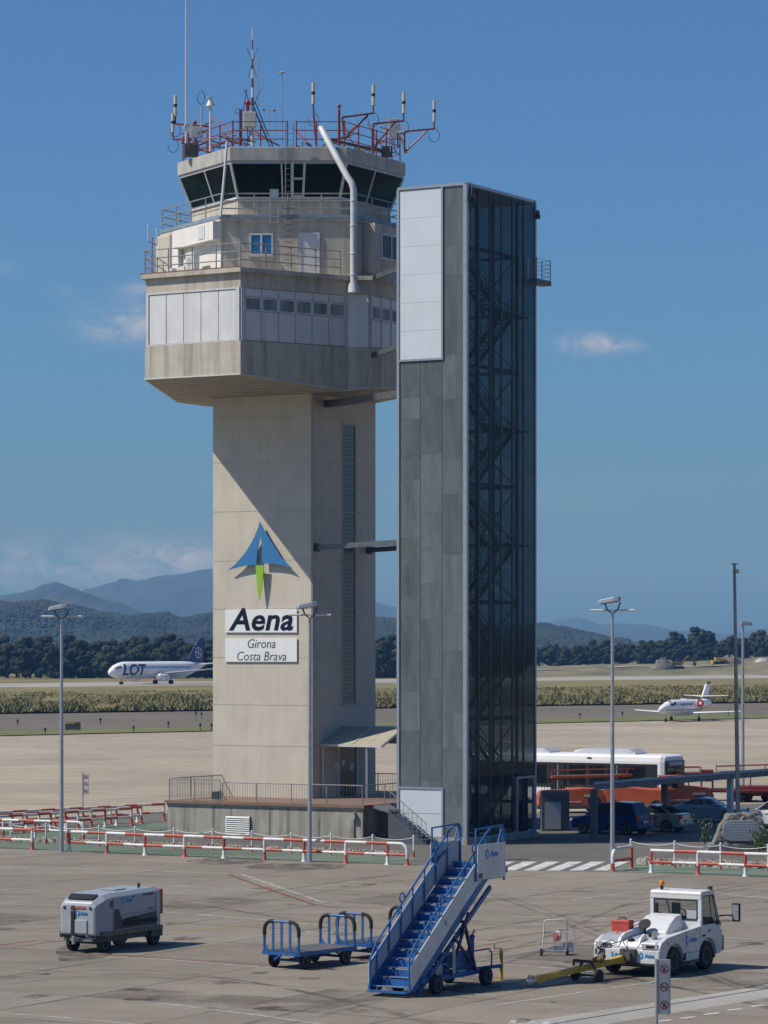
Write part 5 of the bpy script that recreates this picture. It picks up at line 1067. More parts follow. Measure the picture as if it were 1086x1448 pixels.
b = MB(); b.bb(3.0, 3.1, -.15, .1, 1.25, 1.95); b.bb(2.95, 3.35, -.2, .15, 1.2, 1.35); b.bb(3.5, 3.8, -.9, .5, 1.2, 1.5); b.tube([(3.4, -.02+.16*cos(a), 1.6+.14*sin(a)) for a in [i*pi/6 for i in range(12)]], .018, 5, closed=True); b.bar((3.55, -.02, 1.45), (3.4, -.02, 1.6), .03); b.build('seat_and_dash', M['chassis'], t)
b = MB(); b.bb(cx0+.15, cx0+.16, cy0+.22, cy0+.55, 1.52, 1.8); b.build('notice', M['greypanel'], t)
b = MB(); b.prism([V((3.3, cy0-.015, 1.2)), V((3.95, cy0-.015, 1.34)), V((3.7, cy0-.015, 1.42)), V((3.4, cy0-.015, 1.4))], (0, .01, 0)); b.build('black_trim', M['black'], t)
b = MB(); b.cyl((2.85, .35, cz1+.06), (2.85, .35, cz1+.18), .05, n=8); bc = b.build('beacon_base', M['black'], t); b = MB(); b.lathe([(.075, 0), (.085, .02), (.085, .10), (.06, .15), (.01, .165)], (2.85, .35, cz1+.18), n=14); b.build('beacon', M['amber'], bc, smooth=True)
b = MB(); b.bb(3.3, 3.42, cy0+.02, cy0+.12, cz1+.06, cz1+.18); b.build('work_lamp', M['black'], t)
b = MB(); b.tube([(3.8, cy0, 1.55), (3.85, cy0-.25, 1.58), (3.85, cy0-.5, 1.55)], .022, 6); mr = b.build('mirror_arm', M['black'], t); b = MB(); b.bb(3.8, 3.9, cy0-.68, cy0-.42, 1.4, 1.95); b.build('mirror', M['black'], mr, bevel=.03); b = MB(); b.bb(3.79, 3.8, cy0-.65, cy0-.45, 1.45, 1.9); b.build('mirror_glass', M['steel'], mr)
b = MB(); b.tube([(3.3, cy1, 1.6), (3.3, cy1+.18, 1.62)], .02, 6); b.bb(3.27, 3.33, cy1+.1, cy1+.26, 1.45, 1.9); b.build('mirror', M['black'], t)
b = MB(); b.bb(3.95, 4.15, -1.08, 1.08, .5, .95); b.build('front_bumper', M['shedgrey'], t, bevel=.03)
b = MB(); b.bb(1.5, 1.62, -HWT-.005, -HWT+.05, .40, .62); b.bb(.2, 3.9, -.9, .9, .28, .5); b.build('underframe', M['black'], t)
b = MB(); b.bb(-.16, .02, -.35, .15, .42, .82); b.bb(-.26, -.12, -.25, .05, .5, .72); b.bar((-.15, -.1, .7), (-.15, -.1, 1.05), .02); b.build('tow_hitch', M['chassis'], t, bevel=.02)
for x, y, s in ((.95, -.96, -1), (.95, .96, 1), (3.05, -.96, -1), (3.05, .96, 1)): wheel(t, (x, y, .43), .43, .27, s, .55)
for y, s in ((-.62, .20), (.34, .15)): badge(t, (-.034, y+.12, .64), (0, -1, 0), ZZ, s)
put_text('lettering', '178', .25, M['ink'], t, (-.034, .88, .69), (0, -1, 0), ZZ, 0, .006)
badge(t, (1.68, -HWT-.003, .98), (1, 0, 0), ZZ, .30)
b = MB(); b.bb(3.05, 3.2, -HWT-.004, -HWT, 1.12, 1.2); b.build('sticker_strip', M['greyink'], t); b = MB(); b.bb(2.62, 2.7, -HWT-.004, -HWT, .98, 1.08); b.bb(2.75, 2.83, -HWT-.004, -HWT, .98, 1.08); b.build('sticker_strip', M['yellow'], t)
b = MB()
for x, z in ((1.18, 1.16), (.5, .97), (2.3, 1.26)): b.cyl((x, -HWT-.01, z), (x, -HWT+.02, z), .045, n=10)
b.build('side_lamp', M['amber'], t)
b = MB(); b.bb(.75, .95, .3, .36, 1.24, 1.3) if False else b.lathe([(.05, 0), (.04, .06), (.01, .08)], (.55, .62, 1.18), n=8); b.build('deck_lamp', M['amber'], t)
for x_, z0_, z1_ in ((2.5, .5, 1.32), (1.62, .5, 1.24)): b = MB(); b.bb(x_-.007, x_+.007, -HWT-.003, -HWT+.01, z0_, z1_); b.build('panel_gap', M['black'], t)
b = MB(); b.bb(1.62, 2.5, -HWT-.003, -HWT+.01, .60, .612); b.build('panel_gap', M['black'], t)
b = MB(); b.bb(1.75, 2.4, -HWT-.05, -HWT+.1, .30, .36); b.build('step_plate', M['chassis'], t)
b = MB(); b.bb(2.7, 2.86, -HWT-.02, -HWT, 1.02, 1.06); b.build('door_handle', M['black'], t)
b = MB(); b.bb(-.045, -.03, -1.05, 1.05, .37, .42); b.build('rubber_strip', M['black'], t)
b = MB(); b.tube([(.1, .3, .95), (-.05, .5, 1.05), (-.08, .8, .9), (-.04, .9, .62)], .015, 6); b.build('air_hose', M['black'], t)
# red tool box standing on the tractor's deck
o = t.matrix_basis @ V((1.0, .68, 1.2)); rb = thing('tool_box', 'dusty red box standing on the rear deck of the tow tractor', 'box', o, radians(57))
b = MB(); b.bb(-.16, .16, -.3, .3, .0, .36); b.build('box', M['redbox'], rb, bevel=.03); b = MB(); b.bb(-.17, .17, -.31, .31, .27, .30); b.build('lid_edge', M['redbox'], rb); b = MB(); b.tube([(0, -.12, .36), (0, -.1, .42), (0, .1, .42), (0, .12, .36)], .018, 6); b.build('handle', M['black'], rb)

# ---------------------------------------------------------------- yellow towbar
ha = at(884, 1355, 90.75); hb = V((4.05, 87.7, .2)); t = thing('towbar', 'yellow aircraft towbar on two small wheels, hooked to the tow tractor', 'towbar', V((hb.x, hb.y, 0)))
dirb = (ha-hb).normalized(); Lb = (ha-hb).length
b = MB(); b.bar(hb+dirb*.35, ha-dirb*.0, .15, .17); b.build('bar', M['yellow'], t, world=True, bevel=.015)
b = MB(); b.bar(hb+dirb*.3, hb+dirb*.6, .2, .22); b.bar(ha-dirb*.3, ha, .2, .22); b.cyl(ha-dirb*.1-ZZ*.15, ha-dirb*.1+ZZ*.15, .05); b.build('collar', M['yellow'], t, world=True, bevel=.02)
b = MB(); sd = dirb.cross(ZZ).normalized(); b.bar(hb-dirb*.1+sd*.09, hb+dirb*.35+sd*.06, .06, .12); b.bar(hb-dirb*.1-sd*.09, hb+dirb*.35-sd*.06, .06, .12); b.cyl(hb-sd*.14, hb+sd*.14, .05); b.ball(hb+dirb*.1+ZZ*.1, .08, n=6); b.build('tow_head', M['steel'], t, world=True, bevel=.01)
wc = hb+dirb*Lb*.60; wc0 = V((wc.x, wc.y, 0)); b = MB()
for s in (-1, 1): b.bar(wc+sd*.16*s+ZZ*.16, wc0+sd*.42*s+ZZ*.2, .06)
b.bar(wc+sd*.22+ZZ*.17, wc-sd*.5+ZZ*.17, .06, .08); b.bar(wc-sd*.5+ZZ*.17, wc-sd*.5+ZZ*.02, .06); b.cyl(wc0+sd*.42+ZZ*.18, wc0-sd*.42+ZZ*.18, .035); b.build('axle_frame', M['blackgloss'], t, world=True)
for s in (-1, 1): wheel(t, wc0+sd*.44*s+ZZ*.19-V((hb.x, hb.y, 0)), .19, .1, s, .5, ax=tuple(sd))
b = MB(); q = hb+dirb*Lb*.72+ZZ*.14; b.ball(q, .13, (1.4, 1, .8), 7); b.ball(q+dirb*.2+ZZ*.06, .09, n=6); b.tube([q+ZZ*.1, q+ZZ*.35-dirb*.1, ha+ZZ*.5-sd*.1, ha+ZZ*.38], .018, 5); b.build('chain_bundle', mat('greasy_chain', (.22, .13, .05), .7, var=.5, scale=14), t, world=True)

# ---------------------------------------------------------------- white hand trolley
a0, a1 = gp(765.7, 1352), gp(801.5, 1351.5); md = (a0+a1)/2; rx = (a1-a0).normalized(); t = thing('hand_trolley', 'small white tubular hand trolley with two black wheels, left of the tractor', 'trolley', md, atan2(rx.y, rx.x))
b = MB(); w_ = .37
b.tube([(-w_, 0, .12), (-w_+.06, -.03, 1.08), (-w_+.12, -.03, 1.13), (w_-.0, -.03, 1.13), (w_+.05, -.03, 1.08), (w_, 0, .12)], .022, 7); b.cyl((-w_+.03, -.02, .72), (w_+.02, -.02, .72), .018, n=6); b.cyl((-w_, 0, .15), (w_, 0, .15), .02, n=6); b.cyl((0, 0, .15), (0, .0, .72), .014, n=5); b.tube([(w_-.1, .5, .12), (w_+.35, .5, .12), (w_+.38, .5, .7), (w_+.3, .5, .78), (w_-.2, .5, .78)], .018, 6)
for x in (-w_, w_): b.cyl((x, 0, .13), (x+.3, .55, .12), .02, n=6)
b.build('frame', M['white'], t, smooth=True)
b = MB(); b.prism([V((-.0, .02, .1)), V((w_-.05, .02, .1)), V((w_-.05, .02, .32)), V((-.0, .02, .32))], (0, .03, 0)); b.build('base_plate', M['white'], t)
b = MB(); b.bb(w_+.0, w_+.36, .49, .52, .08, .36); b.build('end_panel', M['greypanel'], t)
b = MB(); b.lathe([(.16, -.05), (.17, 0), (.16, .05)], (.15, .2, .6), (1, .3, 0), 14); b.build('hose_reel', M['offwhite'], t); b = MB(); b.lathe([(.14, -.02), (.17, .0), (.14, .02)], (.06, .18, .6), (1, .3, 0), 14); b.build('reel_edge', M['redbox'], t)
for x, s in ((-w_-.04, -1), (w_+.04, 1)): wheel(t, (x, 0, .12), .12, .07, s, .5, ax=(1, 0, 0))
# ---------------------------------------------------------------- sign posts
def signpost(loc, lean, label, H, sh, sw, rz=0):
    t = thing('sign_post', label, 'sign', loc, rz); b = MB(); b.cyl((0, 0, 0), (0, 0, H+.02), .045, n=10); b.build('post', M['steel'], t, smooth=True)
    b = MB(); b.bb(.05, .05+sw, -.02, .01, H-sh, H); b.build('board', M['offwhite'], t, bevel=.006)
    b = MB()
    for q in ((.04, .06, H-sh, H), (.04+sw, .06+sw, H-sh, H)): b.bb(q[0], q[1], -.035, .02, q[2], q[3])
    b.build('board_frame', M['steel'], t)
    for k in range(3):
        c = V((.05+sw/2, -.022, H-sh*(.17+.33*k))); r = sw*.38; e = 1.0
        b = MB(); n = 24
        P = [[c+V((rr*cos(2*pi*i/n), -o, rr*sin(2*pi*i/n))) for i in range(n)] for rr, o in ((r, .0), (r, .006), (r*.8, .006), (r*.8, 0))]; b.loft(P, cap=False); d = V((.7, 0, -.7)); b.bar(c-d*r*.85+V((0, -.004, 0)), c+d*r*.85+V((0, -.004, 0)), .006, r*.2, up=V((0, 1, 0)).cross(d)) ; b.build('prohibition_ring', M['taillight'], t)
        b = MB()
        if k == 0: b.bar(c+V((-.03, -.002, -.05)), c+V((.02, -.002, .05)), .05, .004, up=V((0, 1, 0))); b.bar(c+V((-.05, -.002, -.06)), c+V((.06, -.002, -.06)), .02, .004, up=V((0, 1, 0)))
        elif k == 1: b.bar(c+V((-.08, -.002, -.01)), c+V((.06, -.002, -.01)), .025, .004, up=V((0, 1, 0))); b.tube([c+V((.05, -.003, .01)), c+V((.07, -.003, .05)), c+V((.05, -.003, .08))], .006, 5)
        else: b.prism([c+V(q) for q in ((-.04, -.002, -.06), (.05, -.002, -.06), (.03, -.002, .01), (.05, -.002, .03), (.0, -.002, .07), (-.04, -.002, .03))], (0, -.003, 0))
        b.build('pictogram', M['greyink'], t)
    return t
signpost((6.83, 78, 0), 0, 'grey prohibition sign post in front of the tow tractor, three red rings on its board', 1.79, 1.37, .30, radians(14))
q = gp(117, 1142); signpost((q.x, q.y, 0), 0, 'far prohibition sign post standing by the left barriers, same narrow board', 2.05, 1.3, .32, radians(-8))

# ---------------------------------------------------------------- lamp posts and mast
def lamp_post(px, py, H, label, yaw=0, arm=True, tall_r=.10):
    p = gp(px, py); t = thing('lamp_post', label, 'street lamp', p, yaw, 'apron lamp posts')
    b = MB(); b.tube([(0, 0, 0), (0, 0, H*.5), (0, 0, H)], [tall_r, tall_r*.85, tall_r*.62], 12); b.cyl((0, 0, 0), (0, 0, .04), .22); b.build('pole', M['steel'], t, smooth=True)
    b = MB(); b.tube([(-.34, 0, H+.45), (-.22, 0, H+.12), (0, 0, H-.05), (.22, 0, H+.12), (.34, 0, H+.45)], .035, 6); b.build('yoke', M['darksteel'], t)
    if arm:
        b = MB(); b.cyl((-.95, 0, H+.1), (-.28, 0, H+.1), .045, n=8); b.cyl((.25, 0, H+.1), (.95, 0, H+.1), .045, n=8); b.cyl((-.3, 0, H+.1), (.3, 0, H+.1), .025, n=6); b.build('cross_arm', M['offwhite'], t)
    R = Matrix.Rotation(radians(-9), 3, 'Y')*.85; b = MB()
    sec = [(-.62, .22, .10), (-.5, .30, .16), (.2, .34, .20), (.45, .30, .20), (.52, .2, .14)]
    b.loft([[R@V((x, -w_, -h*.3))+V((-.08, 0, H+.48)), R@V((x, w_, -h*.3))+V((-.08, 0, H+.48)), R@V((x, w_*.8, h))+V((-.08, 0, H+.48)), R@V((x, -w_*.8, h))+V((-.08, 0, H+.48))][0:4] for x, w_, h in sec]); hd = b.build('lamp_head', M['alu'], t, bevel=.03)
    b = MB(); b.loft([[R@V((x, y, z))+V((-.08, 0, H+.48)) for y in (-.26, .26)] + [R@V((x, y, z-.02))+V((-.08, 0, H+.48)) for y in (.26, -.26)] for x, z in ((-.5, -.055), (.4, -.068))]); b.build('lens', M['winglass'], hd)
    return t
lamp_post(87, 1205, 10.9, 'left lamp post, slim grey pole with box floodlight by the barrier', 0)
lamp_post(438, 1219.6, 10.9, 'middle lamp post, standing in front of the control tower shaft', radians(8))
lamp_post(866, 1232, 11.05, 'right lamp post, standing by the end of the right barrier', radians(-10))
p = at(1050.5, 911, 200); t = thing('lamp_post', 'far right lamp post with one small flat head, beyond the carport', 'street lamp', (p.x, p.y, 0), 0, 'apron lamp posts')
b = MB(); b.tube([(0, 0, 0), (0, 0, 10.9)], [.12, .08], 10); b.build('pole', M['steel'], t, smooth=True); b = MB(); b.loft([[V((x, -w_, 10.9)), V((x, w_, 10.9)), V((x, w_, 10.9+h)), V((x, -w_, 10.9+h))] for x, w_, h in ((-.25, .1, .12), (-.1, .2, .3), (.4, .2, .26), (.6, .1, .12))]); b.build('lamp_head', M['alu'], t, bevel=.03)
p = gp(1044, 1186); t = thing('mast', 'tall plain dark metal mast rising behind the memorial stone', 'mast', p)
top = at(1038.5, 798, p.y+.2)-p; b = MB(); b.tube([(0, 0, 0), top*.5, top], [.12, .10, .075], 10); b.build('pole', M['rail'], t, smooth=True); b = MB(); b.cyl(top, top+V((0, 0, .06)), .17, n=10); b.bb(top.x+.05, top.x+.2, -.05, .05, top.z-.45, top.z-.25); b.build('mast_head', M['joint'], t)

# ---------------------------------------------------------------- crash barriers
def barrier(feet, label, start=0, ends=(False, False), H=.95, r=.075, grp='red and white crash barriers', flip=False):
    """feet: ground points. each post white above / red below in turn, upper and lower rails half white half red"""
    t = thing('crash_barrier', label, 'barrier', feet[0], 0, grp); o = feet[0]; rel = [p-o for p in feet]
    A, B2 = M['barwhite'], M['barred']
    if flip: A, B2 = B2, A
    for i, p in enumerate(rel):
        wtop = (i+start) % 2 == 0
        b = MB(); b.cyl(p+ZZ*.38, p+ZZ*(H-.02), r*.95, n=10); po = b.build('post', A if wtop else B2, t, smooth=True)
        b = MB(); b.tube([p+ZZ*.0, p+ZZ*.03, p+ZZ*.12, p+ZZ*.38], [r*1.9, r*1.7, r*1.05, r], 10); b.build('foot', B2 if wtop else A, po, smooth=True)
    for p, q in zip(rel, rel[1:]):
        m = p.lerp(q, .5)
        b = MB(); b.tube([p+ZZ*(H-.0)-(q-p).normalized()*.02, m+ZZ*H], r, 10); b.mi = 1; b.tube([m+ZZ*H, q+ZZ*H], r*.99, 10); b.build('upper_rail', [A, B2], t, smooth=True)
        b = MB(); b.mi = 1; b.tube([p+ZZ*.47, p.lerp(q, .46)+ZZ*.47], r*.85, 10); b.mi = 0; b.tube([p.lerp(q, .46)+ZZ*.47, q+ZZ*.47], r*.86, 10); b.build('lower_rail', [A, B2], t, smooth=True)
    for k, (e, n) in enumerate(((0, 1), (-1, -2))):
        if ends[k]:
            p = rel[e]; d = (p-rel[n]).normalized(); L = .95
            b = MB(); b.tube([p+ZZ*H, p+d*(L-.35)+ZZ*H]+[p+d*(L-.35+.35*sin(a))+ZZ*(H-.35+.35*cos(a)) for a in [pi/2*i/5 for i in range(1, 6)]]+[p+d*L+ZZ*.3], r, 10); eb = b.build('end_bend', A, t, smooth=True)
            b = MB(); b.tube([p+d*L, p+d*L+ZZ*.03, p+d*L+ZZ*.12, p+d*L+ZZ*.32], [r*1.9, r*1.7, r*1.05, r*1.02], 10); b.tube([p+ZZ*.47, p+d*L+ZZ*.47], r*.85, 8); b.build('foot', B2, eb, smooth=True)
    return t
G_ = lambda L: [gp(*q) for q in L]
barrier(G_([(-112, 1195), (-60, 1197.5), (-8, 1200), (45.6, 1202)]), 'front barrier at the far left, running out of the picture past the left lamp post', 1)
barrier(G_([(97.9, 1204.8), (151, 1207), (205, 1209.7), (261, 1211.8), (316.6, 1214), (374, 1216.3), (430, 1218.4), (489, 1221), (548, 1223)]), 'longest front barrier, from the left lamp post past the middle one, right end bent down', 1, (False, True))
barrier(G_([(921, 1234.3), (987, 1236.8), (1054, 1239.5), (1122, 1242), (1190, 1244.5)]), 'front barrier on the right, in front of the memorial stone', 1)
q = gp(893, 1228); q2 = gp(866.5, 1232.5)
t = thing('crash_barrier', 'short hooped barrier end beside the right lamp post', 'barrier', q2, 0, 'red and white crash barriers'); d = (q-q2)
b = MB(); b.tube([ZZ*.3, ZZ*.6]+[d.normalized()*(.35-.35*cos(a))+ZZ*(.6+.35*sin(a)) for a in [pi/2*i/5 for i in range(1, 6)]]+[d+ZZ*.95], .075, 10); b.build('upper_rail', M['barwhite'], t, smooth=True); b = MB(); b.tube([V((0, 0, 0)), ZZ*.05, ZZ*.35], [.14, .09, .078], 10); b.tube([d, d+ZZ*.05, d+ZZ*.9], [.14, .09, .07], 10); b.tube([ZZ*.45, d+ZZ*.45], .07, 8); b.build('foot', M['barred'], t, smooth=True)
# rows further back on the left
def row(p, q, n, lab, ends=(False, False), start=0): barrier([gp(*p).lerp(gp(*q), i/(n-1)) for i in range(n)], lab, start, ends, .92, .07)
row((-45, 1176), (232, 1160.5), 8, 'farthest barrier row on the left, ending behind the terrace', start=1)
row((-50, 1183.5), (186, 1167.5), 7, 'second barrier row from the back on the left, stopping short of the terrace')
row((-60, 1181), (200, 1165), 8, 'low barrier row just behind the second one from the back on the left', start=1)
row((-40, 1184), (95, 1188.5), 4, 'low middle barrier row at the left edge with a bent down right end', (False, True), 1)
# slim posts joined by rope behind the front barrier
def rope_fence(pts, lab, h=.98):
    t = thing('rope_fence', lab, 'rope fence', gp(*pts[0]), 0, 'rope fences'); o = t.location.copy(); P = [gp(*p)-o for p in pts]
    for i, p in enumerate(P):
        b = MB(); b.cyl(p+ZZ*.3, p+ZZ*h, .042, n=8); b.ball(p+ZZ*h, .055, n=5); po = b.build('post', M['barwhite'], t, smooth=True); b = MB(); b.tube([p, p+ZZ*.04, p+ZZ*.3], [.10, .055, .044], 8); b.build('foot', M['barred'], po, smooth=True)
    b = MB()
    for p, q in zip(P, P[1:]): b.tube([p.lerp(q, s)+ZZ*(h-.06-.5*s*(1-s)) for s in [i/8 for i in range(9)]], .014, 5)
    b.build('rope', M['offwhite'], t); return t
rope_fence([(15, 1192), (65, 1194), (140, 1197), (191, 1199), (246, 1201), (301, 1203), (356, 1205.5), (412, 1208), (468, 1210), (527, 1211.5), (585, 1213)], 'line of slim red and white rope posts behind the longest barrier')
rope_fence([(892, 1225), (954, 1228), (1019, 1231), (1086, 1233.5), (1150, 1236)], 'line of slim white rope posts in front of the memorial stone', 1.15)
# gravel bed between the barrier and the road
rg = random.Random(5)
def gravel(name, quad, n, smin, smax):
    b = MB(); P = [gp(*q) for q in quad]
    for k in range(n):
        u, v = rg.random(), rg.random(); c = P[0].lerp(P[1], u).lerp(P[3].lerp(P[2], u), v); s = rg.uniform(smin, smax)
        vs = [c+V((s*rg.uniform(.6, 1.3)*cos(2*pi*i/6), s*rg.uniform(.6, 1.3)*sin(2*pi*i/6), 0)) for i in range(6)]; tp = [c+(p-c)*.55+V((0, 0, s*rg.uniform(.5, 1.1))) for p in vs]; b.loft([vs, tp])
    o = b.build(name, mat('gravel_stone', (.27, .24, .195), .95, var=.5, scale=3), kind='stuff'); return o
gravel('gravel', [(0, 1186), (575, 1207.5), (575, 1211), (0, 1189.5)], 2600, .05, .18)
gravel('gravel', [(910, 1217), (1100, 1224), (1100, 1229.5), (900, 1223)], 900, .05, .22)

# ---------------------------------------------------------------- memorial stone with plaque, shrubs
p = gp(1046, 1203); t = thing('memorial_stone', 'rough granite boulder with a pale stone plaque, on a stone plinth', 'memorial', p)
def boulder(name, fn, par, m, loc=(0, 0, 0), n=22):
    b = MB(); rings = []
    for i in range(n+1):
        th = pi*i/n; rings.append([fn(V((sin(th)*cos(2*pi*k/(2*n)), sin(th)*sin(2*pi*k/(2*n)), -cos(th)))) for k in range(2*n)])
    b.loft(rings, cap=False); return b.build(name, m, par, smooth=False, loc=loc)
def rockfn(v):
    s = V((max(-1, min(1, v.x*1.5)), max(-1, min(1, v.y*1.5)), max(-1, min(1, v.z*1.4))))
    tp = (s.z+1)/2; w_ = 1.38-.55*tp; x = s.x*w_+(.1*tp); y = s.y*(.55-.18*tp); z = tp*1.75
    q = V((x, y, z)); d = noise.fractal(q*2.3, 1, 2, 4)*.13; return q+v*d
boulder('boulder', rockfn, t, M['rock'])
b = MB(); rim = []
for k in range(26): a = 2*pi*k/26; rim.append(V((.0+.86*math.copysign(abs(cos(a))**.45, cos(a))*(1.0-.06*sin(a)), -.66, .98+.48*math.copysign(abs(sin(a))**.55, sin(a)))))
b.prism(rim, (0, .4, 0)); pq = b.build('plaque', M['plaque'], t, bevel=.01)
b = MB()
for k, (w_, x_) in enumerate(((1.25, 0), (1.3, 0), (1.1, .02), (.85, 0), (.4, 0), (.55, .35))):
    z = 1.3-.115*k; x = x_-w_/2
    while x < x_+w_/2: l = rg.uniform(.05, .13); b.bb(x, x+l, -.666, -.66, z-.022, z+.022); x += l+.03
b.build('engraved_lines', M['plaqueink'], pq)
for dx, s, yy in ((-1.05, .5, -.45), (1.0, .4, -.5)): boulder('plinth_stone', lambda v, s=s: V((v.x*s*1.0, v.y*s*.8, (v.z+.6)*s*.9))*(1+.25*noise.noise(v*2+V((s*9, 0, 0)))), t, M['rock'], (dx, yy, 0), 10)
boulder('plinth', lambda v: V((max(-1, min(1, v.x*1.6))*1.55, max(-1, min(1, v.y*1.6))*.75, max(0, min(1, v.z*2))*.34+noise.noise(v*5)*.05)), t, M['rock'], (.1, -.3, 0), 16)
def shrub(px, py, h, w_, lab, n=160, seed=1):
    p = gp(px, py); t = thing('shrub', lab, 'shrub', p); r = random.Random(seed); b = MB()
    for k in range(n):
        a = r.uniform(0, 2*pi); q = r.random()**.6; z = h*r.uniform(.15, 1); c = V((w_*q*cos(a)*(.5+.5*z/h), w_*q*sin(a)*(.5+.5*z/h), z)); L = r.uniform(.08, .16); d = V((r.uniform(-1, 1), r.uniform(-1, 1), r.uniform(.1, 1.2))).normalized(); s = d.cross(V((r.random(), r.random(), r.random()))).normalized()*L*.3
        b.poly([c, c+d*L*.5+s, c+d*L, c+d*L*.5-s])
    b.build('leaves', M['leafy'], t); b = MB()
    for k in range(7): a = r.uniform(0, 2*pi); b.cyl((0, 0, 0), (w_*.6*cos(a), w_*.6*sin(a), h*r.uniform(.6, .95)), .018, .006, 5)
    b.build('stems', M['bark'], t)
shrub(1074, 1207, 1.0, .5, 'green leafy shrub at the right foot of the memorial stone', 320, 2)
shrub(997, 1196, 1.3, .45, 'thin yellowish shrub left of the memorial stone', 90, 3)
# ---------------------------------------------------------------- parked cars
def car(loc, rz, label, paint, L, W_, H, gh, prof, wb, wr=.31, plate=False):
    """gh: greenhouse outline (x from the nose, z) bottom-front, top-front, top-rear, bottom-rear; prof: lower body outline"""
    t = thing('parked_car', label, 'car', loc, rz, 'cars parked under the carport'); hw = W_/2; X = lambda x: L/2-x
    wx = [L/2-(L-wb)/2-.05+.0, -L/2+(L-wb)/2-.05]
    lowz = .22
    bot = [(L-.05, lowz+.12), (L*.5, lowz)]
    def arch(xc, r): return [(xc+r*cos(pi*i/8), .30+r*sin(pi*i/8)) for i in range(9)]
    xr, xf = L/2-wx[1], L/2-wx[0]
    out = list(prof)+[(L-.03, .45), (L-.12, lowz+.05)]+arch(xr, wr+.05)+[(xr-wr-.15, lowz), (xf+wr+.15, lowz)]+arch(xf, wr+.05)+[(.15, lowz+.02), (.03, .42)]
    b = MB(); b.loft([[V((X(x), y, z)) for x, z in out] for y in (-hw+.03, hw-.03)]); 
    bd = b.build('body', paint, t, bevel=.05)
    (a, za), (c, zc), (d, zd), (e, ze) = gh; ins = .17
    b = MB(); lo = [(a, -hw+.07), (a, hw-.07), (e, hw-.07), (e, -hw+.07)]; ih = hw-.07-ins
    v = [V((X(a), -hw+.07, za)), V((X(a), hw-.07, za)), V((X(e), hw-.07, ze)), V((X(e), -hw+.07, ze))]; w = [V((X(c), -ih, zc)), V((X(c), ih, zc)), V((X(d), ih, zd)), V((X(d), -ih, zd))]; mm = [V((X((c+d)/2), s*ih, max(zc, zd)+.04)) for s in (-1, 1)]
    b.loft([v, w], cap=False); b.poly([w[0], w[1], mm[1], mm[0]]); b.poly([mm[0], mm[1], w[2], w[3]]); b.poly([w[1], w[2], mm[1]]); b.poly([w[0], mm[0], w[3]])
    b.build('greenhouse', paint, t, bevel=.03)
    def quadp(p0, p1, p2, p3, s0, s1, t0, t1): 
        f = lambda s, q: (p0.lerp(p1, s)).lerp(p3.lerp(p2, s), q)
        return [f(s0, t0), f(s1, t0), f(s1, t1), f(s0, t1)]
    def pane(q, n): 
        b = MB(); b.prism([p+n*.004 for p in q], n*.012); b.build('window', M['carglass_dark'], t)
    for s, (i0, i1) in ((-1, (0, 3)), (1, (1, 2))):
        p0, p1, p2, p3 = v[i0], v[i1], w[i1], w[i0]; n = (p1-p0).cross(p3-p0).normalized(); n = n if n.y*s > 0 else -n
        for s0, s1 in ((.05, .37), (.40, .70), (.73, .95)): pane(quadp(p0, p1, p2, p3, s0, s1, .12, .88), n)
    n = (v[1]-v[0]).cross(w[0]-v[0]).normalized(); n = n if n.x > 0 else -n; pane(quadp(v[0], v[1], w[1], w[0], .07, .93, .08, .92), n)
    n = (v[2]-v[3]).cross(w[3]-v[3]).normalized(); n = n if n.x < 0 else -n; pane(quadp(v[3], v[2], w[2], w[3], .08, .92, .1, .9), n)
    for x in wx:
        for s in (-1, 1): wheel(t, (x, s*(hw-.12), wr), wr, .2, s, .62)
    zt = prof[-1][1]
    for s in (-1, 1):
        b = MB(); b.bb(-L/2-.012, -L/2+.14, s*(hw-.30), s*(hw-.015), zt-.22, zt+.02); b.build('tail_light', M['taillight'], t, bevel=.02)
        b = MB(); b.bb(L/2-.16, L/2+.004, s*(hw-.36), s*(hw-.06), .62, .76); b.build('headlight', M['headlight'], t, bevel=.02)
        b = MB(); b.bb(X(a)-.35, X(a)-.2, s*hw, s*(hw+.16), za+.02, za+.15); b.build('mirror', paint, t, bevel=.02)
        b = MB(); b.bb(.12, .3, s*(hw-.04), s*(hw-.015), za-.16, za-.12); b.bb(-.75, -.57, s*(hw-.04), s*(hw-.015), za-.16, za-.12); b.build('door_handle', M['blackgloss'], t)
    b = MB(); b.bb(-L/2-.03, -L/2+.1, -hw+.06, hw-.06, .35, .52); b.bb(L/2-.1, L/2+.03, -hw+.08, hw-.08, .32, .5); b.build('bumper', paint, t, bevel=.03)
    if plate: b = MB(); b.bb(-L/2-.036, -L/2-.03, -.26, .26, .62 if H > 1.6 else .55, .73 if H > 1.6 else .66); b.build('plate', M['white'], t)
    return t
M['carglass_dark'] = mat('car_window_dark', (.02, .024, .028), .08, var=.1)
hU = atan2(.5, -.866)                       # heading of a car whose nose points left and away
fw, rw2 = gp(819.7, 1178.7), gp(888.5, 1181.5); mid = (fw+rw2)/2; hd = fw-rw2
rzb = atan2(hd.y, hd.x); nrm = V((sin(rzb), -cos(rzb), 0)); nrm = -nrm if nrm.y < 0 else nrm
car(mid+nrm*.75-V((cos(rzb), sin(rzb), 0))*.0, rzb, 'dark blue small people carrier, nearest car beside the glass tower', M['carblue'], 4.0, 1.68, 1.68, [(.85, .98), (1.75, 1.62), (3.55, 1.64), (3.9, 1.0)], [(.0, .6), (.12, .78), (.85, .96), (3.98, 1.02)], 2.62, .31, True)
rws = gp(942.4, 1177.5); f = V((cos(hU), sin(hU), 0)); n_ = V((sin(hU), -cos(hU), 0)); n_ = -n_ if n_.y < 0 else n_
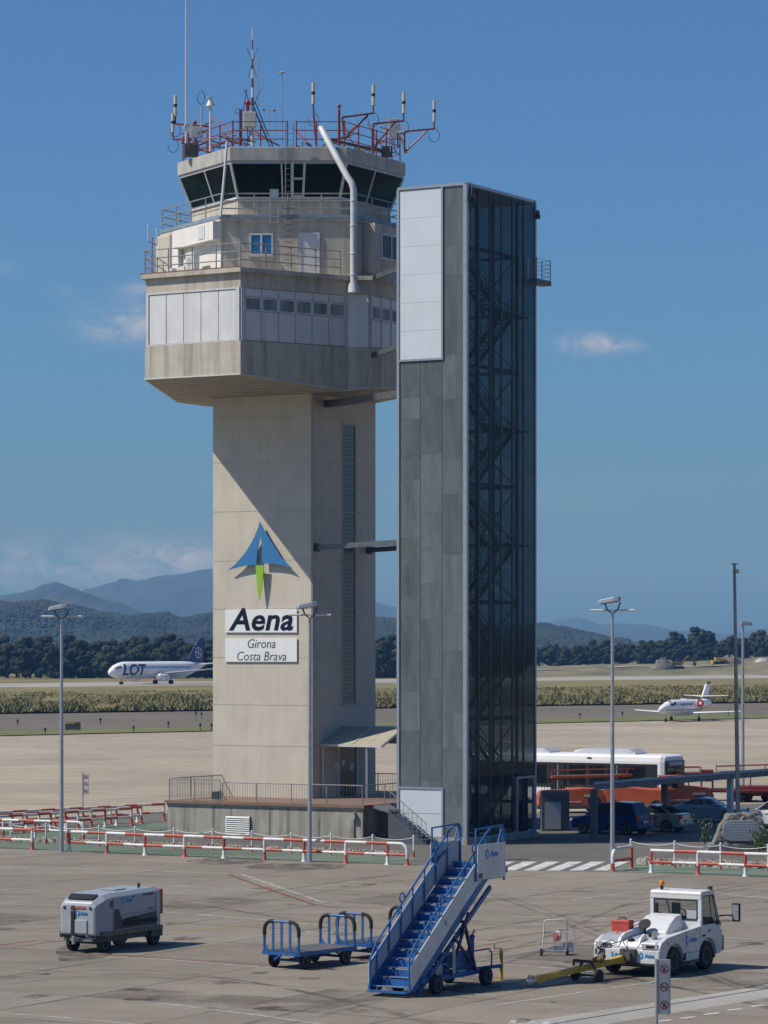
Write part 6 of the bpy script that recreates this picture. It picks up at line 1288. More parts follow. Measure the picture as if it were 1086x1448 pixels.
car(rws+f*1.35+n_*.75, hU, 'beige saloon with a red tail light, parked behind the blue people carrier', M['carbeige'], 4.4, 1.7, 1.42, [(1.35, .90), (2.0, 1.38), (3.1, 1.37), (3.85, .96)], [(.0, .58), (.15, .72), (1.3, .88), (3.85, .98), (4.36, .94)], 2.6, .31, True)
p = gp(1003, 1163); car((p.x+.1, p.y+.8, 0), radians(-18), 'silver blue low coupe seen under the carport behind the boulder', M['carsilver'], 4.2, 1.68, 1.35, [(1.3, .88), (2.0, 1.30), (2.75, 1.29), (3.75, .93)], [(.0, .55), (.15, .68), (1.25, .85), (3.8, .92), (4.16, .86)], 2.5, .3)
p = gp(1100, 1172); car((p.x, p.y+.6, 0), hU, 'white hatchback at the right edge, partly behind the memorial stone', M['carwhite'], 3.9, 1.66, 1.48, [(.95, .92), (1.7, 1.44), (3.2, 1.44), (3.8, 1.0)], [(.0, .58), (.12, .74), (.95, .90), (3.86, .98)], 2.5, .3)
# carport
ct0, ctd = V((10.4, 153.6, 0)), V((.545, .839, 0)); cs = V((-.839, .545, 0))
t = thing('carport', 'long flat dark carport roof on steel posts over the parked cars', 'carport', ct0+ctd*10)
b = MB(); q = [ct0, ct0+ctd*36, ct0+ctd*36+cs*1.3, ct0+cs*1.3+ctd*2.2]; b.prism([p+ZZ*2.50 for p in q], (0, 0, .30)); b.build('roof', mat('carport_roof', (.12, .14, .155), .6, var=.15, dirt=.2), t, world=True)
b = MB(); b.bar(ct0+ZZ*2.83, ct0+ctd*36+ZZ*2.83, .06, .06); b.build('lit_roof_edge', M['greypanel'], t, world=True)  # pale strip stands in for the sunlit upper edge of the roof
for s, m in ((1.0, 'shedgrey'), (8.5, 'shedgrey'), (16, 'white'), (24, 'shedgrey'), (32, 'shedgrey')): b = MB(); c = ct0+ctd*s+cs*.6; b.bar(c, c+ZZ*2.5, .28, .28, up=ctd); b.build('post', M[m], t, world=True)
# ---------------------------------------------------------------- apron bus
bc = at(939, 1100, 185); bdir = V((cos(radians(-30)), sin(radians(-30)), 0))
t = thing('apron_bus', 'long white airport bus with a dark window band and black windscreen', 'bus', V((bc.x, bc.y, 0)), radians(-30))
# local: x toward the front (0 = front corner), y to the left
L, BW, BH = 13.5, 2.9, 3.05
b = MB(); b.loft([[V((x, y, z)) for y, z in ((0, .35), (0, 2.7), (.06, 3.0), (.3, BH+.04), (BW-.3, BH+.04), (BW-.06, 3.0), (BW, 2.7), (BW, .35))] for x in (-L, -.25)]+[[V((.0, y, z)) for y, z in ((.1, .4), (.1, 2.65), (.18, 2.9), (.4, BH-.06), (BW-.4, BH-.06), (BW-.18, 2.9), (BW-.1, 2.65), (BW-.1, .4))]]); b.build('body', M['plane'], t, bevel=.04)
b = MB(); b.bb(-L+.4, -.45, -.02, .02, 1.05, 2.55); b.build('window_band', M['blackgloss'], t)
x = -L+.6
for k in range(9):
    b = MB(); b.bb(x, x+1.12, -.035, -.02, 1.25, 2.4); b.build('window', M['carglass'], t); x += 1.32
for k in (1, 4, 7):
    b = MB(); x = -L+.6+1.32*k+.1; b.bb(x, x+.95, -.05, -.035, .5, 2.45); dd = b.build('door', M['darkglass'], t); b = MB(); b.bb(x+.45, x+.5, -.06, -.05, .5, 2.45); b.build('door_seam', M['alu'], dd)
b = MB(); b.bb(.0, .12, .2, BW-.2, .95, 2.75); b.build('windscreen', M['darkglass'], t, bevel=.04)
b = MB(); b.bb(.12, .14, .5, BW-.5, 2.45, 2.68); b.build('destination_panel', M['greypanel'], t)
b = MB(); b.bb(.12, .14, 1.35, 1.42, .95, 2.45); b.build('windscreen_post', M['blackgloss'], t)
b = MB(); b.loft([[V((x, .6, BH+.02)), V((x, BW-.6, BH+.02)), V((x, BW-.7, BH+h)), V((x, .7, BH+h))] for x, h in ((-2.2, .12), (-2.6, .35), (-5.6, .35), (-6.3, .22))]); b.loft([[V((x, .6, BH+.02)), V((x, BW-.6, BH+.02)), V((x, BW-.7, BH+h)), V((x, .7, BH+h))] for x, h in ((-8.0, .1), (-8.4, .3), (-10.2, .3), (-10.8, .2))]); b.build('roof_unit', M['greypanel'], t)
b = MB(); b.bb(-5.1, -4.8, -.004, 0, 2.8, 2.9); b.build('side_marking', M['greyink'], t)
for x in (-2.4, -9.6):
    for y, s in ((.15, -1), (BW-.15, 1)): wheel(t, (x, y, .48), .48, .3, s)
# orange ramp vehicles in front of the bus
def ramp_vehicle(px, py, rz, label, paint, cab=True):
    p = gp(px, py); t = thing('ramp_vehicle', label, 'ramp vehicle', p, rz, 'orange ramp vehicles')
    b = MB(); b.loft([[V((x, -.8, .4)), V((x, .8, .4)), V((x, .75, z)), V((x, -.75, z))] for x, z in ((1.9, 1.0), (1.7, 1.35), (.6, 1.45), (-.2, 1.35), (-1.8, 1.25), (-1.95, .9))]); b.build('body', paint, t, bevel=.04)
    b = MB(); b.bb(-2.0, 2.0, -.85, .85, .25, .45); b.build('bumper_skirt', M['chassis'], t)
    b = MB(); b.bb(-1.85, -1.0, -.82, -.78, .55, 1.0); b.bb(.9, 1.6, -.82, -.76, .5, .85); b.bb(1.86, 1.96, -.6, .6, .55, .9); b.build('grille', M['black'], t)
    b = MB(); b.bb(-.9, .5, -.81, -.77, .62, .68); b.bb(.7, 1.5, -.79, -.76, .95, 1.05); b.build('side_stripe', M['white'], t)
    if cab:
        b = MB()
        for x in (-.9, .5):
            for y in (-.7, .7): b.bar((x, y, 1.3), (x*.9, y*.95, 2.0), .07)
        b.bb(-.95, .55, -.72, .72, 1.98, 2.05); b.build('cab_frame', paint, t, bevel=.02)
        b = MB(); b.bb(-.5, -.1, -.5, .5, 1.3, 1.85); b.build('seat', M['black'], t)
    for x in (-1.2, 1.25):
        for y, s in ((-.72, -1), (.72, 1)): wheel(t, (x, y, .36), .36, .24, s)
ramp_vehicle(807, 1149, radians(3), 'long orange ramp tractor in front of the bus, left of the carport', M['orange'], False)
ramp_vehicle(900, 1147, radians(170), 'orange ramp tractor with a roll cage, seen between the carport posts', M['orange'], False)
ramp_vehicle(957, 1146, radians(15), 'smaller orange tractor with an open frame at the right carport post', M['orange'])
# belt loaders: a sloping conveyor on a low body
def belt_loader(px, py, rz, label, boom, L=5.5):
    p = gp(px, py); t = thing('belt_loader', label, 'belt loader', p, rz)
    b = MB(); b.bb(-1.6, 1.5, -.75, .75, .35, .95); b.build('body', M['red'], t, bevel=.04)
    b = MB(); b.bar((-L/2, 0, 1.75), (L/2, 0, 1.95), .75, .16); bo = b.build('boom', boom, t, bevel=.02); b = MB(); b.bar((-L/2, 0, 1.84), (L/2, 0, 2.04), .55, .02); b.build('belt', M['deckgrey'], bo)
    b = MB()
    for x in (-.9, .9):
        for y in (-.35, .35): b.bar((x, y, .9), (x, y, 1.8), .07)
    for s in (-1, 1): b.cyl((-L/2, s*.45, 2.15), (L/2, s*.45, 2.35), .03, n=6)
    for x in (-L/2, -L/4, 0, L/4, L/2): b.cyl((x, .45, 1.8), (x, .45, 2.25), .025, n=5); b.cyl((x, -.45, 1.8), (x, -.45, 2.25), .025, n=5)
    b.build('support_frame', M['red'], t)
    for x in (-1.1, 1.0):
        for y, s in ((-.68, -1), (.68, 1)): wheel(t, (x, y, .34), .34, .22, s)
belt_loader(885, 1140, radians(2), 'orange-railed belt loader parked along the side of the bus', M['orange'], 9)
belt_loader(1082, 1133, radians(-6), 'belt loader with a pale boom at the right edge behind the carport', M['offwhite'], 6)
def flat_cart(px, py, rz, label, rack):
    p = gp(px, py); t = thing('flat_cart', label, 'baggage cart', p, rz, 'red flat carts')
    b = MB(); b.bb(-1.5, 1.5, -.75, .75, .62, .74); b.bar((-1.4, 0, .55), (1.4, 0, .55), .1); b.bar((1.5, 0, .6), (2.3, 0, .4), .07); b.build('deck', M['red'], t)
    if rack:
        b = MB()
        for x in (-1.45, -.75): 
            for y in (-.7, .7): b.bar((x, y, .7), (x, y, 1.9), .07)
        b.bb(-1.45, -.75, -.72, .72, 1.2, 1.9); b.build('rack', M['red'], t)
    for x in (-1.0, 1.0):
        for y, s in ((-.6, -1), (.6, 1)): wheel(t, (x, y, .3), .3, .2, s)
flat_cart(1025, 1132, radians(-4), 'red flat cart with an upright rack at its left end', True)
flat_cart(1064, 1134, radians(8), 'plain red flat cart without a rack, near the right edge', False)

# ---------------------------------------------------------------- aircraft
def fus_ring(x, r, zc=0, n=24, sz=1.0): return [V((x, r*cos(2*pi*k/n), zc+r*sz*sin(2*pi*k/n))) for k in range(n)]
def wingmb(b, root, tip, cr, ct, th, sweep_up=None):
    """tapered aerofoil slab from root to tip leading edges (local), chord along -x"""
    def sec(p, c): return [V(p)+V((-c*s, 0, th_*c*th)) for s, th_ in ((0, 0), (.15, .55), (.4, .6), (.8, .25), (1, 0), (.7, -.15), (.3, -.4), (.1, -.35))]
    b.loft([sec(root, cr), sec(tip, ct)])
def on_fuselage(me, xdir, rfun, off):
    """bend flat lettering (built in x,z) on to the round body"""
    bm = bmesh.new(); bm.from_mesh(me)
    zs_ = [v.co.z for v in bm.verts]; z0_, z1_ = min(zs_), max(zs_)
    for i in range(1, 14):
        z = z0_+(z1_-z0_)*i/14; bmesh.ops.bisect_plane(bm, geom=bm.verts[:]+bm.edges[:]+bm.faces[:], plane_co=(0, 0, z), plane_no=(0, 0, 1))
    for v in bm.verts: v.co.y = rfun(v.co.x, v.co.z)+off
    bm.to_mesh(me); bm.free()
# airliner
b_ = radians(40); ac = at(224, 911, 760); hd = radians(180+50)
t = thing('airliner', 'white twin-jet airliner with dark blue tail and large dark lettering, on the runway', 'airliner', (ac.x+.3, 760, .0), hd); t.scale = (1.02, 1.02, 1.02)
R0, zc = 1.95, 3.35
st_ = [(17.2, .05, -.55), (16.9, .55, -.5), (16.3, .95, -.38), (15.3, 1.38, -.22), (14, 1.72, -.08), (12.5, 1.92, 0), (11, R0, 0), (-6, R0, 0), (-8.5, 1.8, .15), (-11, 1.4, .5), (-13.5, .85, .95), (-15.5, .4, 1.3), (-16.2, .12, 1.4)]
b = MB(); b.loft([fus_ring(x, r, zc+dz, 28, 1.05) for x, r, dz in st_]); b.build('fuselage', M['plane'], t, smooth=True)
def fr_(x, z):
    for (xa, ra, da), (xb, rb, db) in zip(st_, st_[1:]):
        if xb <= x <= xa:
            f = (xa-x)/(xa-xb); r = ra+(rb-ra)*f; d = da+(db-da)*f; q = (z-zc-d)/1.05; return sqrt(max(.01, r*r-q*q))
    return R0
b = MB(); wingmb(b, (3.6, 1.4, zc-1.0), (-3.3, 14.4, zc+.35), 6.6, 1.6, .11); b.build('wing', M['planegrey'], t, smooth=True)
b = MB(); wingmb(b, (3.6, -1.4, zc-1.0), (-3.3, -14.4, zc+.35), 6.6, 1.6, .11); b.build('wing', M['planegrey'], t, smooth=True)
b = MB(); 
for s in (-1, 1): wingmb(b, (-11.6, s*.6, zc+1.2), (-14.6, s*6.3, zc+1.8), 3.4, 1.2, .1)
b.build('tailplane', M['plane'], t, smooth=True)
b = MB(); P = [(-6.8, zc+1.85), (-9.6, zc+2.6), (-13.9, zc+7.75), (-15.8, zc+7.75), (-15.0, zc+1.9)]; b.prism([V((x, -.16, z)) for x, z in P], (0, .32, 0)); fin = b.build('tail_fin', M['planeblue'], t, bevel=.08)
b = MB(); c = V((-13.3, .18, zc+4.1)); b.tube([c+V((1.05*cos(a), 0, 1.25*sin(a))) for a in [2*pi*i/24 for i in range(24)]], .09, 6, closed=True); b.tube([c+V(q) for q in ((-.9, 0, -.5), (-.2, 0, -.1), (.5, 0, .2), (1.0, 0, .1))], .09, 5); b.tube([c+V(q) for q in ((.2, 0, 1.2), (-.1, 0, .4), (-.1, 0, -.3), (.3, 0, -1.2))], .08, 5); b.build('tail_emblem', M['plane'], fin)
b = MB(); b.prism([V((-14.9, .17, zc+1.95)), V((-13.7, .17, zc+1.95)), V((-14.9, .17, zc+3.6))], (0, .01, 0)); b.build('tail_patch', M['taillight'], fin)
for s in (-1, 1):
    b = MB(); b.lathe([(.70, 0), (.86, -.12), (.95, -.7), (.95, -1.9), (.8, -2.9), (.55, -3.4), (.5, -3.35)], (5.4, s*4.8, zc-1.75), (1, 0, 0), 24); en = b.build('engine', M['plane'], t, smooth=True)
    b = MB(); b.lathe([(.70, .005), (.66, -.4), (.02, -.5)], (5.4, s*4.8, zc-1.75), (1, 0, 0), 24); b.build('intake', M['blackgloss'], en, smooth=True)
    b = MB(); b.lathe([(.70, .01), (.87, -.11), (.9, -.3), (.88, -.31), (.8, -.15)], (5.4, s*4.8, zc-1.75), (1, 0, 0), 24); b.build('intake_lip', M['steel'], en, smooth=True)
    b = MB(); b.bb(3.0, 4.6, s*4.8-.12, s*4.8+.12, zc-1.1, zc-.5); b.build('pylon', M['planegrey'], en)
    b = MB(); b.bb(3.4, 3.6, s*4.8-.96, s*4.8+.96, zc-1.9, zc-1.5); b.build('cowl_band', M['planeblue'], en)
for (x, y) in ((-1.2, 2.6), (-1.2, -2.6), (13.0, 0)):
    b = MB(); b.cyl((x, y, .3), (x, y, zc-1.4), .12); b.build('gear_leg', M['steel'], t)
    for dy in (-.3, .3): wheel(t, (x, y+dy, .5 if x < 5 else .34), .5 if x < 5 else .34, .3, 1 if y > 0 else -1)
b = MB()
for k in range(34):
    x = 8.6-.52*k; z = zc+.55; y = fr_(x, z); b.box((x, y+.005, z), (.26, .02, .36))
b.build('cabin_windows', M['darkglass'], t)
def surf_patch(b, fr, xs_, zlo, zhi, sgn=1, off=.03, nz=4):
    P = [[V((x, sgn*(fr(x, zlo+(zhi-zlo)*j/nz)+off), zlo+(zhi-zlo)*j/nz)) for x in xs_] for j in range(nz+1)]
    for r0, r1 in zip(P, P[1:]):
        for i in range(len(xs_)-1): b.poly([r0[i], r0[i+1], r1[i+1], r1[i]])
b = MB()
for sg in (-1, 1):
    surf_patch(b, fr_, [14.35, 14.6, 14.85], zc+.5, zc+1.05, sg); surf_patch(b, fr_, [14.95, 15.2, 15.45], zc+.42, zc+.9, sg); surf_patch(b, fr_, [15.52, 15.75, 15.95], zc+.3, zc+.62, sg)
b.build('cockpit_window', M['darkglass'], t)
b = MB(); 
for x in (9.6, -8.6): b = MB(); b.box((x, fr_(x, zc+.2)+.006, zc+.2), (.08, .02, 1.7)); b.box((x-.8, fr_(x-.8, zc+.2)+.006, zc+.2), (.08, .02, 1.7)); b.box((x-.4, fr_(x, zc+.95)+.006, zc+1.0), (.8, .02, .08)); b.build('door_outline', M['planegrey'], t)
# large lettering, mirrored reading direction: nose is to the left, so text runs toward the tail (-x)
me = text_mesh('LOT', 3.6, .22, .10, ext=0, space=.92); M4 = Matrix(((-1.12, 0, 0, 11.0-.4), (0, 0, 0, 0), (0, 1, 0, zc+.0), (0, 0, 0, 1))); me.transform(M4); on_fuselage(me, 1, fr_, .03); me.materials.clear(); me.materials.append(M['planeblue']); me.name = 'lettering'
o = bpy.data.objects.new('lettering', me); C.objects.link(o); o.parent = t
# business jet
bj = at(967, 911, 392); t = thing('business_jet', 'small white business jet with gold stripe and red engine covers, parked on the apron', 'business jet', (bj.x, 392, 0), radians(180+60))
zb, rb = 1.72, .92
sj = [(7.4, .04, -.25), (7.1, .25, -.22), (6.4, .48, -.14), (5.4, .66, -.04), (4.6, .84, .02), (3.6, rb, .04), (-2.2, rb, .04), (-4, .78, .14), (-5.6, .5, .3), (-7.2, .16, .45)]
b = MB(); b.loft([fus_ring(x, r, zb+dz, 22, 1.08) for x, r, dz in sj]); b.loft([fus_ring(x, r, zb+dz, 14) for x, r, dz in ((5.3, .1, .5), (4.7, .62, .25), (3.8, .85, .12))]); b.build('fuselage', M['plane'], t, smooth=True)
for s in (-1, 1):
    b = MB(); wingmb(b, (1.2, s*.6, zb-.72), (-.9, s*7.3, zb-.4), 2.6, 1.0, .11); b.build('wing', M['plane'], t, smooth=True)
    b = MB(); wingmb(b, (-5.4, s*.2, zb+1.35), (-6.6, s*3.1, zb+1.45), 1.5, .75, .1); b.build('tailplane', M['plane'], t, smooth=True)
    b = MB(); b.lathe([(.42, 0), (.5, -.1), (.56, -.6), (.54, -1.6), (.34, -2.6), (.3, -2.55)], (-2.0, s*1.42, zb+.55), (1, 0, 0), 20); en = b.build('engine', M['plane'], t, smooth=True)
    b = MB(); b.lathe([(.47, .0), (.50, .06), (.45, .12), (.2, .13)], (-2.0, s*1.42, zb+.55), (1, 0, 0), 20); b.build('intake_cover', M['redlamp'], en, smooth=True); b = MB(); b.lathe([(.2, .13), (.12, .15), (.01, .15)], (-2.0, s*1.42, zb+.55), (1, 0, 0), 16); b.build('cover_disc', M['white'], en, smooth=True)
    b = MB(); b.bb(-3.8, -2.4, min(s*.7, s*1.1), max(s*.7, s*1.1), zb+.5, zb+.62); b.build('pylon', M['plane'], en)
    b = MB(); b.cyl((-.4, s*1.9, .2), (-.4, s*1.9, zb-.6), .07); b.build('gear_leg', M['steel'], t); wheel(t, (-.4, s*1.9, .3), .3, .2, s)
b = MB(); b.cyl((5.4, 0, .2), (5.4, 0, zb-.6), .06); b.build('gear_leg', M['steel'], t); wheel(t, (5.4, 0, .24), .24, .2, 1)
b = MB(); P = [(-4.0, zb+.75), (-5.2, zb+1.0), (-7.0, zb+3.2), (-8.0, zb+3.2), (-7.2, zb+.6)]; b.prism([V((x, -.1, z)) for x, z in P], (0, .2, 0)); fin = b.build('tail_fin', M['plane'], t, bevel=.05)
b = MB(); b.prism([V((x, -.11, z)) for x, z in ((-6.75, zb+2.9), (-7.0, zb+3.22), (-8.02, zb+3.22), (-7.93, zb+2.9))], (0, .22, 0)); b.build('fin_tip', M['planeblue'], fin); b = MB(); b.prism([V((x, -.11, z)) for x, z in ((-4.9, zb+.95), (-5.4, zb+1.25), (-7.35, zb+1.25), (-7.25, zb+.95))], (0, .22, 0)); b.build('fin_stripe', M['greyink'], fin)
def fj(x, z):
    for (xa, ra, da), (xb2, rb_, db) in zip(sj, sj[1:]):
        if xb2 <= x <= xa: f = (xa-x)/(xa-xb2); r = ra+(rb_-ra)*f; q = (z-zb-(da+(db-da)*f))/1.08; return sqrt(max(.005, r*r-q*q))
    return rb
b = MB()
for k in range(6): x = 2.6-.62*k; b.box((x, fj(x, zb+.35)+.004, zb+.35), (.34, .02, .36))
b.build('cabin_windows', M['darkglass'], t)
b = MB(); xs = [6.2-.6*k for k in range(20)]
def strip_(b, z, h, y0):
    for xa, xb2 in zip(xs, xs[1:]):
        b.prism([V((xa, fj(xa, z)+y0, z)), V((xb2, fj(xb2, z)+y0, z+0)), V((xb2, fj(xb2, z+h)+y0, z+h)), V((xa, fj(xa, z+h)+y0, z+h))], (0, .012, 0))
strip_(b, zb-.28, .12, .004); b.build('side_stripe', M['gold'], t)
b = MB()
for sg in (-1, 1): surf_patch(b, lambda x, z: fj(x, z)*.8+.1 if x < 4.6 else fj(x, z), [3.9, 4.2, 4.5], zb+.45, zb+.78, sg, .1); surf_patch(b, fj, [4.6, 4.9, 5.2], zb+.35, zb+.62, sg, .05)
b.prism([V((5.05, -.35, zb+.5)), V((5.05, .35, zb+.5)), V((4.65, .4, zb+.88)), V((4.65, -.4, zb+.88))], (.06, 0, .05)); b.build('cockpit_window', M['darkglass'], t)
# small things on the airfield
p = gp(103, 1033); t = thing('taxi_sign', 'small dark boxy taxiway sign with a yellow face on the verge', 'airfield sign', p); b = MB(); b.bb(-.85, .85, -.3, .3, .1, .95); b.build('box', M['chassis'], t, bevel=.03); b = MB(); b.bb(-.82, .3, -.33, -.3, .72, .92); b.build('face', M['yellow'], t)
b = MB(); b.bb(-.6, -.5, -.1, .1, 0, .1); b.bb(.5, .6, -.1, .1, 0, .1); b.build('leg', M['steel'], t)
AL = [(64, 1040), (189, 1037), (283, 1033), (299, 1033), (25, 1027), (142, 1025), (238, 1030), (277, 1015), (285, 1016), (955, 1014), (1030, 1012), (820, 1017), (880, 1015)]
p0 = gp(*AL[0]); t = thing('taxiway_light', 'small dark taxiway edge marker on a short stake', 'airfield light', p0, 0, 'taxiway edge markers'); b = MB(); b.cyl((0, 0, 0), (0, 0, .5), .05, n=6); b.build('stake', M['darksteel'], t); b = MB(); b.lathe([(.12, .5), (.14, .6), (.1, .8), (.01, .85)], n=8); b.build('lamp', M['blackgloss'], t)
for q in AL[1:]: c = dup(t); c.location = gp(*q)
# ---------------------------------------------------------------- grass, mound, works beyond the runway
rg = random.Random(21)
b = MB(); e0, e1 = line_pts((0, 1008), (1086, 992), 60, 60); f0, f1 = line_pts((0, 979), (1086, 968), 70, 70)
for k in range(52000):
    s = rg.random(); q = rg.random()**1.5; c = e0.lerp(e1, s).lerp(f0.lerp(f1, s), q); h = max(.15, rg.gauss(.62, .32))*(1-.75*q)*(.75+.9*noise.noise(V((s*55, q*3, 0)))); w_ = rg.uniform(.06, .2)
    a = rg.uniform(-1.5, 1.5); d = V((cos(a), sin(a), 0))*w_; l = V((rg.uniform(-.5, .5), rg.uniform(-.3, .3), h)); b.poly([c-d, c+d, c+d*.5+l, c-d*.4+l*.9])
b.build('tall_grass', M['grassblade'], kind='stuff')
# earth bank right of the towers, beyond the runway
def zgr(x, y):
    u = (x-48)/150; r = max(0, min(1, u)); w_ = max(0, min(1, (y-975)/35)); k = 1-max(0, min(1, (y-1250)/150)); base = w_*k*(1.8+4.6*r*r*(3-2*r))
    return base+(noise.fractal(V((x*.035, y*.03, 0)), 1, 2, 4)*1.3+noise.noise(V((x*.16, y*.12, 3)))*.35)*w_*k*(.4+r)-.3
b = MB(); nx, ny = 150, 60; vv = [[b.bm.verts.new((30+i*2.6, 930+j*8, zgr(30+i*2.6, 930+j*8))) for i in range(nx)] for j in range(ny)]
for j in range(ny-1):
    for i in range(nx-1):
        f = b.face((vv[j][i], vv[j][i+1], vv[j+1][i+1], vv[j+1][i]))
b.build('earth_bank', M['mound'], smooth=True, kind='structure')
b = MB(); pts = [(45, 1003), (75, 1012), (100, 1015), (130, 1016), (165, 1020), (230, 1024)]
seg = []
for (xa, ya), (xb, yb) in zip(pts, pts[1:]):
    for i in range(10): seg.append((xa+(xb-xa)*i/10, ya+(yb-ya)*i/10))
for (xa, ya), (xb, yb) in zip(seg, seg[1:]): b.poly([(xa, ya, zgr(xa, ya)+.25), (xb, yb, zgr(xb, yb)+.25), (xb, yb+6, zgr(xb, yb+6)+.25), (xa, ya+6, zgr(xa, ya+6)+.25)])
b.build('dirt_track', M['track'], kind='structure')
def excavator(px, Y, rz, label, paint, arm):
    x = (px-CX)/FPX*Y; t = thing('excavator', label, 'excavator', (x, Y, zgr(x, Y)), rz, 'machines on the earth bank')
    b = MB(); 
    for s in (-1, 1): b.loft([[V((xx, s*1.3-.3, z)) for xx, z in ((-2, .4), (-1.6, 0), (1.6, 0), (2, .4), (1.6, .85), (-1.6, .85))], [V((xx, s*1.3+.3, z)) for xx, z in ((-2, .4), (-1.6, 0), (1.6, 0), (2, .4), (1.6, .85), (-1.6, .85))]])
    b.build('track', M['black'], t)
    b = MB(); b.bb(-2.2, 1.2, -1.3, 1.3, 1.0, 2.2); b.build('body', paint, t, bevel=.1); b = MB(); b.bb(-.2, 1.3, .1, 1.3, 2.2, 3.2); b.build('cab', M['darkglass'], t, bevel=.08)
    if arm: b = MB(); b.bar((1.2, -.4, 1.6), (3.6, -.4, 4.2), .4, .5); b.bar((3.6, -.4, 4.2), (5.6, -.4, 2.0), .35, .4); b.build('arm', paint, t); b = MB(); b.prism([V((5.3, -.9, 2.2)), V((6.1, -.9, 1.9)), V((5.8, -.9, .9)), V((5.0, -.9, 1.2))], (0, 1.0, 0)); b.build('bucket', M['darksteel'], t)
    else: b = MB(); b.bb(1.8, 2.2, -1.7, 1.7, .1, 1.3); b.build('blade', paint, t)
excavator(958, 1004, radians(10), 'dull yellow excavator with raised arm on the bank, behind the small jet', mat('faded_yellow', (.22, .18, .06), .7, var=.3), True)
excavator(1016, 1030, radians(185), 'bright yellow machine on the bank, right of the excavator', M['yellow'], False)
def heap(px, Y, w_, h, label, m, seed):
    x = (px-CX)/FPX*Y; t = thing('spoil_heap', label, 'heap', (x, Y, zgr(x, Y)-.2)); b = MB(); n = 12
    b.loft([[V((w_*sin(pi*.5*i/n+.001)*cos(2*pi*k/24)*(1+.3*noise.noise(V((k*.5, i*.3, seed)))), w_*.5*sin(pi*.5*i/n)*sin(2*pi*k/24), max(0, h*cos(pi*.5*i/n)*(1+.5*noise.noise(V((k*.6, i*.5, seed+5))))))) for k in range(24)] for i in range(n+1)], cap=False); b.build('heap', m, t)
heap(938, 1000, 3.6, 3.2, 'mixed dark rubble heap left of the excavator', M['rock'], 1)
heap(1033, 1032, 4.0, 2.6, 'grey rubble heap at the right end of the earth bank', M['ridgedust'], 2)
heap(1078, 1015, 2.6, 1.6, 'pale rubble heap at the right edge of the picture', mat('pale_rubble', (.5, .48, .44), .9, var=.3), 3)

# ---------------------------------------------------------------- tree belt
def crown_mesh(seed, h, w_):
    r = random.Random(seed); b = MB(); cl = []
    for k in range(20):
        a = r.uniform(0, 2*pi); q = r.random()**.5*w_*.8; z = h*r.uniform(.12, .88); rad = r.uniform(.22, .38)*w_*(1.05-.45*z/h); q *= (1.1-.6*z/h); cl.append((V((q*cos(a), q*sin(a), z)), rad))
    cl.append((V((0, 0, h*.55)), w_*.5)); cl.append((V((r.uniform(-.6, .6), 0, h*.86)), w_*.3))
    for c, rad in cl:
        for k in range(int(100*rad*rad/2+70)):
            d = V((r.gauss(0, 1), r.gauss(0, 1), r.gauss(0, 1)*.8)).normalized(); p = c+d*rad*r.uniform(.72, 1.12); s = r.uniform(.22, .48); u = d.orthogonal().normalized(); v = d.cross(u); a = r.uniform(0, pi); u, v = u*cos(a)+v*sin(a), v*cos(a)-u*sin(a); d2 = d*r.uniform(-.3, .3)*s
            b.poly([p-u*s, p-v*s*.8+d2, p+u*s, p+v*s*.8-d2])
    bmesh.ops.recalc_face_normals(b.bm, faces=b.bm.faces); me = bpy.data.meshes.new('crown'); b.bm.to_mesh(me); b.bm.free(); me.materials.append(M['crown']); return me
def trunk_mesh(h):
    b = MB(); b.tube([(0, 0, 0), (.1, 0, h*.3), (0, .1, h*.7)], [.3, .22, .1], 7); b.tube([(.05, 0, h*.3), (1.3, .3, h*.55)], [.14, .05], 5); b.tube([(.05, 0, h*.38), (-1.2, -.4, h*.62)], [.13, .05], 5); me = bpy.data.meshes.new('trunk'); b.bm.to_mesh(me); b.bm.free(); me.materials.append(M['bark']); return me
CM = [crown_mesh(s, h, w_) for s, h, w_ in ((1, 11.5, 4.6), (2, 12.5, 4.2), (3, 10.5, 5.0), (4, 13.0, 4.4), (5, 9.5, 4.4), (6, 12, 3.6))]; TM = [trunk_mesh(h) for h in (11.5, 12.5, 10.5, 13, 9.5, 12)]
KIND = ['broad rounded', 'tall rounded', 'wide flat-topped', 'tallest dense', 'low bushy', 'slim upright']
protos = {}
rt = random.Random(9)
TREES = []
def tree(x, y, z, k, s, lab):
    if k not in protos:
        t = thing('tree', '', 'tree', (x, y, z), 0, 'trees in the belt beyond the runway')
        for nm, me in (('trunk', TM[k]), ('crown', CM[k])): o = bpy.data.objects.new(nm, me); C.objects.link(o); o.parent = t
        protos[k] = t
    else: t = dup(protos[k]); t.location = (x, y, z)
    TREES.append((t, lab))
    t.rotation_euler = (0, 0, rt.uniform(0, 6.28)); t.scale = (s*rt.uniform(1.05, 1.4), s*rt.uniform(1.05, 1.4), s)
def belt(px0, px1, Y0, Y1, step, s0, s1, where, zf=None, slope=0):
    px = px0
    while px < px1:
        Y = rt.uniform(Y0, Y1)+slope*(px-px0); x = (px-CX)/FPX*Y; z = zf(x, Y) if zf else 0; k = rt.randrange(6)
        tree(x, Y, z-.2, k, rt.uniform(s0, s1), (KIND[k], where))
        px += step*rt.uniform(.75, 1.25)
belt(-60, 345, 880, 892, 17, .74, .92, 'front row left of the control tower'); belt(-60, 345, 905, 915, 16, .85, 1.0, 'middle row left of the control tower'); belt(-60, 345, 930, 945, 16, .95, 1.1, 'back row left of the control tower')
belt(505, 600, 885, 900, 16, .85, 1.0, 'front row between the two towers'); belt(505, 600, 915, 930, 16, .95, 1.12, 'back row between the two towers')
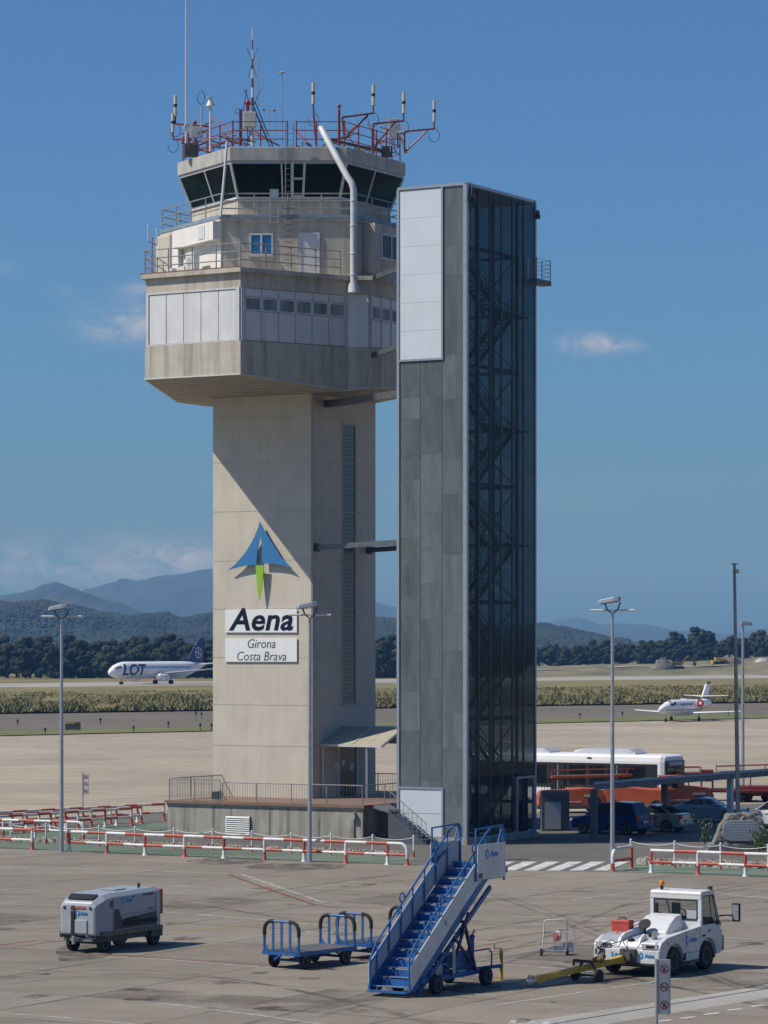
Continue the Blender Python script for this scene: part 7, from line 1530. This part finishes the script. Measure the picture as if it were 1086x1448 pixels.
belt(352, 505, 900, 930, 17, .9, 1.05, 'row behind the control tower shaft'); belt(605, 735, 900, 935, 17, .85, 1.0, 'row behind the glass tower')
belt(735, 1125, 1150, 1165, 10, .62, .78, 'front row right of the glass tower', lambda x, y: zgr(x, y)*.8); belt(735, 1125, 1190, 1220, 10, .68, .86, 'back row right of the glass tower', lambda x, y: zgr(x, y)*.8)
for px, s, w_ in ((985, 1.05, 'above the small jet'), (1003, .92, 'just right of the tallest one above the jet'), (955, .9, 'behind the rubble heap left of the excavator'), (1075, .95, 'right of the far mast')): tree((px-CX)/FPX*1185, 1185, 3.5, 3, s, ('big', w_))
ORD = ['leftmost', 'second from left', 'third from left', 'fourth from left', 'fifth from left', 'sixth from left', 'seventh from left', 'eighth from left', 'ninth from left', 'tenth from left', 'eleventh from left', 'twelfth from left', 'thirteenth from left', 'fourteenth from left', 'fifteenth from left', 'sixteenth from left']
from collections import defaultdict
dd_ = defaultdict(list)
for tt_, lb in TREES: dd_[lb].append(tt_)
for (kd, wh), L_ in dd_.items():
    L_.sort(key=lambda q: q.location.x/q.location.y)
    for i, q in enumerate(L_):
        if kd == 'big': q['label'] = f'tall dark tree rising over the belt, {wh}'
        elif len(L_) == 1: q['label'] = f'only {kd} tree in the {wh}'
        else: q['label'] = f"{'rightmost' if i == len(L_)-1 else ORD[i]} {kd} tree in the {wh}"

# ---------------------------------------------------------------- hills and mountains
def ridge(name, prof, Y, depth, m, rough, hx=None, nx=260, ny=26, base=HZ, bump=0, kind='structure', seed=0):
    b = MB(); xs_ = [prof[0][0]+(prof[-1][0]-prof[0][0])*i/(nx-1) for i in range(nx)]; rows = []
    def top(px):
        for (xa, ya), (xb, yb) in zip(prof, prof[1:]):
            if xa <= px <= xb: f = (px-xa)/(xb-xa); f = f*f*(3-2*f); return ya+(yb-ya)*f
        return prof[-1][1]
    for j in range(ny):
        f = j/(ny-1); y = Y-depth+2*depth*f; g = 1-abs(2*f-1); g = g*g*(3-2*g)*.6+g*.4 if f < .5 else g
        row = []
        for px in xs_:
            x = (px-CX)/FPX*Y; Z = (CH+(HZ-top(px))/FPX*Y); q = V((x/Y*14, y/Y*14, seed)); nz_ = noise.fractal(q*1.4, 1, 2, 6)*rough*Z*(g*(1-g)*2.2+.06)+noise.noise(q*9)*bump
            row.append(b.bm.verts.new((x, y, max(-5, Z*g+nz_-6*(1-g)))))
        rows.append(row)
    for r0, r1 in zip(rows, rows[1:]):
        for i in range(nx-1): b.face((r0[i], r0[i+1], r1[i+1], r1[i]))
    return b.build(name, m, smooth=True, kind=kind), top
hillp = [(-250, 862), (-120, 846), (-20, 850), (20, 852), (60, 848), (100, 855), (150, 867), (190, 873), (230, 868), (262, 876), (300, 869), (340, 872), (420, 872), (500, 878), (545, 876), (575, 880), (640, 884), (720, 886), (765, 884), (790, 889), (830, 897), (870, 906), (950, 912), (1200, 913)]
ho, htop = ridge('wooded_hill', hillp, 3000, 650, M['forest'], .45, bump=1)
ridge('mountain', [(-500, 850), (-200, 846), (0, 842), (40, 838), (70, 825), (82, 822), (100, 828), (122, 838), (160, 852), (220, 872), (300, 890), (420, 905), (900, 912)], 6200, 1500, M['mountain'], .35, seed=3)
ridge('mountain', [(-300, 870), (20, 868), (70, 848), (95, 834), (120, 838), (160, 850), (210, 865), (260, 882), (400, 905)], 5200, 1200, M['mountain'], .3, seed=9)
ridge('mountain', [(-200, 880), (90, 850), (130, 832), (165, 823), (176, 817), (195, 821), (240, 812), (300, 803), (360, 800), (430, 815), (500, 842), (560, 857), (640, 876), (720, 886), (765, 893), (820, 890), (870, 881), (900, 882), (960, 892), (1020, 897), (1086, 889), (1200, 880), (1500, 890)], 8200, 1900, M['mountain'], .3, seed=5)
ridge('mountain', [(600, 900), (740, 886), (800, 875), (815, 872), (850, 882), (900, 893), (1000, 897), (1300, 880)], 9300, 800, M['mountain'], .3, seed=7)
# woodland on the near hill, far too many trees to count
rf = random.Random(4); b = MB(); deps = bpy.context.evaluated_depsgraph_get(); deps.update(); hm = ho.data
from mathutils.bvhtree import BVHTree
bv = BVHTree.FromPolygons([v.co.copy() for v in hm.vertices], [tuple(p.vertices) for p in hm.polygons])
ico = bmesh.new(); bmesh.ops.create_icosphere(ico, subdivisions=1, radius=1); iv = [v.co.copy() for v in ico.verts]; fi = [[v.index for v in f.verts] for f in ico.faces]; ico.free()
cnt = 0; V_, F_ = [], []
while cnt < 26000:
    y = rf.uniform(2420, 3040); px = rf.uniform(-70, 890); x = (px-CX)/FPX*y
    h = bv.ray_cast(V((x, y, 2000)), V((0, 0, -1)))
    if h[0] is None or h[0].z < 1: cnt += .2; continue
    z = h[0].z
    s = rf.uniform(1.8, 3.4); o = len(V_); hs = rf.uniform(.5, .9)
    for v in iv: k = rf.uniform(.75, 1.2); V_.append((x+v.x*s*k, y+v.y*s*k, z+s*.15+v.z*s*k*hs))
    F_ += [[i+o for i in f] for f in fi]; cnt += 1
me = bpy.data.meshes.new('hill_woodland'); me.from_pydata(V_, [], F_); me.materials.append(M['forest']); o = bpy.data.objects.new('hill_woodland', me); C.objects.link(o); o['kind'] = 'stuff'
# ---------------------------------------------------------------- haze: one closed box of even pale air
b = MB(); b.bb(-9500, 9500, -450, 10200, -8, 265); hz = b.build('haze', bpy.data.materials.new('haze_air'), kind='stuff')
m = hz.data.materials[0]; m.use_nodes = True; n, l = m.node_tree.nodes, m.node_tree.links; n.clear(); oo = n.new('ShaderNodeOutputMaterial'); vp = n.new('ShaderNodeVolumePrincipled'); vp.inputs['Color'].default_value = (.19, .47, .98, 1); vp.inputs['Absorption Color'].default_value = (.66, .63, 1, 1); vp.inputs['Density'].default_value = 1.15e-4; vp.inputs['Anisotropy'].default_value = .0
l.new(vp.outputs[0], oo.inputs['Volume'])
